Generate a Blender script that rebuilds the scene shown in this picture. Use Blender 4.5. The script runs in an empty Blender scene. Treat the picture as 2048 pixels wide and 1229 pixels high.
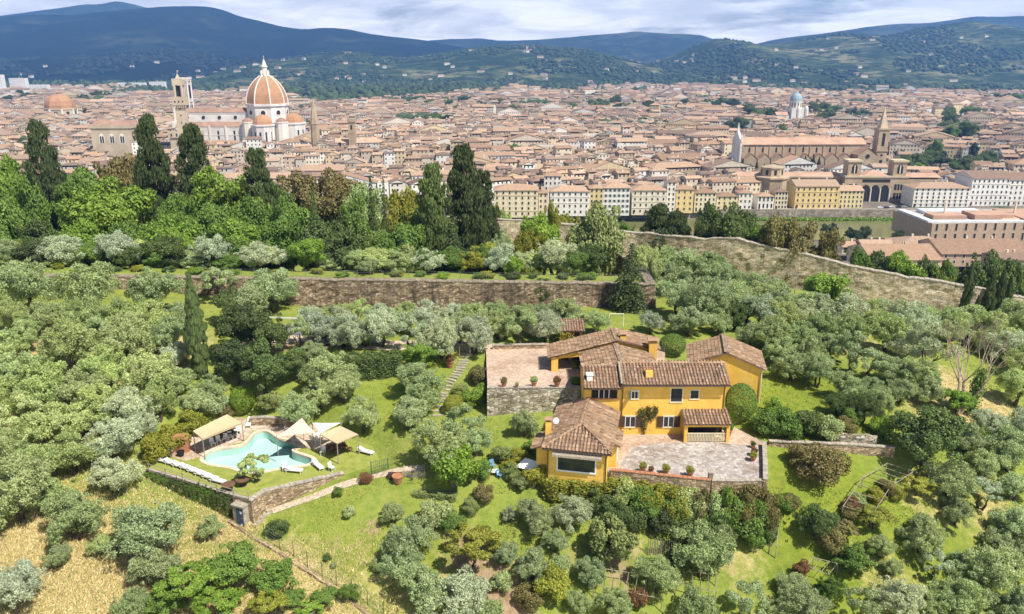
import bpy, bmesh, math, random
import numpy as np
from mathutils import Vector, Matrix

SC = bpy.context.scene
COL = SC.collection
R = math.radians
rnd = random.Random(7)
NR = np.random.default_rng(7)

# ------------------------------------------------------------------ camera, sky, sun, exposure
CAM_H, PITCH, FPX = 110.0, R(17.2), 1600.0
cam = bpy.data.cameras.new("camera")
cam.sensor_width = 36.0
cam.lens = 36.0 * FPX / 2048.0
cam.clip_start, cam.clip_end = 0.5, 80000.0
cam_ob = bpy.data.objects.new("camera", cam)
cam_ob.location = (0, 0, CAM_H)
cam_ob.rotation_euler = (math.pi / 2 - PITCH, 0, 0)
COL.objects.link(cam_ob)
SC.camera = cam_ob

SUN_EL, SUN_AZ = R(56), R(50)          # azimuth: angle from straight behind the camera towards the right
sun_dir = Vector((math.sin(SUN_AZ) * math.cos(SUN_EL), -math.cos(SUN_AZ) * math.cos(SUN_EL), math.sin(SUN_EL)))
sun = bpy.data.lights.new("sun", 'SUN')
sun.energy, sun.angle, sun.color = 5.0, R(0.53), (1.0, 0.95, 0.86)
sun_ob = bpy.data.objects.new("sun", sun)
sun_ob.rotation_euler = sun_dir.to_track_quat('Z', 'Y').to_euler()
sun_ob.location = (200, -200, 500)
COL.objects.link(sun_ob)

world = bpy.data.worlds.new("World")
SC.world = world
world.use_nodes = True


def nd(nt, t, **kw):
    n = nt.nodes.new(t)
    for k, v in kw.items():
        if k in n.inputs.keys():
            n.inputs[k].default_value = v
        else:
            setattr(n, k, v)
    return n


def mixc(nt, fac, a, b, blend='MIX'):
    n = nt.nodes.new('ShaderNodeMix')
    n.data_type = 'RGBA'
    n.blend_type = blend
    for i, v in ((0, fac), (6, a), (7, b)):
        if isinstance(v, (int, float)):
            n.inputs[i].default_value = v
        elif isinstance(v, tuple):
            n.inputs[i].default_value = (*v[:3], 1)
        else:
            nt.links.new(v, n.inputs[i])
    return n.outputs[2]


def mth(nt, op, a, b=None, c=None, clamp=False):
    n = nt.nodes.new('ShaderNodeMath')
    n.operation = op
    n.use_clamp = clamp
    for i, v in enumerate((a, b, c)):
        if v is None:
            continue
        if isinstance(v, (int, float)):
            n.inputs[i].default_value = v
        else:
            nt.links.new(v, n.inputs[i])
    return n.outputs[0]


def ramp(nt, x, stops):
    n = nt.nodes.new('ShaderNodeValToRGB')
    el = n.color_ramp.elements
    while len(el) < len(stops):
        el.new(0.5)
    for e, (p, c) in zip(el, stops):
        e.position = p
        e.color = (*(c if isinstance(c, tuple) else (c, c, c)), 1)
    nt.links.new(x, n.inputs[0])
    return n.outputs[0]


def noise(nt, vec, scale, detail=4, rough=0.55, dist=0.0):
    n = nd(nt, 'ShaderNodeTexNoise', Scale=scale, Detail=detail, Roughness=rough, Distortion=dist)
    if vec is not None:
        nt.links.new(vec, n.inputs['Vector'])
    return n.outputs['Fac']


nt = world.node_tree
nt.nodes.clear()
sky = nd(nt, 'ShaderNodeTexSky', sky_type='NISHITA', sun_disc=False, sun_elevation=SUN_EL,
         sun_rotation=math.pi - SUN_AZ, altitude=150.0, air_density=1.0, dust_density=1.0, ozone_density=1.2)
tc = nd(nt, 'ShaderNodeTexCoord')
sep = nd(nt, 'ShaderNodeSeparateXYZ')
nt.links.new(tc.outputs['Generated'], sep.inputs[0])
den = mth(nt, 'ADD', mth(nt, 'MAXIMUM', sep.outputs[2], 0.0), 0.14)
cmb = nd(nt, 'ShaderNodeCombineXYZ')
nt.links.new(mth(nt, 'DIVIDE', sep.outputs[0], den), cmb.inputs[0])
nt.links.new(mth(nt, 'DIVIDE', sep.outputs[1], den), cmb.inputs[1])
n1 = noise(nt, cmb.outputs[0], 0.55, 10, 0.62, 0.5)
n2 = noise(nt, cmb.outputs[0], 1.5, 10, 0.62, 0.6)
low = mth(nt, 'POWER', mth(nt, 'SUBTRACT', 1.0, mth(nt, 'MAXIMUM', sep.outputs[2], 0.0)), 4.0)
cover = ramp(nt, mth(nt, 'ADD', n1, mth(nt, 'MULTIPLY', low, 0.26)), [(0.57, 0.0), (0.70, 1.0)])
shade = ramp(nt, n2, [(0.34, (15.5, 14.8, 14.1)), (0.48, (20.0, 18.9, 17.7)), (0.62, (26.0, 24.4, 22.6))])
skyc = mixc(nt, cover, sky.outputs[0], shade)
bg = nd(nt, 'ShaderNodeBackground')
nt.links.new(skyc, bg.inputs[0])
bg.inputs[1].default_value = 0.058
wo = nd(nt, 'ShaderNodeOutputWorld')
nt.links.new(bg.outputs[0], wo.inputs[0])

vs = SC.view_settings
vs.view_transform, vs.look, vs.exposure, vs.gamma = 'Standard', 'None', 0.58, 1.0
vs.use_curve_mapping = False
SC.render.engine = 'CYCLES'
cy = SC.cycles
cy.use_denoising = True
cy.max_bounces, cy.diffuse_bounces, cy.glossy_bounces, cy.transmission_bounces = 6, 3, 2, 4
cy.volume_bounces = 0
cy.caustics_reflective = cy.caustics_refractive = False
cy.sample_clamp_indirect = 6.0

# ------------------------------------------------------------------ picture <-> place
CP, SP = math.cos(PITCH), math.sin(PITCH)


def ray(u, v):
    a, b = (u - 1024) / FPX, -(v - 614.5) / FPX
    return a, CP + b * SP, -SP + b * CP


def PZ(u, v, z):
    a, b, c = ray(u, v)
    t = (z - CAM_H) / c
    return Vector((a * t, b * t, z))


def PY(u, v, Y):
    a, b, c = ray(u, v)
    t = Y / b
    return Vector((a * t, Y, CAM_H + c * t))


def depth(p):
    return p[1] * CP + (CAM_H - p[2]) * SP


def proj(p):
    D = depth(p)
    h = p[1] * SP - (CAM_H - p[2]) * CP
    return 1024 + FPX * p[0] / D, 614.5 - FPX * h / D


def sstep(x):
    x = np.clip(x, 0, 1)
    return x * x * (3 - 2 * x)


# ------------------------------------------------------------------ object helpers
def empty(name, loc=(0, 0, 0), rz=0.0, scale=(1, 1, 1)):
    o = bpy.data.objects.new(name, None)
    o.empty_display_size = 0.3
    o.location, o.rotation_euler, o.scale = loc, (0, 0, rz), scale
    COL.objects.link(o)
    return o


_used = {}


def tag(o, label, cat, group=None):
    if label in _used:
        _used[label] += 1
    else:
        _used[label] = 1
    o['label'], o['category'] = label, cat
    if group:
        o['group'] = group
    return o


def thing(name, label, cat, loc=(0, 0, 0), rz=0.0, group=None, scale=(1, 1, 1)):
    return tag(empty(name, loc, rz, scale), label, cat, group)


_spots = set()


ONES = 'zero one two three four five six seven eight nine ten eleven twelve thirteen fourteen fifteen sixteen seventeen eighteen nineteen'.split()
TENS = '0 0 twenty thirty forty fifty sixty seventy eighty ninety'.split()


def inwords(n):
    n = int(round(n))
    if n >= 100:
        return 'one hundred'
    if n < 20:
        return ONES[max(0, n)]
    return TENS[n // 10] + ('-' + ONES[n % 10] if n % 10 else '')


def where(u, v):
    a, b = u / 20.48, v / 12.29
    for da, db in sorted(((i, j) for i in range(-4, 5) for j in range(-4, 5)), key=lambda t: t[0] ** 2 + t[1] ** 2):
        s = f"{inwords(min(100, max(0, a + da)))} percent across and {inwords(min(100, max(0, b + db)))} percent down"
        if s not in _spots:
            break
    _spots.add(s)
    return s


def kind(o, k):
    o['kind'] = k
    return o


def link(name, me, parent=None, mat=None, loc=None, rz=None):
    o = bpy.data.objects.new(name, me)
    if mat is not None and len(me.materials) == 0:
        me.materials.append(mat)
    if parent is not None:
        o.parent = parent
    if loc is not None:
        o.location = loc
    if rz is not None:
        o.rotation_euler = (0, 0, rz)
    COL.objects.link(o)
    return o


def mesh_np(name, verts, faces_idx, nper, tint=None, col=None, smooth=False):
    """mesh from numpy verts (N,3) and faces with nper corners (M,nper); face attributes tint (M) / col (M,4)"""
    me = bpy.data.meshes.new(name)
    verts = np.asarray(verts, np.float32)
    f = np.asarray(faces_idx, np.int32)
    m = len(f)
    me.vertices.add(len(verts))
    me.vertices.foreach_set('co', verts.ravel())
    me.loops.add(m * nper)
    me.loops.foreach_set('vertex_index', f.ravel())
    me.polygons.add(m)
    me.polygons.foreach_set('loop_start', np.arange(0, m * nper, nper, dtype=np.int32))
    if tint is not None:
        a = me.attributes.new('tint', 'FLOAT', 'FACE')
        a.data.foreach_set('value', np.asarray(tint, np.float32))
    if col is not None:
        a = me.attributes.new('col', 'FLOAT_COLOR', 'FACE')
        a.data.foreach_set('color', np.asarray(col, np.float32).ravel())
    if smooth:
        me.polygons.foreach_set('use_smooth', np.ones(m, bool))
    me.update(calc_edges=True)
    return me


class MB:
    """collects polygons, then links them as ONE mesh"""

    def __init__(s):
        s.v, s.f, s.t, s.c, s.uv = [], [], [], [], []
        s.M = None

    def poly(s, pts, t=0.5, c=None, uv=None):
        n = len(s.v)
        if s.M is not None:
            pts = [s.M @ Vector(p) for p in pts]
        s.v.extend(tuple(p) for p in pts)
        s.f.append(tuple(range(n, n + len(pts))))
        s.t.append(t)
        s.c.append(c)
        s.uv.append(uv)
        return s

    def box(s, x0, x1, y0, y1, z0, z1, t=0.5, c=None, bottom=True):
        a = [(x0, y0, z0), (x1, y0, z0), (x1, y1, z0), (x0, y1, z0), (x0, y0, z1), (x1, y0, z1), (x1, y1, z1), (x0, y1, z1)]
        for q in ((0, 1, 5, 4), (1, 2, 6, 5), (2, 3, 7, 6), (3, 0, 4, 7), (4, 5, 6, 7)) + (((3, 2, 1, 0),) if bottom else ()):
            s.poly([a[i] for i in q], t, c)
        return s

    def cyl(s, p, q, r0, r1, n=8, t=0.5, cap=True, c=None):
        p, q = Vector(p), Vector(q)
        d = (q - p)
        if d.length < 1e-6:
            return s
        d.normalize()
        a = d.orthogonal().normalized()
        b = d.cross(a)
        c0 = [p + (a * math.cos(2 * math.pi * i / n) + b * math.sin(2 * math.pi * i / n)) * r0 for i in range(n)]
        c1 = [q + (a * math.cos(2 * math.pi * i / n) + b * math.sin(2 * math.pi * i / n)) * r1 for i in range(n)]
        for i in range(n):
            j = (i + 1) % n
            s.poly([c0[i], c0[j], c1[j], c1[i]], t, c)
        if cap:
            s.poly(list(reversed(c0)), t, c)
            s.poly(c1, t, c)
        return s

    def lathe(s, prof, n=16, ctr=(0, 0), a0=0.0, t=0.5, c=None):
        rings = [[(ctr[0] + r * math.cos(a0 + 2 * math.pi * i / n), ctr[1] + r * math.sin(a0 + 2 * math.pi * i / n), z) for i in range(n)] for r, z in prof]
        for k in range(len(rings) - 1):
            for i in range(n):
                j = (i + 1) % n
                s.poly([rings[k][i], rings[k][j], rings[k + 1][j], rings[k + 1][i]], t, c)
        if prof[-1][0] > 1e-3:
            s.poly(rings[-1], t, c)
        return s

    def prism(s, pts, z0, z1, t=0.5, top=True, c=None):
        n = len(pts)
        area = sum(pts[i][0] * pts[(i + 1) % n][1] - pts[(i + 1) % n][0] * pts[i][1] for i in range(n))
        if area < 0:
            pts = list(reversed(pts))
        for i in range(n):
            j = (i + 1) % n
            s.poly([(*pts[i][:2], z0), (*pts[j][:2], z0), (*pts[j][:2], z1), (*pts[i][:2], z1)], t, c)
        if top:
            s.poly([(*p[:2], z1) for p in pts], t, c)
        return s

    def build(s, name, mat=None, parent=None, smooth=False, loc=None, rz=None, merge=False):
        me = s.mesh(name, smooth, merge)
        return link(name, me, parent, mat, loc, rz)

    def mesh(s, name, smooth=False, merge=False):
        me = bpy.data.meshes.new(name)
        me.from_pydata(s.v, [], s.f)
        a = me.attributes.new('tint', 'FLOAT', 'FACE')
        a.data.foreach_set('value', s.t)
        if any(c is not None for c in s.c):
            a = me.attributes.new('col', 'FLOAT_COLOR', 'FACE')
            a.data.foreach_set('color', np.array([(*(c or (.5, .5, .5))[:3], 1.0) for c in s.c], np.float32).ravel())
        if any(w is not None for w in s.uv):
            uvl = me.uv_layers.new(name='UVMap')
            flat = []
            for f, w in zip(s.f, s.uv):
                flat.extend(w if w is not None else [(0, 0)] * len(f))
            uvl.data.foreach_set('uv', np.array(flat, np.float32).ravel())
        if smooth:
            me.polygons.foreach_set('use_smooth', [True] * len(s.f))
        if merge:
            bm = bmesh.new()
            bm.from_mesh(me)
            bmesh.ops.remove_doubles(bm, verts=bm.verts, dist=0.001)
            bm.to_mesh(me)
            bm.free()
        me.update()
        return me


# ------------------------------------------------------------------ materials
MATS = {}


def newmat(name):
    m = bpy.data.materials.new(name)
    m.use_nodes = True
    n = m.node_tree
    n.nodes.clear()
    out = nd(n, 'ShaderNodeOutputMaterial')
    b = nd(n, 'ShaderNodeBsdfPrincipled')
    b.inputs['Roughness'].default_value = 0.85
    b.inputs['Specular IOR Level'].default_value = 0.25
    n.links.new(b.outputs[0], out.inputs[0])
    MATS[name] = m
    return m, n, b, out


def bump(n, b, h, dist, strength=1.0):
    k = nd(n, 'ShaderNodeBump')
    k.inputs['Strength'].default_value = strength
    k.inputs['Distance'].default_value = dist
    n.links.new(h, k.inputs['Height'])
    n.links.new(k.outputs[0], b.inputs['Normal'])


def wpos(n):
    g = nd(n, 'ShaderNodeNewGeometry')
    return g.outputs['Position']


def objpos(n):
    return nd(n, 'ShaderNodeTexCoord').outputs['Object']


def attr(n, name):
    a = nd(n, 'ShaderNodeAttribute', attribute_name=name)
    return a


def plain(name, c, rough=0.8, var=0.12, scale=1.5, spec=0.25, metal=0.0, bumpd=0.0):
    m, n, b, o = newmat(name)
    p = wpos(n)
    f = noise(n, p, scale, 5, 0.6)
    lo = tuple(x * (1 - var * 1.6) for x in c)
    hi = tuple(min(1, x * (1 + var)) for x in c)
    n.links.new(ramp(n, f, [(0.3, lo), (0.7, hi)]), b.inputs['Base Color'])
    b.inputs['Roughness'].default_value = rough
    b.inputs['Specular IOR Level'].default_value = spec
    b.inputs['Metallic'].default_value = metal
    if bumpd:
        bump(n, b, noise(n, p, scale * 6, 4), bumpd)
    return m


def leafmat(name, transl=0.3, tintamt=0.45):
    m, n, b, o = newmat(name)
    oi = nd(n, 'ShaderNodeObjectInfo')
    t = attr(n, 'tint').outputs['Fac']
    k = mth(n, 'ADD', mth(n, 'MULTIPLY', mth(n, 'SUBTRACT', t, 0.5), tintamt * 2), 1.0)
    hs = nd(n, 'ShaderNodeHueSaturation')
    n.links.new(oi.outputs['Color'], hs.inputs['Color'])
    n.links.new(mth(n, 'ADD', mth(n, 'MULTIPLY', t, -0.035), 0.5175), hs.inputs['Hue'])
    n.links.new(k, hs.inputs['Value'])
    n.links.new(hs.outputs[0], b.inputs['Base Color'])
    b.inputs['Roughness'].default_value = 0.6
    b.inputs['Specular IOR Level'].default_value = 0.3
    tr = nd(n, 'ShaderNodeBsdfTranslucent')
    n.links.new(mixc(n, 1.0, hs.outputs[0], (1.0, 1.05, 0.55), 'MULTIPLY'), tr.inputs[0])
    mx = nd(n, 'ShaderNodeMixShader')
    mx.inputs[0].default_value = transl
    n.links.new(b.outputs[0], mx.inputs[1])
    n.links.new(tr.outputs[0], mx.inputs[2])
    n.links.new(mx.outputs[0], o.inputs[0])
    return m


def barkmat(name, c):
    return plain(name, c, 0.95, 0.3, 4.0, 0.1, 0, 0.02)


def colmat(name, rough=0.85, noise_amt=0.25, scale=0.6):
    """base colour from the face attribute col, weathered"""
    m, n, b, o = newmat(name)
    a = attr(n, 'col').outputs['Color']
    f = noise(n, wpos(n), scale, 6, 0.65)
    n.links.new(mixc(n, 1.0, a, ramp(n, f, [(0.3, 1 - noise_amt), (0.7, 1 + noise_amt * 0.5)]), 'MULTIPLY'), b.inputs['Base Color'])
    b.inputs['Roughness'].default_value = rough
    return m


leaf_mat = leafmat('leaf', 0.24, 0.4)
needle_mat = leafmat('needle', 0.12, 0.5)
bark_mat = barkmat('bark', (0.10, 0.075, 0.055))
pale_bark = barkmat('pale_bark', (0.26, 0.22, 0.18))
col_mat = colmat('weathered_paint')


def tiles_mat(name, c, var=0.45):
    m, n, b, o = newmat(name)
    t = attr(n, 'tint').outputs['Fac']
    f = noise(n, wpos(n), 0.9, 6, 0.7)
    f2 = noise(n, wpos(n), 5.0, 4, 0.6)
    c0 = ramp(n, t, [(0.0, tuple(x * (1 - var) for x in c)), (0.5, c), (0.85, (c[0] * 1.25, c[1] * 1.35, c[2] * 1.4)), (1.0, (c[0] * 1.45, c[1] * 1.7, c[2] * 1.9))])
    c1 = mixc(n, ramp(n, f, [(0.5, 0.0), (0.72, 0.6)]), c0, (0.20, 0.19, 0.13))       # lichen
    c2 = mixc(n, ramp(n, f2, [(0.55, 0.0), (0.75, 0.45)]), c1, (0.10, 0.085, 0.07))
    n.links.new(c2, b.inputs['Base Color'])
    b.inputs['Roughness'].default_value = 0.9
    return m


tile_mat = tiles_mat('terracotta_tile', (0.315, 0.195, 0.118), 0.5)
deck_mat = plain('roof_bed', (0.20, 0.125, 0.09), 0.95, 0.3, 2.0)
def stucco(name, c):
    m, n, b, o = newmat(name)
    p = wpos(n)
    f = noise(n, p, 0.45, 7, 0.65)
    g = noise(n, p, 3.5, 6, 0.7)
    mp = nd(n, 'ShaderNodeMapping')
    mp.inputs['Scale'].default_value = (2.2, 2.2, 0.18)
    n.links.new(p, mp.inputs[0])
    s = noise(n, mp.outputs[0], 1.0, 6, 0.7)
    cc = ramp(n, f, [(0.3, tuple(x * 0.86 for x in c)), (0.5, c), (0.7, (c[0] * 1.02, c[1] * 1.08, c[2] * 1.5))])
    cc = mixc(n, 1.0, cc, ramp(n, g, [(0.3, 0.9), (0.65, 1.04)]), 'MULTIPLY')
    cc = mixc(n, ramp(n, s, [(0.56, 0.0), (0.74, 0.32)]), cc, (0.36, 0.22, 0.07))
    n.links.new(cc, b.inputs['Base Color'])
    b.inputs['Roughness'].default_value = 0.93
    b.inputs['Specular IOR Level'].default_value = 0.1
    bump(n, b, g, 0.012)
    return m


yellow_mat = stucco('ochre_render', (0.78, 0.485, 0.095))
cream_mat = plain('cream_trim', (0.72, 0.62, 0.42), 0.85, 0.1)
white_mat = plain('white_paint', (0.78, 0.76, 0.72), 0.6, 0.05)
fabric_white = plain('white_fabric', (0.80, 0.79, 0.76), 0.9, 0.05, 3)
fabric_beige = plain('beige_fabric', (0.60, 0.425, 0.25), 0.9, 0.06, 1)
fabric_sail = plain('sail_cloth', (0.66, 0.55, 0.41), 0.9, 0.05, 1)
dark_wood = plain('dark_wood', (0.07, 0.045, 0.03), 0.7, 0.3, 6)
grey_wood = plain('grey_wood', (0.33, 0.28, 0.22), 0.9, 0.25, 6)
brown_wood = plain('brown_wood', (0.16, 0.085, 0.05), 0.7, 0.2, 5)
metal_mat = plain('gutter_metal', (0.10, 0.065, 0.045), 0.5, 0.2, 3, 0.5, 0.4)
grey_metal = plain('grey_metal', (0.35, 0.36, 0.37), 0.4, 0.1, 3, 0.5, 0.5)
terracotta = plain('terracotta_pot', (0.42, 0.19, 0.10), 0.85, 0.2, 5)
blue_paint = plain('blue_shutter', (0.16, 0.30, 0.48), 0.6, 0.1)
blue_door = plain('dark_blue_door', (0.055, 0.09, 0.14), 0.6, 0.2)
black_mat = plain('black_plastic', (0.02, 0.02, 0.022), 0.5, 0.2)
rubber_mat = plain('rubber', (0.02, 0.02, 0.02), 0.9, 0.2)


def glassmat(name, c=(0.02, 0.025, 0.03)):
    m, n, b, o = newmat(name)
    b.inputs['Base Color'].default_value = (*c, 1)
    b.inputs['Roughness'].default_value = 0.08
    b.inputs['Specular IOR Level'].default_value = 0.6
    return m


glass_mat = glassmat('window_glass')
dark_int = plain('dark_interior', (0.03, 0.025, 0.02), 0.9, 0.2)


def stonemat(name, stops, brick_w, brick_h, mortar, depthm, uv=True, streak=0.0, moss=0.0):
    """rubble masonry: uneven courses, colour per stone, stains"""
    m, n, b, o = newmat(name)
    if uv:
        base = nd(n, 'ShaderNodeUVMap').outputs[0]
    else:
        base = wpos(n)
    wob = nd(n, 'ShaderNodeTexNoise', Scale=0.9, Detail=3.0)
    n.links.new(base, wob.inputs['Vector'])
    vm = nd(n, 'ShaderNodeVectorMath', operation='MULTIPLY_ADD')
    n.links.new(wob.outputs['Color'], vm.inputs[0])
    vm.inputs[1].default_value = (0.35, 0.35, 0.35)
    n.links.new(base, vm.inputs[2])
    mp = nd(n, 'ShaderNodeMapping')
    mp.inputs['Scale'].default_value = (1 / brick_w, 1 / brick_h, 1 / brick_h)
    n.links.new(vm.outputs[0], mp.inputs[0])
    v = nd(n, 'ShaderNodeTexVoronoi', feature='F1', Scale=1.0, Randomness=0.75)
    n.links.new(mp.outputs[0], v.inputs['Vector'])
    ve = nd(n, 'ShaderNodeTexVoronoi', feature='DISTANCE_TO_EDGE', Scale=1.0, Randomness=0.75)
    n.links.new(mp.outputs[0], ve.inputs['Vector'])
    sc = nd(n, 'ShaderNodeSeparateColor')
    n.links.new(v.outputs['Color'], sc.inputs[0])
    c = ramp(n, sc.outputs[0], stops)
    edge = ramp(n, ve.outputs['Distance'], [(0.0, 0.0), (0.10, 1.0)])
    c = mixc(n, edge, mortar, c)
    big = noise(n, base, 0.16, 6, 0.62)
    c = mixc(n, 1.0, c, ramp(n, big, [(0.32, (0.62, 0.55, 0.5)), (0.5, (1, 1, 1)), (0.68, (1.2, 1.15, 1.08))]), 'MULTIPLY')
    if streak:
        ms = nd(n, 'ShaderNodeMapping')
        ms.inputs['Scale'].default_value = (0.55, 0.06, 0.5)
        n.links.new(base, ms.inputs[0])
        s = noise(n, ms.outputs[0], 1.0, 5, 0.65)
        c = mixc(n, mth(n, 'MULTIPLY', ramp(n, s, [(0.48, 0.0), (0.68, 1.0)]), streak), c, (0.045, 0.038, 0.03))
    if moss:
        g = noise(n, base, 0.5, 6, 0.7)
        c = mixc(n, mth(n, 'MULTIPLY', ramp(n, g, [(0.55, 0.0), (0.68, 1.0)]), moss), c, (0.06, 0.075, 0.025))
    n.links.new(c, b.inputs['Base Color'])
    b.inputs['Roughness'].default_value = 0.95
    hgt = mth(n, 'ADD', mth(n, 'MULTIPLY', edge, 0.7), mth(n, 'MULTIPLY', noise(n, base, 6.0, 4), 0.6))
    bump(n, b, hgt, depthm)
    return m


old_wall_mat = stonemat('old_city_wall_stone', [(0.0, (0.32, 0.25, 0.17)), (0.3, (0.56, 0.45, 0.32)), (0.7, (0.70, 0.58, 0.43)), (1.0, (0.80, 0.70, 0.56))], 0.55, 0.28, (0.40, 0.32, 0.22), 0.08, True, 0.25, 0.12)
bastion_mat = stonemat('bastion_stone', [(0.0, (0.14, 0.10, 0.07)), (0.4, (0.29, 0.21, 0.145)), (0.8, (0.42, 0.32, 0.22)), (1.0, (0.54, 0.43, 0.31))], 0.5, 0.24, (0.15, 0.115, 0.08), 0.08, True, 0.75, 0.45)
rubble_mat = stonemat('pale_rubble', [(0.0, (0.22, 0.19, 0.13)), (0.35, (0.44, 0.38, 0.28)), (0.7, (0.58, 0.52, 0.40)), (1.0, (0.70, 0.65, 0.54))], 0.5, 0.27, (0.24, 0.21, 0.13), 0.08, True, 0.2, 0.5)
garden_wall_mat = stonemat('garden_wall_stone', [(0.0, (0.20, 0.145, 0.09)), (0.5, (0.42, 0.31, 0.19)), (1.0, (0.56, 0.45, 0.30))], 0.45, 0.22, (0.22, 0.17, 0.11), 0.05, True, 0.2, 0.45)
coping_mat = plain('coping_stone', (0.40, 0.35, 0.28), 0.95, 0.25, 2.0, 0.1, 0, 0.02)


def pavingmat(name, stops, cell, gap, scale2=0.35):
    m, n, b, o = newmat(name)
    p = wpos(n)
    v = nd(n, 'ShaderNodeTexVoronoi', feature='F1', Scale=1 / cell, Randomness=0.9)
    n.links.new(p, v.inputs['Vector'])
    ve = nd(n, 'ShaderNodeTexVoronoi', feature='DISTANCE_TO_EDGE', Scale=1 / cell, Randomness=0.9)
    n.links.new(p, ve.inputs['Vector'])
    sc = nd(n, 'ShaderNodeSeparateColor')
    n.links.new(v.outputs['Color'], sc.inputs[0])
    c = ramp(n, sc.outputs[0], stops)
    e = ramp(n, ve.outputs['Distance'], [(0.0, 0.0), (0.09, 1.0)])
    c = mixc(n, e, gap, c)
    big = noise(n, p, scale2, 6, 0.65)
    c = mixc(n, 1.0, c, ramp(n, big, [(0.32, (0.70, 0.62, 0.56)), (0.5, (1, 1, 1)), (0.7, (1.12, 1.12, 1.12))]), 'MULTIPLY')
    n.links.new(c, b.inputs['Base Color'])
    bump(n, b, e, 0.02)
    return m


flag_mat = pavingmat('flagstone', [(0.0, (0.27, 0.235, 0.205)), (0.5, (0.39, 0.35, 0.315)), (1.0, (0.50, 0.465, 0.425))], 0.42, (0.33, 0.26, 0.20), 0.30)
cotto_mat = pavingmat('brick_paving', [(0.0, (0.42, 0.30, 0.215)), (0.5, (0.52, 0.385, 0.285)), (1.0, (0.60, 0.465, 0.36))], 0.30, (0.42, 0.30, 0.22), 0.2)
pool_deck_mat = pavingmat('pool_paving', [(0.0, (0.44, 0.33, 0.24)), (0.5, (0.55, 0.43, 0.32)), (1.0, (0.63, 0.52, 0.41))], 0.5, (0.32, 0.25, 0.18), 0.4)
gravel_mat = plain('gravel', (0.52, 0.42, 0.31), 0.95, 0.25, 3.0, 0.1, 0, 0.02)
asphalt_mat = plain('asphalt', (0.075, 0.072, 0.07), 0.95, 0.25, 2.0, 0.1)
# ------------------------------------------------------------------ the lie of the land
def pts_uvz(lst):
    return [tuple(PZ(*t)) for t in lst]


WALL_UVY = [(-260, 460, 165), (-60, 447, 172), (0, 441, 174), (200, 431, 180), (420, 416, 186), (700, 425, 188), (930, 437, 188), (1100, 446, 186), (1270, 468, 180),
            (1400, 477, 172), (1480, 481, 168), (1540, 496, 165), (1620, 513, 161), (1700, 533, 157), (1800, 553, 153), (1900, 571, 150), (1955, 579, 148), (2060, 600, 146), (2250, 640, 142)]
WALL = [PY(*t) for t in WALL_UVY]
WX = np.array([p.x for p in WALL]); WYY = np.array([p.y for p in WALL]); WZT = np.array([p.z for p in WALL])
WH = np.interp(WX, [-150, 0, 20, 45, 200], [8.0, 8.0, 8.0, 8.0, 8.5])
BX1 = PY(1312, 575, 118).x            # right corner of the bastion


def bastion_top(x):
    return 76.8 + (22.0 - np.asarray(x)) * 0.0155


ctrl = pts_uvz([
    (0, 1229, 66), (300, 1229, 65), (600, 1229, 63.3), (820, 1229, 62.4), (1024, 1229, 62), (1500, 1229, 61), (2048, 1229, 58.5),
    (0, 1080, 68.0), (200, 1000, 68.2), (400, 1110, 66.6), (470, 1060, 66.4), (545, 1022, 67.1), (690, 955, 68.9), (700, 1020, 67.5), (800, 965, 69.0), (900, 955, 69.4), (700, 1110, 65.2),
    (850, 1120, 64.8), (1000, 1050, 66.6), (1000, 1150, 64.2), (1150, 1000, 67.6), (1300, 1040, 66.6), (1300, 1100, 64.8), (1300, 1180, 62.8), (1500, 1010, 66.8), (1500, 1100, 64.3),
    (1650, 950, 68.2), (1700, 1010, 66.6), (1650, 1110, 64.2), (1850, 1150, 62.0), (2000, 1010, 65.2), (2048, 1100, 62.2), (1950, 850, 69.0), (2048, 900, 67.2),
    (1560, 872, 70.3), (1760, 880, 70.0), (1560, 780, 71.6), (1700, 730, 72.0), (1850, 800, 70.4), (1600, 650, 73.0), (1900, 650, 69.5), (1980, 730, 69.3), (1700, 605, 70.6), (1500, 565, 72), (1420, 700, 73),
    (1350, 650, 74), (100, 900, 70.0), (100, 760, 73.6), (100, 655, 76.2), (60, 598, 76.6), (300, 598, 76.0), (300, 900, 69.6), (300, 760, 73.0), (470, 700, 73.6), (500, 800, 71.2),
    (600, 855, 69.6), (560, 800, 71.2), (720, 748, 72.7), (830, 760, 72.4), (800, 860, 70.2), (870, 835, 70.6), (930, 702, 74.0), (1000, 860, 70.3), (960, 850, 70.3), (600, 690, 74), (600, 650, 74.1), (800, 662, 74), (900, 624, 73.0),
    (1150, 655, 74.1), (1240, 640, 74.3), (660, 625, 73.4), (1300, 622, 73.4)])
ctrl += [(-60, 22, 60), (0, 22, 58), (60, 22, 57), (-120, 60, 67), (-130, 100, 78), (130, 60, 58), (150, 110, 66), (-90, 35, 62), (95, 35, 56)]
for x, y, zt, h in zip(WX, WYY, WZT, WH):
    if x > 30:
        ctrl.append((x, y - 1.5, zt - h))
        ctrl.append((x, y + 12, zt - h - 2))
ctrl = np.array(ctrl)


def _phi(d2):
    return 0.5 * d2 * np.log(d2 + 1e-9)


_d2 = ((ctrl[:, None, :2] - ctrl[None, :, :2]) ** 2).sum(-1)
_n = len(ctrl)
_A = np.zeros((_n + 3, _n + 3))
_A[:_n, :_n] = _phi(_d2) + np.eye(_n) * 6.0
_A[:_n, _n] = 1
_A[:_n, _n + 1:] = ctrl[:, :2]
_A[_n:, :_n] = _A[:_n, _n:].T
_w = np.linalg.solve(_A, np.concatenate([ctrl[:, 2], np.zeros(3)]))


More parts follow.
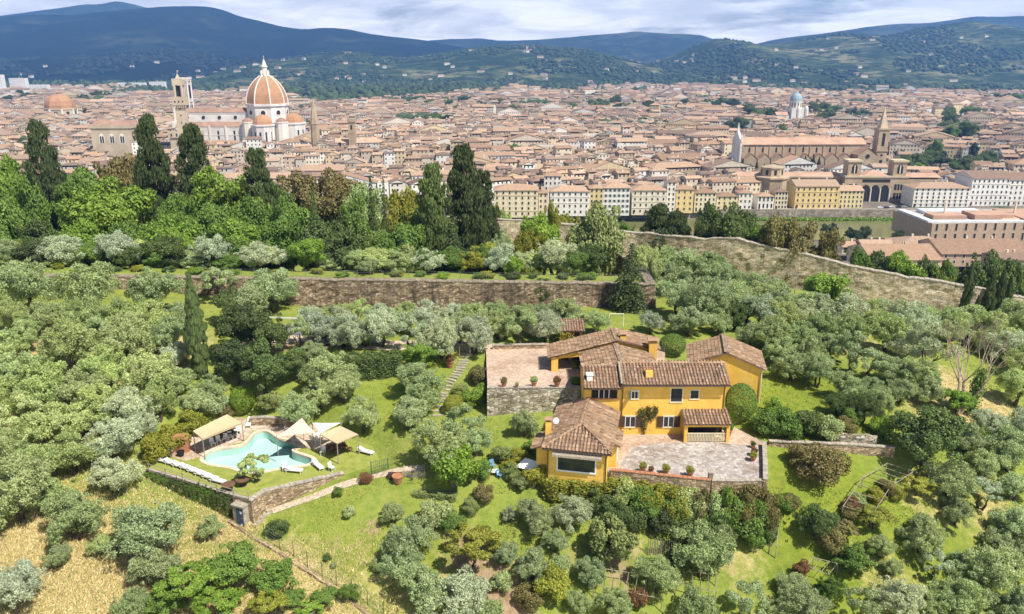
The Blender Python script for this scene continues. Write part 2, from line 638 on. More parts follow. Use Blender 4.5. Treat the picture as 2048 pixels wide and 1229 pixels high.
def poly_sd(x, y, poly):
    """signed distance (negative inside)"""
    P = np.array([(p[0], p[1]) for p in poly])
    Q = np.roll(P, -1, 0)
    best = np.full(x.shape, 1e18)
    ins = np.zeros(x.shape, bool)
    for (ax, ay), (bx, by) in zip(P, Q):
        ex, ey = bx - ax, by - ay
        t = np.clip(((x - ax) * ex + (y - ay) * ey) / (ex * ex + ey * ey + 1e-12), 0, 1)
        best = np.minimum(best, (x - ax - ex * t) ** 2 + (y - ay - ey * t) ** 2)
        c = (ay > y) != (by > y)
        ins ^= c & (x < (bx - ax) * (y - ay) / (by - ay + 1e-12) + ax)
    d = np.sqrt(best)
    return np.where(ins, -d, d)


Z_POOL, Z_TERR, Z_COURT = 69.0, 70.4, 74.0
POOL_POLY = [PZ(u, v, Z_POOL) for u, v in [(296, 940), (322, 902), (388, 862), (470, 834), (560, 838), (630, 850), (690, 874), (745, 893), (762, 925), (690, 950), (530, 985), (500, 1004), (440, 984)]]
POOL_OUT = [PZ(280 + a / 4.096, 800 + b / 4.096, Z_POOL) for a, b in [(522, 485), (560, 435), (640, 407), (760, 390), (850, 370), (900, 330), (940, 282), (1000, 257), (1060, 270), (1110, 308), (1165, 326), (1260, 336), (1338, 364), (1300, 392), (1245, 408), (1262, 432), (1330, 455), (1395, 478), (1410, 500), (1370, 528), (1250, 545), (1140, 558), (1040, 580), (940, 590), (830, 576), (740, 548), (620, 532), (550, 512)]]
TERR_POLY = [PZ(u, v, Z_TERR) for u, v in [(1216, 944), (1421, 963), (1534, 962), (1531, 886), (1458, 850), (1250, 858), (1180, 880)]]
COURT_POLY = [PZ(u, v, Z_COURT) for u, v in [(975, 776), (1168, 776), (1330, 740), (1330, 690), (1160, 690), (1000, 689), (972, 700)]]
PADS = [(POOL_POLY, Z_POOL), (TERR_POLY, Z_TERR), (COURT_POLY, Z_COURT)]
RIV0, RIV1 = 500.0, 603.0       # the river runs between these


def ht(x, y):
    x = np.asarray(x, float); y = np.asarray(y, float)
    shp = np.broadcast(x, y).shape
    x = np.broadcast_to(x, shp).ravel(); y = np.broadcast_to(y, shp).ravel()
    z = np.zeros(x.size)
    near = (y < 260) & (np.abs(x) < 260)
    if near.any():
        xn, yn = x[near], y[near]
        acc = _w[_n] + _w[_n + 1] * xn + _w[_n + 2] * yn
        for i in range(_n):
            acc = acc + _w[i] * _phi((xn - ctrl[i, 0]) ** 2 + (yn - ctrl[i, 1]) ** 2)
        z[near] = np.clip(acc, 45, 82)
    z[~near] = 60
    yw = np.interp(x, WX, WYY)
    zb = np.interp(x, WX, WZT - WH)
    # bastion plateau
    inb = (x < BX1 - 1.0) & (y > 118)
    up = sstep((y - 118.9) / 0.9) * sstep((BX1 - 0.8 - x) / 0.9)
    zp = bastion_top(x)
    plat = zp + (zb - zp) * sstep((y - 122.5) / 26.0)
    z = np.where(inb, z + (plat - z) * up, z)
    # small-scale unevenness
    z = z + 0.10 * np.sin(x * 0.9 + 1.3 * np.sin(y * 0.31)) * np.sin(y * 0.7 + 0.9 * np.sin(x * 0.23)) * (y < 250)
    for poly, zz in PADS:
        sel = np.abs(y - np.mean([p[1] for p in poly])) < 40
        if not sel.any():
            continue
        sd = poly_sd(x[sel], y[sel], poly)
        zs = z[sel]
        zq = zz - 0.14
        lo = zs + (zq - zs) * sstep(-sd / 1.0)
        hi = zs + (zq - zs) * np.where(sd < 0.3, 1.0, sstep(1 - (sd - 0.3) / 2.6))
        z[sel] = np.where(zs < zq, lo, hi)
    sel = np.abs(y - 76) < 25
    if sel.any():
        sd = poly_sd(x[sel], y[sel], POOL_OUT)
        z[sel] = z[sel] - 2.0 * np.where(sd < 0, 1.0, sstep(1 - sd / 1.1))
    # behind the city wall the hill falls to the plain
    d = y - yw
    fall = np.interp(d, [0, 6, 20, 50, 95, 160, 240, 320], [1, 0.97, 0.86, 0.56, 0.28, 0.12, 0.04, 0.0])
    z = np.where(d > 0, zb * fall, z)
    z = np.where((y > RIV0) & (y < RIV1), -9.0, z)
    return z.reshape(shp)


def hz(x, y):
    return float(ht(np.array([x]), np.array([y]))[0])


def GP(u, v):
    """ground point seen at a picture position"""
    a, b, c = ray(u, v)
    t = np.concatenate([np.arange(25, 260, 0.25), np.arange(260, 1200, 2.0)])
    g = ht(a * t, b * t)
    k = np.nonzero(CAM_H + c * t < g)[0]
    t0 = t[k[0]] if len(k) else t[-1]
    return Vector((a * t0, b * t0, float(ht(np.array([a * t0]), np.array([b * t0]))[0])))


def GY(u, Y):
    """ground point at distance Y under picture column u"""
    z = 70.0
    for _ in range(4):
        x = (u - 1024) / FPX * (Y * CP + (CAM_H - z) * SP)
        z = hz(x, Y)
    return Vector((x, Y, z))


# ground sheet
rows = list(np.arange(18, 200, 0.8))
while rows[-1] < 10200:
    rows.append(rows[-1] + max(1.2, (rows[-1] - 190) * 0.035))
rows = np.array(sorted(set(rows) | {RIV0 - 0.5, RIV0 + 0.5, RIV1 - 0.5, RIV1 + 0.5}))
cols = np.concatenate([np.arange(-190, -120, 2.5), np.arange(-120, 120, 0.9), np.arange(120, 195, 2.5)])
gx = cols[None, :] * np.maximum(1, rows[:, None] / 190)
gy = np.broadcast_to(rows[:, None], gx.shape)
gz = ht(gx, gy)
nr, nc = gx.shape
idx = np.arange(nr * nc).reshape(nr, nc)
quads = np.stack([idx[:-1, :-1], idx[:-1, 1:], idx[1:, 1:], idx[1:, :-1]], -1).reshape(-1, 4)
gme = mesh_np('ground', np.stack([gx, gy, gz], -1).reshape(-1, 3), quads, 4, smooth=True)

# what grows where: dry straw, lawn, bare earth (point attribute)
def blob(x, y, u, v, r, sq=1.0):
    p = GP(u, v)
    return np.exp(-(((x - p.x) / r) ** 2 + ((y - p.y) / (r * sq)) ** 2))

dry = np.zeros_like(gx); bare = np.zeros_like(gx); lush = np.zeros_like(gx)
nearm = gy < 200
for u, v, r, a in [(60, 1090, 9, 1), (200, 1150, 9, 1), (160, 1229, 9, 1), (330, 1180, 6, .8), (450, 1060, 4, .8), (20, 930, 5, 1), (0, 990, 5, 1), (420, 1229, 6, .8), (560, 1160, 5, .9), (640, 1229, 5, .9),
                   (90, 700, 8, .9), (300, 700, 8, .9), (200, 780, 7, .6), (100, 860, 7, .7), (740, 1180, 6, .45), (800, 1229, 5, .5), (950, 1180, 5, .6), (1700, 690, 7, .7), (1880, 760, 7, .8), (1960, 800, 6, .9), (1900, 830, 6, .8), (1850, 1000, 5, .5), (2000, 1050, 5, .6), (1780, 1170, 5, .5), (1480, 1130, 4, .5), (1250, 1060, 4, .5)]:
    dry = np.maximum(dry, a * blob(gx, gy, u, v, r))
for u, v, r, a in [(940, 1120, 4, .9), (990, 1190, 5, .9), (1010, 1229, 5, .9), (740, 1060, 2.2, .7), (660, 1100, 2.5, .6), (600, 1130, 2.5, .5), (780, 1130, 2, .4), (100, 690, 4, .8), (310, 705, 4, .9), (500, 760, 5, .6), (640, 800, 4, .5), (900, 1060, 2, .4),
                   (1240, 1130, 4, .7), (1150, 1110, 4, .5), (790, 870, 2.5, .5), (720, 900, 2.5, .4), (1330, 690, 4, .6), (1320, 640, 5, .6), (1450, 1140, 3, .5), (640, 680, 5, .9), (560, 690, 4, .9)]:
    bare = np.maximum(bare, 0.8 * a * blob(gx, gy, u, v, r * .85))
for u, v, r, a in [(1600, 780, 6, 1), (1560, 830, 5, 1), (1650, 870, 7, .8), (1620, 960, 6, 1), (1700, 1010, 7, .9), (1650, 1100, 7, .9), (1750, 1120, 6, .8), (1850, 1080, 5, .7), (830, 740, 6, .6), (780, 800, 6, .5), (650, 1030, 5, .4), (900, 980, 4, .4), (830, 1000, 5, .3)]:
    lush = np.maximum(lush, a * blob(gx, gy, u, v, r))
city = (gy > 240).astype(float)
for nm, arr in (('dry', dry), ('bare', bare), ('lush', lush), ('city', city)):
    a = gme.attributes.new(nm, 'FLOAT', 'POINT')
    a.data.foreach_set('value', arr.ravel().astype(np.float32))
m, n, b, o = newmat('ground')
p = wpos(n)
f1 = noise(n, p, 0.22, 6, 0.65)
f2 = noise(n, p, 1.3, 6, 0.7)
f3 = noise(n, p, 7.0, 4, 0.7)
grass = ramp(n, mth(n, 'ADD', mth(n, 'MULTIPLY', f2, 0.6), mth(n, 'MULTIPLY', f1, 0.4)), [(0.34, (0.145, 0.20, 0.032)), (0.5, (0.245, 0.295, 0.055)), (0.66, (0.35, 0.335, 0.095))])
lushc = ramp(n, f2, [(0.3, (0.14, 0.19, 0.025)), (0.55, (0.23, 0.28, 0.038)), (0.75, (0.32, 0.32, 0.06))])
dryc = ramp(n, mth(n, 'ADD', mth(n, 'MULTIPLY', f3, 0.55), mth(n, 'MULTIPLY', f2, 0.45)), [(0.36, (0.27, 0.21, 0.08)), (0.5, (0.47, 0.37, 0.16)), (0.62, (0.62, 0.51, 0.27))])
earth = ramp(n, f2, [(0.3, (0.22, 0.14, 0.08)), (0.55, (0.38, 0.265, 0.165)), (0.75, (0.48, 0.36, 0.24))])


def soft(x, lo, hi):
    q = mth(n, 'ADD', x, mth(n, 'MULTIPLY', mth(n, 'SUBTRACT', f2, 0.5), 0.9))
    q = mth(n, 'ADD', q, mth(n, 'MULTIPLY', mth(n, 'SUBTRACT', f1, 0.5), 0.5))
    return ramp(n, q, [(lo, 0.0), (hi, 1.0)])


c = mixc(n, soft(attr(n, 'lush').outputs['Fac'], 0.25, 0.65), grass, lushc)
c = mixc(n, soft(attr(n, 'dry').outputs['Fac'], 0.3, 0.7), c, dryc)
c = mixc(n, soft(attr(n, 'bare').outputs['Fac'], 0.35, 0.65), c, earth)
cityc = ramp(n, noise(n, p, 0.02, 5), [(0.4, (0.16, 0.135, 0.11)), (0.55, (0.20, 0.17, 0.14)), (0.65, (0.07, 0.09, 0.04))])
c = mixc(n, attr(n, 'city').outputs['Fac'], c, cityc)
n.links.new(c, b.inputs['Base Color'])
b.inputs['Roughness'].default_value = 0.95
b.inputs['Specular IOR Level'].default_value = 0.08
bump(n, b, mth(n, 'ADD', f3, mth(n, 'MULTIPLY', noise(n, p, 22, 3), 0.5)), 0.12)
ground = kind(link('ground', gme, None, m), 'structure')

# river
m, n, b, o = newmat('river_water')
b.inputs['Base Color'].default_value = (0.165, 0.165, 0.06, 1)
b.inputs['Roughness'].default_value = 0.12
mp = nd(n, 'ShaderNodeMapping')
mp.inputs['Scale'].default_value = (0.25, 0.8, 1)
n.links.new(wpos(n), mp.inputs[0])
bump(n, b, noise(n, mp.outputs[0], 0.6, 5), 0.08)
kind(MB().poly([(-900, RIV0 + 0.2, -6.5), (1200, RIV0 + 0.2, -6.5), (1200, RIV1 - 0.2, -6.5), (-900, RIV1 - 0.2, -6.5)]).build('river', m), 'structure')

# ------------------------------------------------------------------ far hills
def fbm(x, y, seed, octaves=5, f0=1.0):
    out = np.zeros_like(x); amp = 1.0; tot = 0
    rg = np.random.default_rng(seed)
    for k in range(octaves):
        f = f0 * 2 ** k
        for _ in range(3):
            th = rg.uniform(0, 6.28); ph = rg.uniform(0, 6.28); ff = f * rg.uniform(0.7, 1.4)
            out += amp / 3 * np.sin((x * math.cos(th) + y * math.sin(th)) * ff + ph + 1.5 * np.sin((y * math.cos(th) - x * math.sin(th)) * ff * 0.7 + ph * 2))
        tot += amp; amp *= 0.55
    return out / tot


def hillmat(name, wood, field, light, k):
    m, n, b, o = newmat(name)
    p = wpos(n)
    a = noise(n, p, 0.0021 * k, 8, 0.62, 0.4)
    bb = noise(n, p, 0.009 * k, 6, 0.65)
    c = ramp(n, a, [(0.40, wood), (0.52, field), (0.66, light)])
    c = mixc(n, ramp(n, bb, [(0.44, 1.0), (0.56, 0.0)]), c, wood)
    n.links.new(c, b.inputs['Base Color'])
    b.inputs['Roughness'].default_value = 1.0
    b.inputs['Specular IOR Level'].default_value = 0.0
    bump(n, b, mth(n, 'ADD', noise(n, p, 0.03 * k, 5), bb), 14.0)
    return m


HILLS = {}


def hill(name, sil, Yr, Yf, Yb, m, seed, amp, u0=None, u1=None):
    """a range whose skyline stands at distance Yr; its foot is at Yf"""
    us = np.array([s[0] for s in sil], float)
    # skyline height over X
    XS, ZS = [], []
    for u, v in sil:
        q = PY(u, v, Yr)
        XS.append(q.x); ZS.append(q.z)
    XS = np.array(XS); ZS = np.array(ZS)
    nx, ny = 260, 70
    x = np.linspace(XS[0], XS[-1], nx)
    zr = np.interp(x, XS, ZS)
    ker = np.hanning(9); ker /= ker.sum()
    zr = np.convolve(np.pad(zr, 4, mode='edge'), ker, 'valid')
    y = np.concatenate([np.linspace(Yf, Yr, ny - 14), np.linspace(Yr, Yb, 15)[1:]])
    X, Y = np.meshgrid(x, y)
    Zr = np.broadcast_to(zr, X.shape)
    t = np.where(Y <= Yr, (Y - Yf) / (Yr - Yf), 1 - 0.7 * (Y - Yr) / (Yb - Yr))
    L = (Yr - Yf)
    N = fbm(X / L, Y / L, seed, 6, 6.0)
    N2 = fbm(X / L, Y / L, seed + 5, 4, 2.2)
    prof = sstep(np.clip(t + 0.10 * N2 * t * (1 - t) * 4, 0, 1)) * 0.55 + np.clip(t, 0, 1) * 0.45
    Z = Zr * prof + amp * N * np.clip(t, 0, 1) * np.clip(1.12 - t, 0.12, 1) * 1.6
    Z = np.where(t < 0.02, -3, Z)
    i = np.arange(X.size).reshape(X.shape)
    q = np.stack([i[:-1, :-1], i[:-1, 1:], i[1:, 1:], i[1:, :-1]], -1).reshape(-1, 4)
    me = mesh_np(name, np.stack([X, Y, Z], -1).reshape(-1, 3), q, 4, smooth=True)
    HILLS[name] = (x, y, Z)
    return kind(link(name, me, None, m), 'structure')


def hill_z(name, X, Y):
    x, y, Z = HILLS[name]
    i = int(np.clip(np.searchsorted(x, X), 1, len(x) - 1)); j = int(np.clip(np.searchsorted(y, Y), 1, len(y) - 1))
    a = (X - x[i - 1]) / (x[i] - x[i - 1]); c = (Y - y[j - 1]) / (y[j] - y[j - 1])
    return float((Z[j - 1, i - 1] * (1 - a) + Z[j - 1, i] * a) * (1 - c) + (Z[j, i - 1] * (1 - a) + Z[j, i] * a) * c)


hm_near = hillmat('near_hill', (0.030, 0.050, 0.025), (0.11, 0.13, 0.06), (0.27, 0.24, 0.13), 1.6)
hm_far = hillmat('far_hill', (0.022, 0.034, 0.022), (0.05, 0.065, 0.035), (0.11, 0.11, 0.06), 0.8)
hm_dark = hillmat('cloud_shaded_wood', (0.010, 0.017, 0.013), (0.016, 0.025, 0.016), (0.055, 0.062, 0.04), 0.6)  # wood colour darkened to stand for cloud shadow on the left ranges
hill('far_peak', [(-500, 60), (-200, 50), (0, 32), (60, 24), (120, 17), (170, 9), (200, 9), (232, 2), (262, 8), (300, 18), (420, 40), (600, 70), (760, 95)], 9000, 7600, 10000, hm_far, 11, 30)
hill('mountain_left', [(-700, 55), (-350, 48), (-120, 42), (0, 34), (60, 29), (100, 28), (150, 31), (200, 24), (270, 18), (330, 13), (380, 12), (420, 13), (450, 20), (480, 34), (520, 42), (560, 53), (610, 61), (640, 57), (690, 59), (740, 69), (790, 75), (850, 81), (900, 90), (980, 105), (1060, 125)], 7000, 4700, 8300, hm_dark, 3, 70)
hill('ridge_middle', [(640, 100), (760, 88), (850, 82), (900, 78), (960, 77), (1000, 82), (1080, 79), (1130, 76), (1180, 72), (1230, 68), (1270, 64), (1330, 67), (1370, 68), (1405, 71), (1440, 84), (1500, 100), (1600, 115)], 8600, 6600, 9900, hm_far, 21, 50)
hill('ridge_right', [(1400, 110), (1500, 92), (1545, 80), (1600, 73), (1660, 66), (1720, 56), (1790, 48), (1850, 47), (1900, 41), (1950, 33), (2000, 34), (2048, 32), (2150, 40), (2400, 60), (2800, 85)], 8200, 6400, 9600, hm_far, 31, 50)
hill('hill_centre', [(420, 165), (520, 128), (580, 118), (640, 108), (700, 106), (750, 112), (800, 118), (860, 112), (920, 103), (970, 96), (1030, 93), (1080, 93), (1110, 98), (1150, 98), (1190, 106), (1230, 116), (1280, 128), (1340, 140), (1440, 165)], 4900, 3500, 5900, hm_near, 41, 34)
hill('hill_right', [(1200, 160), (1270, 135), (1310, 124), (1350, 112), (1390, 92), (1420, 82), (1445, 77), (1480, 84), (1530, 92), (1570, 86), (1610, 79), (1650, 71), (1690, 67), (1730, 73), (1770, 74), (1810, 66), (1850, 57), (1900, 48), (1940, 42), (1975, 46), (2010, 57), (2048, 66), (2200, 75), (2500, 90), (2900, 120)], 5200, 3150, 6600, hm_near, 51, 48)
hill('hill_left', [(-800, 120), (-400, 118), (-100, 124), (60, 120), (160, 116), (250, 107), (330, 100), (380, 99), (420, 108), (470, 116), (540, 120), (620, 132), (700, 150)], 5200, 3900, 6000, hm_dark, 61, 40)
# ------------------------------------------------------------------ vegetation meshes
def unit(v):
    return v / (np.linalg.norm(v, axis=-1, keepdims=True) + 1e-9)


def sprigs(name, pos, axis, L, W, tint, rg, out=None, loose=0.7):
    """one leaf-sized quad per position, long side along axis, its face turned roughly outwards"""
    n = len(pos)
    fr = unit(rg.normal(size=(n, 3)))
    if out is not None:
        fr = unit(out + fr * loose)
    side = unit(np.cross(axis, fr))
    l = (L * rg.uniform(0.6, 1.25, n))[:, None]
    w = (W * rg.uniform(0.7, 1.3, n))[:, None]
    a, s = unit(axis) * l * 0.5, side * w * 0.5
    nrm = np.cross(unit(axis), side) * w * 0.25
    v = np.stack([pos - a, pos + s + nrm, pos + a, pos - s + nrm], 1).reshape(-1, 3)
    f = np.arange(n * 4).reshape(n, 4)
    return mesh_np(name, v, f, 4, tint=tint)


def lobed(seed, lobes, n, L, W, upw, outw, rw, shell=0.72, down=0.0):
    """leaves scattered through round lobes: lobes is (m,5+) centre, radius, squash"""
    rg = np.random.default_rng(seed)
    lobes = np.asarray(lobes, float)
    pr = lobes[:, 3] ** 2
    k = rg.choice(len(lobes), n, p=pr / pr.sum())
    d = unit(rg.normal(size=(n, 3)) + np.array([0, 0, 0.25]))
    rad = lobes[k, 3] * (shell + (1.06 - shell) * rg.random(n) ** 0.6)
    off = d * rad[:, None]
    off[:, 2] *= lobes[k, 4]
    pos = lobes[k, :3] + off
    up = np.zeros((n, 3)); up[:, 2] = 1
    axis = d * outw + up * upw + rg.normal(size=(n, 3)) * rw
    lt = rg.uniform(0.25, 0.75, len(lobes))
    tint = np.clip(lt[k] * 0.55 + rg.uniform(0, 0.45, n), 0, 1)
    return pos, axis, tint, rg, unit(d + 0.5 * unit(pos - lobes[:, :3].mean(0)))


def ball_lobes(rg, m, c, ax, r0, r1, zmin=-0.6, inner=0.55, squash=0.85):
    out = []
    while len(out) < m:
        d = rg.normal(size=3); d /= np.linalg.norm(d)
        if d[2] < zmin:
            continue
        rr = rg.uniform(inner, 0.84)
        r = rg.uniform(r0, r1)
        out.append((c[0] + d[0] * ax[0] * rr, c[1] + d[1] * ax[1] * rr, c[2] + d[2] * ax[2] * rr, r, squash))
    return out


CROWN, TRUNK = {}, {}


def add_crown(kindname, seed, lobes, n, L, W, upw=0.4, outw=0.8, rw=0.6, shell=0.72):
    pos, axis, tint, rg, out = lobed(seed, lobes, n, L, W, upw, outw, rw, shell)
    pos[:, 2] = np.maximum(pos[:, 2], 0.015)
    me = sprigs(kindname + '_crown', pos, axis, L, W, tint, rg, out, 0.5)
    CROWN.setdefault(kindname, []).append(me)


def clustered(rg, k, spread, cz, subr, m, r0, r1, zr=(0.4, 0.68), squash=0.9, inner=0.5):
    """a crown made of a few sub-crowns, each a cluster of tufts: an uneven outline"""
    out = []
    a0 = rg.uniform(0, 6.28)
    subs = [(rg.normal() * .05, rg.normal() * .05, cz + .12, subr[1])]
    for i in range(k):
        a = a0 + 6.28 * i / k + rg.normal() * .35
        q = spread * rg.uniform(.7, 1.1)
        subs.append((q * math.cos(a), q * math.sin(a), rg.uniform(*zr), rg.uniform(*subr)))
    for (x, y, z, sr) in subs:
        for _ in range(m):
            d = rg.normal(size=3); d /= np.linalg.norm(d)
            if d[2] < -.7:
                d[2] *= -1
            rr = sr * rg.uniform(inner, 1.0)
            out.append((x + d[0] * rr, y + d[1] * rr, z + d[2] * rr * squash, rg.uniform(r0, r1), 0.95))
    return out


for i in range(9):
    rg = np.random.default_rng(100 + i)
    lb = clustered(rg, 5 + i % 3, 0.29, 0.53, (0.19, 0.27), 13, 0.06, 0.11, (0.34, 0.66))
    lb += ball_lobes(rg, 8, (0, 0, 0.45), (0.25, 0.25, 0.25), 0.12, 0.18, -1.0, 0.2)
    for _ in range(16):
        d = rg.normal(size=3); d /= np.linalg.norm(d); d[2] = abs(d[2]) - .15
        q = rg.uniform(.86, 1.04)
        lb.append((d[0] * .5 * q, d[1] * .5 * q, .5 + d[2] * .46 * q, rg.uniform(.03, .055), 1.3))
    add_crown('olive', 200 + i, lb, 20000, 0.043, 0.0155, 0.5, 0.75, 0.6, 0.5)
for i in range(2):          # thin, open olive
    rg = np.random.default_rng(150 + i)
    lb = ball_lobes(rg, 22, (0, 0, 0.6), (0.5, 0.5, 0.38), 0.06, 0.12, -0.5)
    add_crown('open_olive', 250 + i, lb, 5200, 0.055, 0.017, 0.6, 0.6, 0.6, 0.5)
for i in range(5):
    rg = np.random.default_rng(300 + i)
    lb = clustered(rg, 5 + i % 3, 0.28, 0.60, (0.16, 0.24), 11, 0.06, 0.12, (0.38, 0.76), 0.8)
    lb += ball_lobes(rg, 8, (0, 0, 0.5), (0.28, 0.28, 0.28), 0.13, 0.19, -1.0, 0.2)
    for _ in range(10):
        a = rg.uniform(0, 6.28); rr = rg.uniform(0.40, 0.5); zz = rg.uniform(0.3, 0.9)
        lb.append((rr * math.cos(a) * (1.2 - zz * .5), rr * math.sin(a) * (1.2 - zz * .5), zz, rg.uniform(0.05, 0.1), 0.7))
    add_crown('broad', 320 + i, lb, 15000, 0.038, 0.027, 0.1, 0.5, 0.9, 0.6)
for i in range(2):          # loose, feathery yellow-green tree
    rg = np.random.default_rng(360 + i)
    lb = ball_lobes(rg, 30, (0, 0, 0.58), (0.5, 0.5, 0.34), 0.06, 0.12, -0.4, 0.5, 0.6)
    add_crown('feathery', 370 + i, lb, 7000, 0.045, 0.026, -0.15, 0.6, 0.9, 0.4)
for i in range(4):          # shrubs down to the ground
    rg = np.random.default_rng(400 + i)
    lb = ball_lobes(rg, 26, (0, 0, 0.45), (0.5, 0.5, 0.5), 0.12, 0.2, -0.8, 0.5, 0.95)
    lb += [(0, 0, .4, .3, 1.0)]
    add_crown('shrub', 420 + i, lb, 7000, 0.055, 0.036, 0.3, 0.6, 0.7, 0.75)
rg = np.random.default_rng(450)
add_crown('clipped', 451, [(0, 0, 0.5, 0.48, 1.02), (0.03, 0.02, 0.5, 0.46, 1.05)], 9000, 0.035, 0.026, 0.1, 0.6, 0.8, 0.93)
for i in range(3):          # large-leaved fig or medlar
    rg = np.random.default_rng(470 + i)
    lb = ball_lobes(rg, 30, (0, 0, 0.5), (0.5, 0.5, 0.48), 0.09, 0.16, -0.8, 0.5, 0.9)
    add_crown('fig', 480 + i, lb, 5200, 0.075, 0.042, 0.0, 0.9, 0.6, 0.7)
for i in range(3):          # old broad cypress, uneven column of upright tufts
    rg = np.random.default_rng(500 + i)
    lb = []
    for _ in range(190):
        z = rg.uniform(0.05, 0.97)
        r = 0.60 * (1 - z) ** 0.5 * (0.9 + 0.1 * math.sin(z * 21 + i * 2)) * min(1, .55 + z * 2.2) + 0.015
        if z < 0.14:
            r *= 0.6
        a = rg.uniform(0, 6.28); q = rg.uniform(0.35, 0.92)
        lb.append((r * q * math.cos(a), r * q * math.sin(a), z * 0.97, rg.uniform(0.09, 0.15) * (1.12 - z * 0.62), 0.5))
    add_crown('old_cypress', 520 + i, lb, 26000, 0.034, 0.021, 0.8, 0.6, 0.5, 0.6)
for i in range(3):          # slim cypress
    rg = np.random.default_rng(540 + i)
    lb = []
    for _ in range(190):
        z = rg.uniform(0.03, 0.98)
        r = 0.42 * min(1, (1 - z) * 2.2 + 0.12) * min(1, 0.55 + z * 2.5)
        a = rg.uniform(0, 6.28); q = rg.uniform(0.2, 0.9)
        lb.append((r * q * math.cos(a), r * q * math.sin(a), z, rg.uniform(0.10, 0.18) * (.3 + .7 * min(1, (1 - z) * 2.6)), 0.22))
    add_crown('slim_cypress', 550 + i, lb, 20000, 0.055, 0.035, 1.2, 0.35, 0.3, 0.7)
# the quads of slim and old cypress are stretched by the object scale, so keep them short
for i in range(2):          # fir with drooping tiers
    rg = np.random.default_rng(570 + i)
    P, A, T = [], [], []
    for t in range(26):
        z = 0.05 + 0.93 * (t / 25) ** 0.95
        rmax = 0.5 * (1 - z) ** 0.8 * rg.uniform(0.85, 1.1) + 0.02
        for _ in range(max(5, int(15 * (1 - z) + 4))):
            a = rg.uniform(0, 6.28); dr = np.array([math.cos(a), math.sin(a), 0])
            ln = rmax * rg.uniform(0.7, 1.1)
            k = max(10, int(110 * ln))
            s = rg.uniform(0.15, 1, k)
            sd = np.cross(dr, (0, 0, 1))
            p = dr[None] * (s * ln)[:, None] + sd[None] * (rg.normal(size=k) * 0.05 * s * 1.2)[:, None]
            p[:, 2] += z + 0.02 * np.sin(s * 3) - 0.05 * s ** 2 + rg.normal(size=k) * 0.005
            P.append(p); A.append(dr[None] + sd[None] * rg.normal(size=(k, 1)) * 0.8 + np.array([0, 0, -0.25]))
            T.append(np.full(k, rg.uniform(0.1, 0.7)) + rg.uniform(0, 0.3, k))
    P, A, T = np.concatenate(P), np.concatenate(A), np.concatenate(T)
    CROWN.setdefault('fir', []).append(sprigs('fir_crown', P, A, 0.05, 0.02, T, rg))
for i in range(2):          # box hedge
    rg = np.random.default_rng(590 + i)
    k = 9000
    p = rg.uniform(-0.5, 0.5, (k, 3))
    face = rg.choice(5, k, p=[.26, .26, .11, .11, .26])
    for j, (axn, val) in enumerate([(1, -.5), (1, .5), (0, -.5), (0, .5), (2, .5)]):
        s = face == j
        p[s, axn] = val + rg.normal(size=s.sum()) * 0.03
    p[:, 2] += 0.5
    wv = 0.05 * np.sin(p[:, 0] * 17 + i) + 0.04 * np.sin(p[:, 0] * 31 + p[:, 1] * 9)
    p[:, 2] += wv * p[:, 2]
    p[:, 1] += wv * np.sign(p[:, 1]) * 0.8
    ax = unit(rg.normal(size=(k, 3)) + np.array([0, 0, .3]))
    CROWN.setdefault('hedge', []).append(sprigs('hedge_leaves', p, ax, 0.05, 0.04, rg.uniform(0, 1, k), rg))


def limb(mb, rg, p, d, ln, r, lev, maxlev, spread, lift, seg=2, sides=6):
    p = Vector(p); d = Vector(d).normalized()
    for s in range(seg):
        q = p + d * ln / seg
        mb.cyl(p, q, r, r * 0.82, sides, rg.uniform(0.2, 0.8), cap=False)
        p = q; r *= 0.82
        d = (d + Vector((rg.normal() * .13, rg.normal() * .13, lift * .3))).normalized()
    if lev < maxlev:
        for _ in range(2 + (rg.random() < 0.5)):
            nd_ = (d + Vector((rg.normal(), rg.normal(), rg.normal() * .6)) * spread + Vector((0, 0, lift))).normalized()
            limb(mb, rg, p, nd_, ln * rg.uniform(0.6, 0.82), r * 0.72, lev + 1, maxlev, spread, lift, seg, max(3, sides - 1))


def trunkmesh(nm, seed, ln, r, lev, spread, lift, multi=1):
    rg = np.random.default_rng(seed)
    mb = MB()
    for k in range(multi):
        a = rg.uniform(0, 6.28)
        d = (0.35 * math.cos(a) * (multi > 1), 0.35 * math.sin(a) * (multi > 1), 1)
        limb(mb, rg, (0.02 * math.cos(a) * (multi > 1), 0.02 * math.sin(a) * (multi > 1), -0.06), d, ln, r, 0, lev, spread, lift)
    return mb.mesh(nm, True)


TRUNK['olive'] = [trunkmesh('olive_trunk', 1, .24, .04, 2, .55, .25, 2), trunkmesh('olive_trunk', 2, .28, .045, 2, .5, .3)]
TRUNK['open_olive'] = TRUNK['olive']
TRUNK['broad'] = [trunkmesh('tree_trunk', 3, .30, .028, 3, .45, .35), trunkmesh('tree_trunk', 4, .34, .025, 3, .45, .35)]
TRUNK['feathery'] = [trunkmesh('tree_trunk', 5, .2, .022, 3, .6, .2, 3)]
TRUNK['shrub'] = TRUNK['clipped'] = [trunkmesh('shrub_stem', 6, .2, .02, 2, .6, .3, 3)]
TRUNK['fig'] = [trunkmesh('fig_trunk', 7, .2, .03, 2, .6, .3, 3)]
for kd, rr in (('old_cypress', .05), ('slim_cypress', .08), ('fir', .03)):
    TRUNK[kd] = [MB().cyl((0, 0, -.03), (0, 0, .9), rr, rr * .2, 8, .5).mesh(kd + '_trunk', True)]

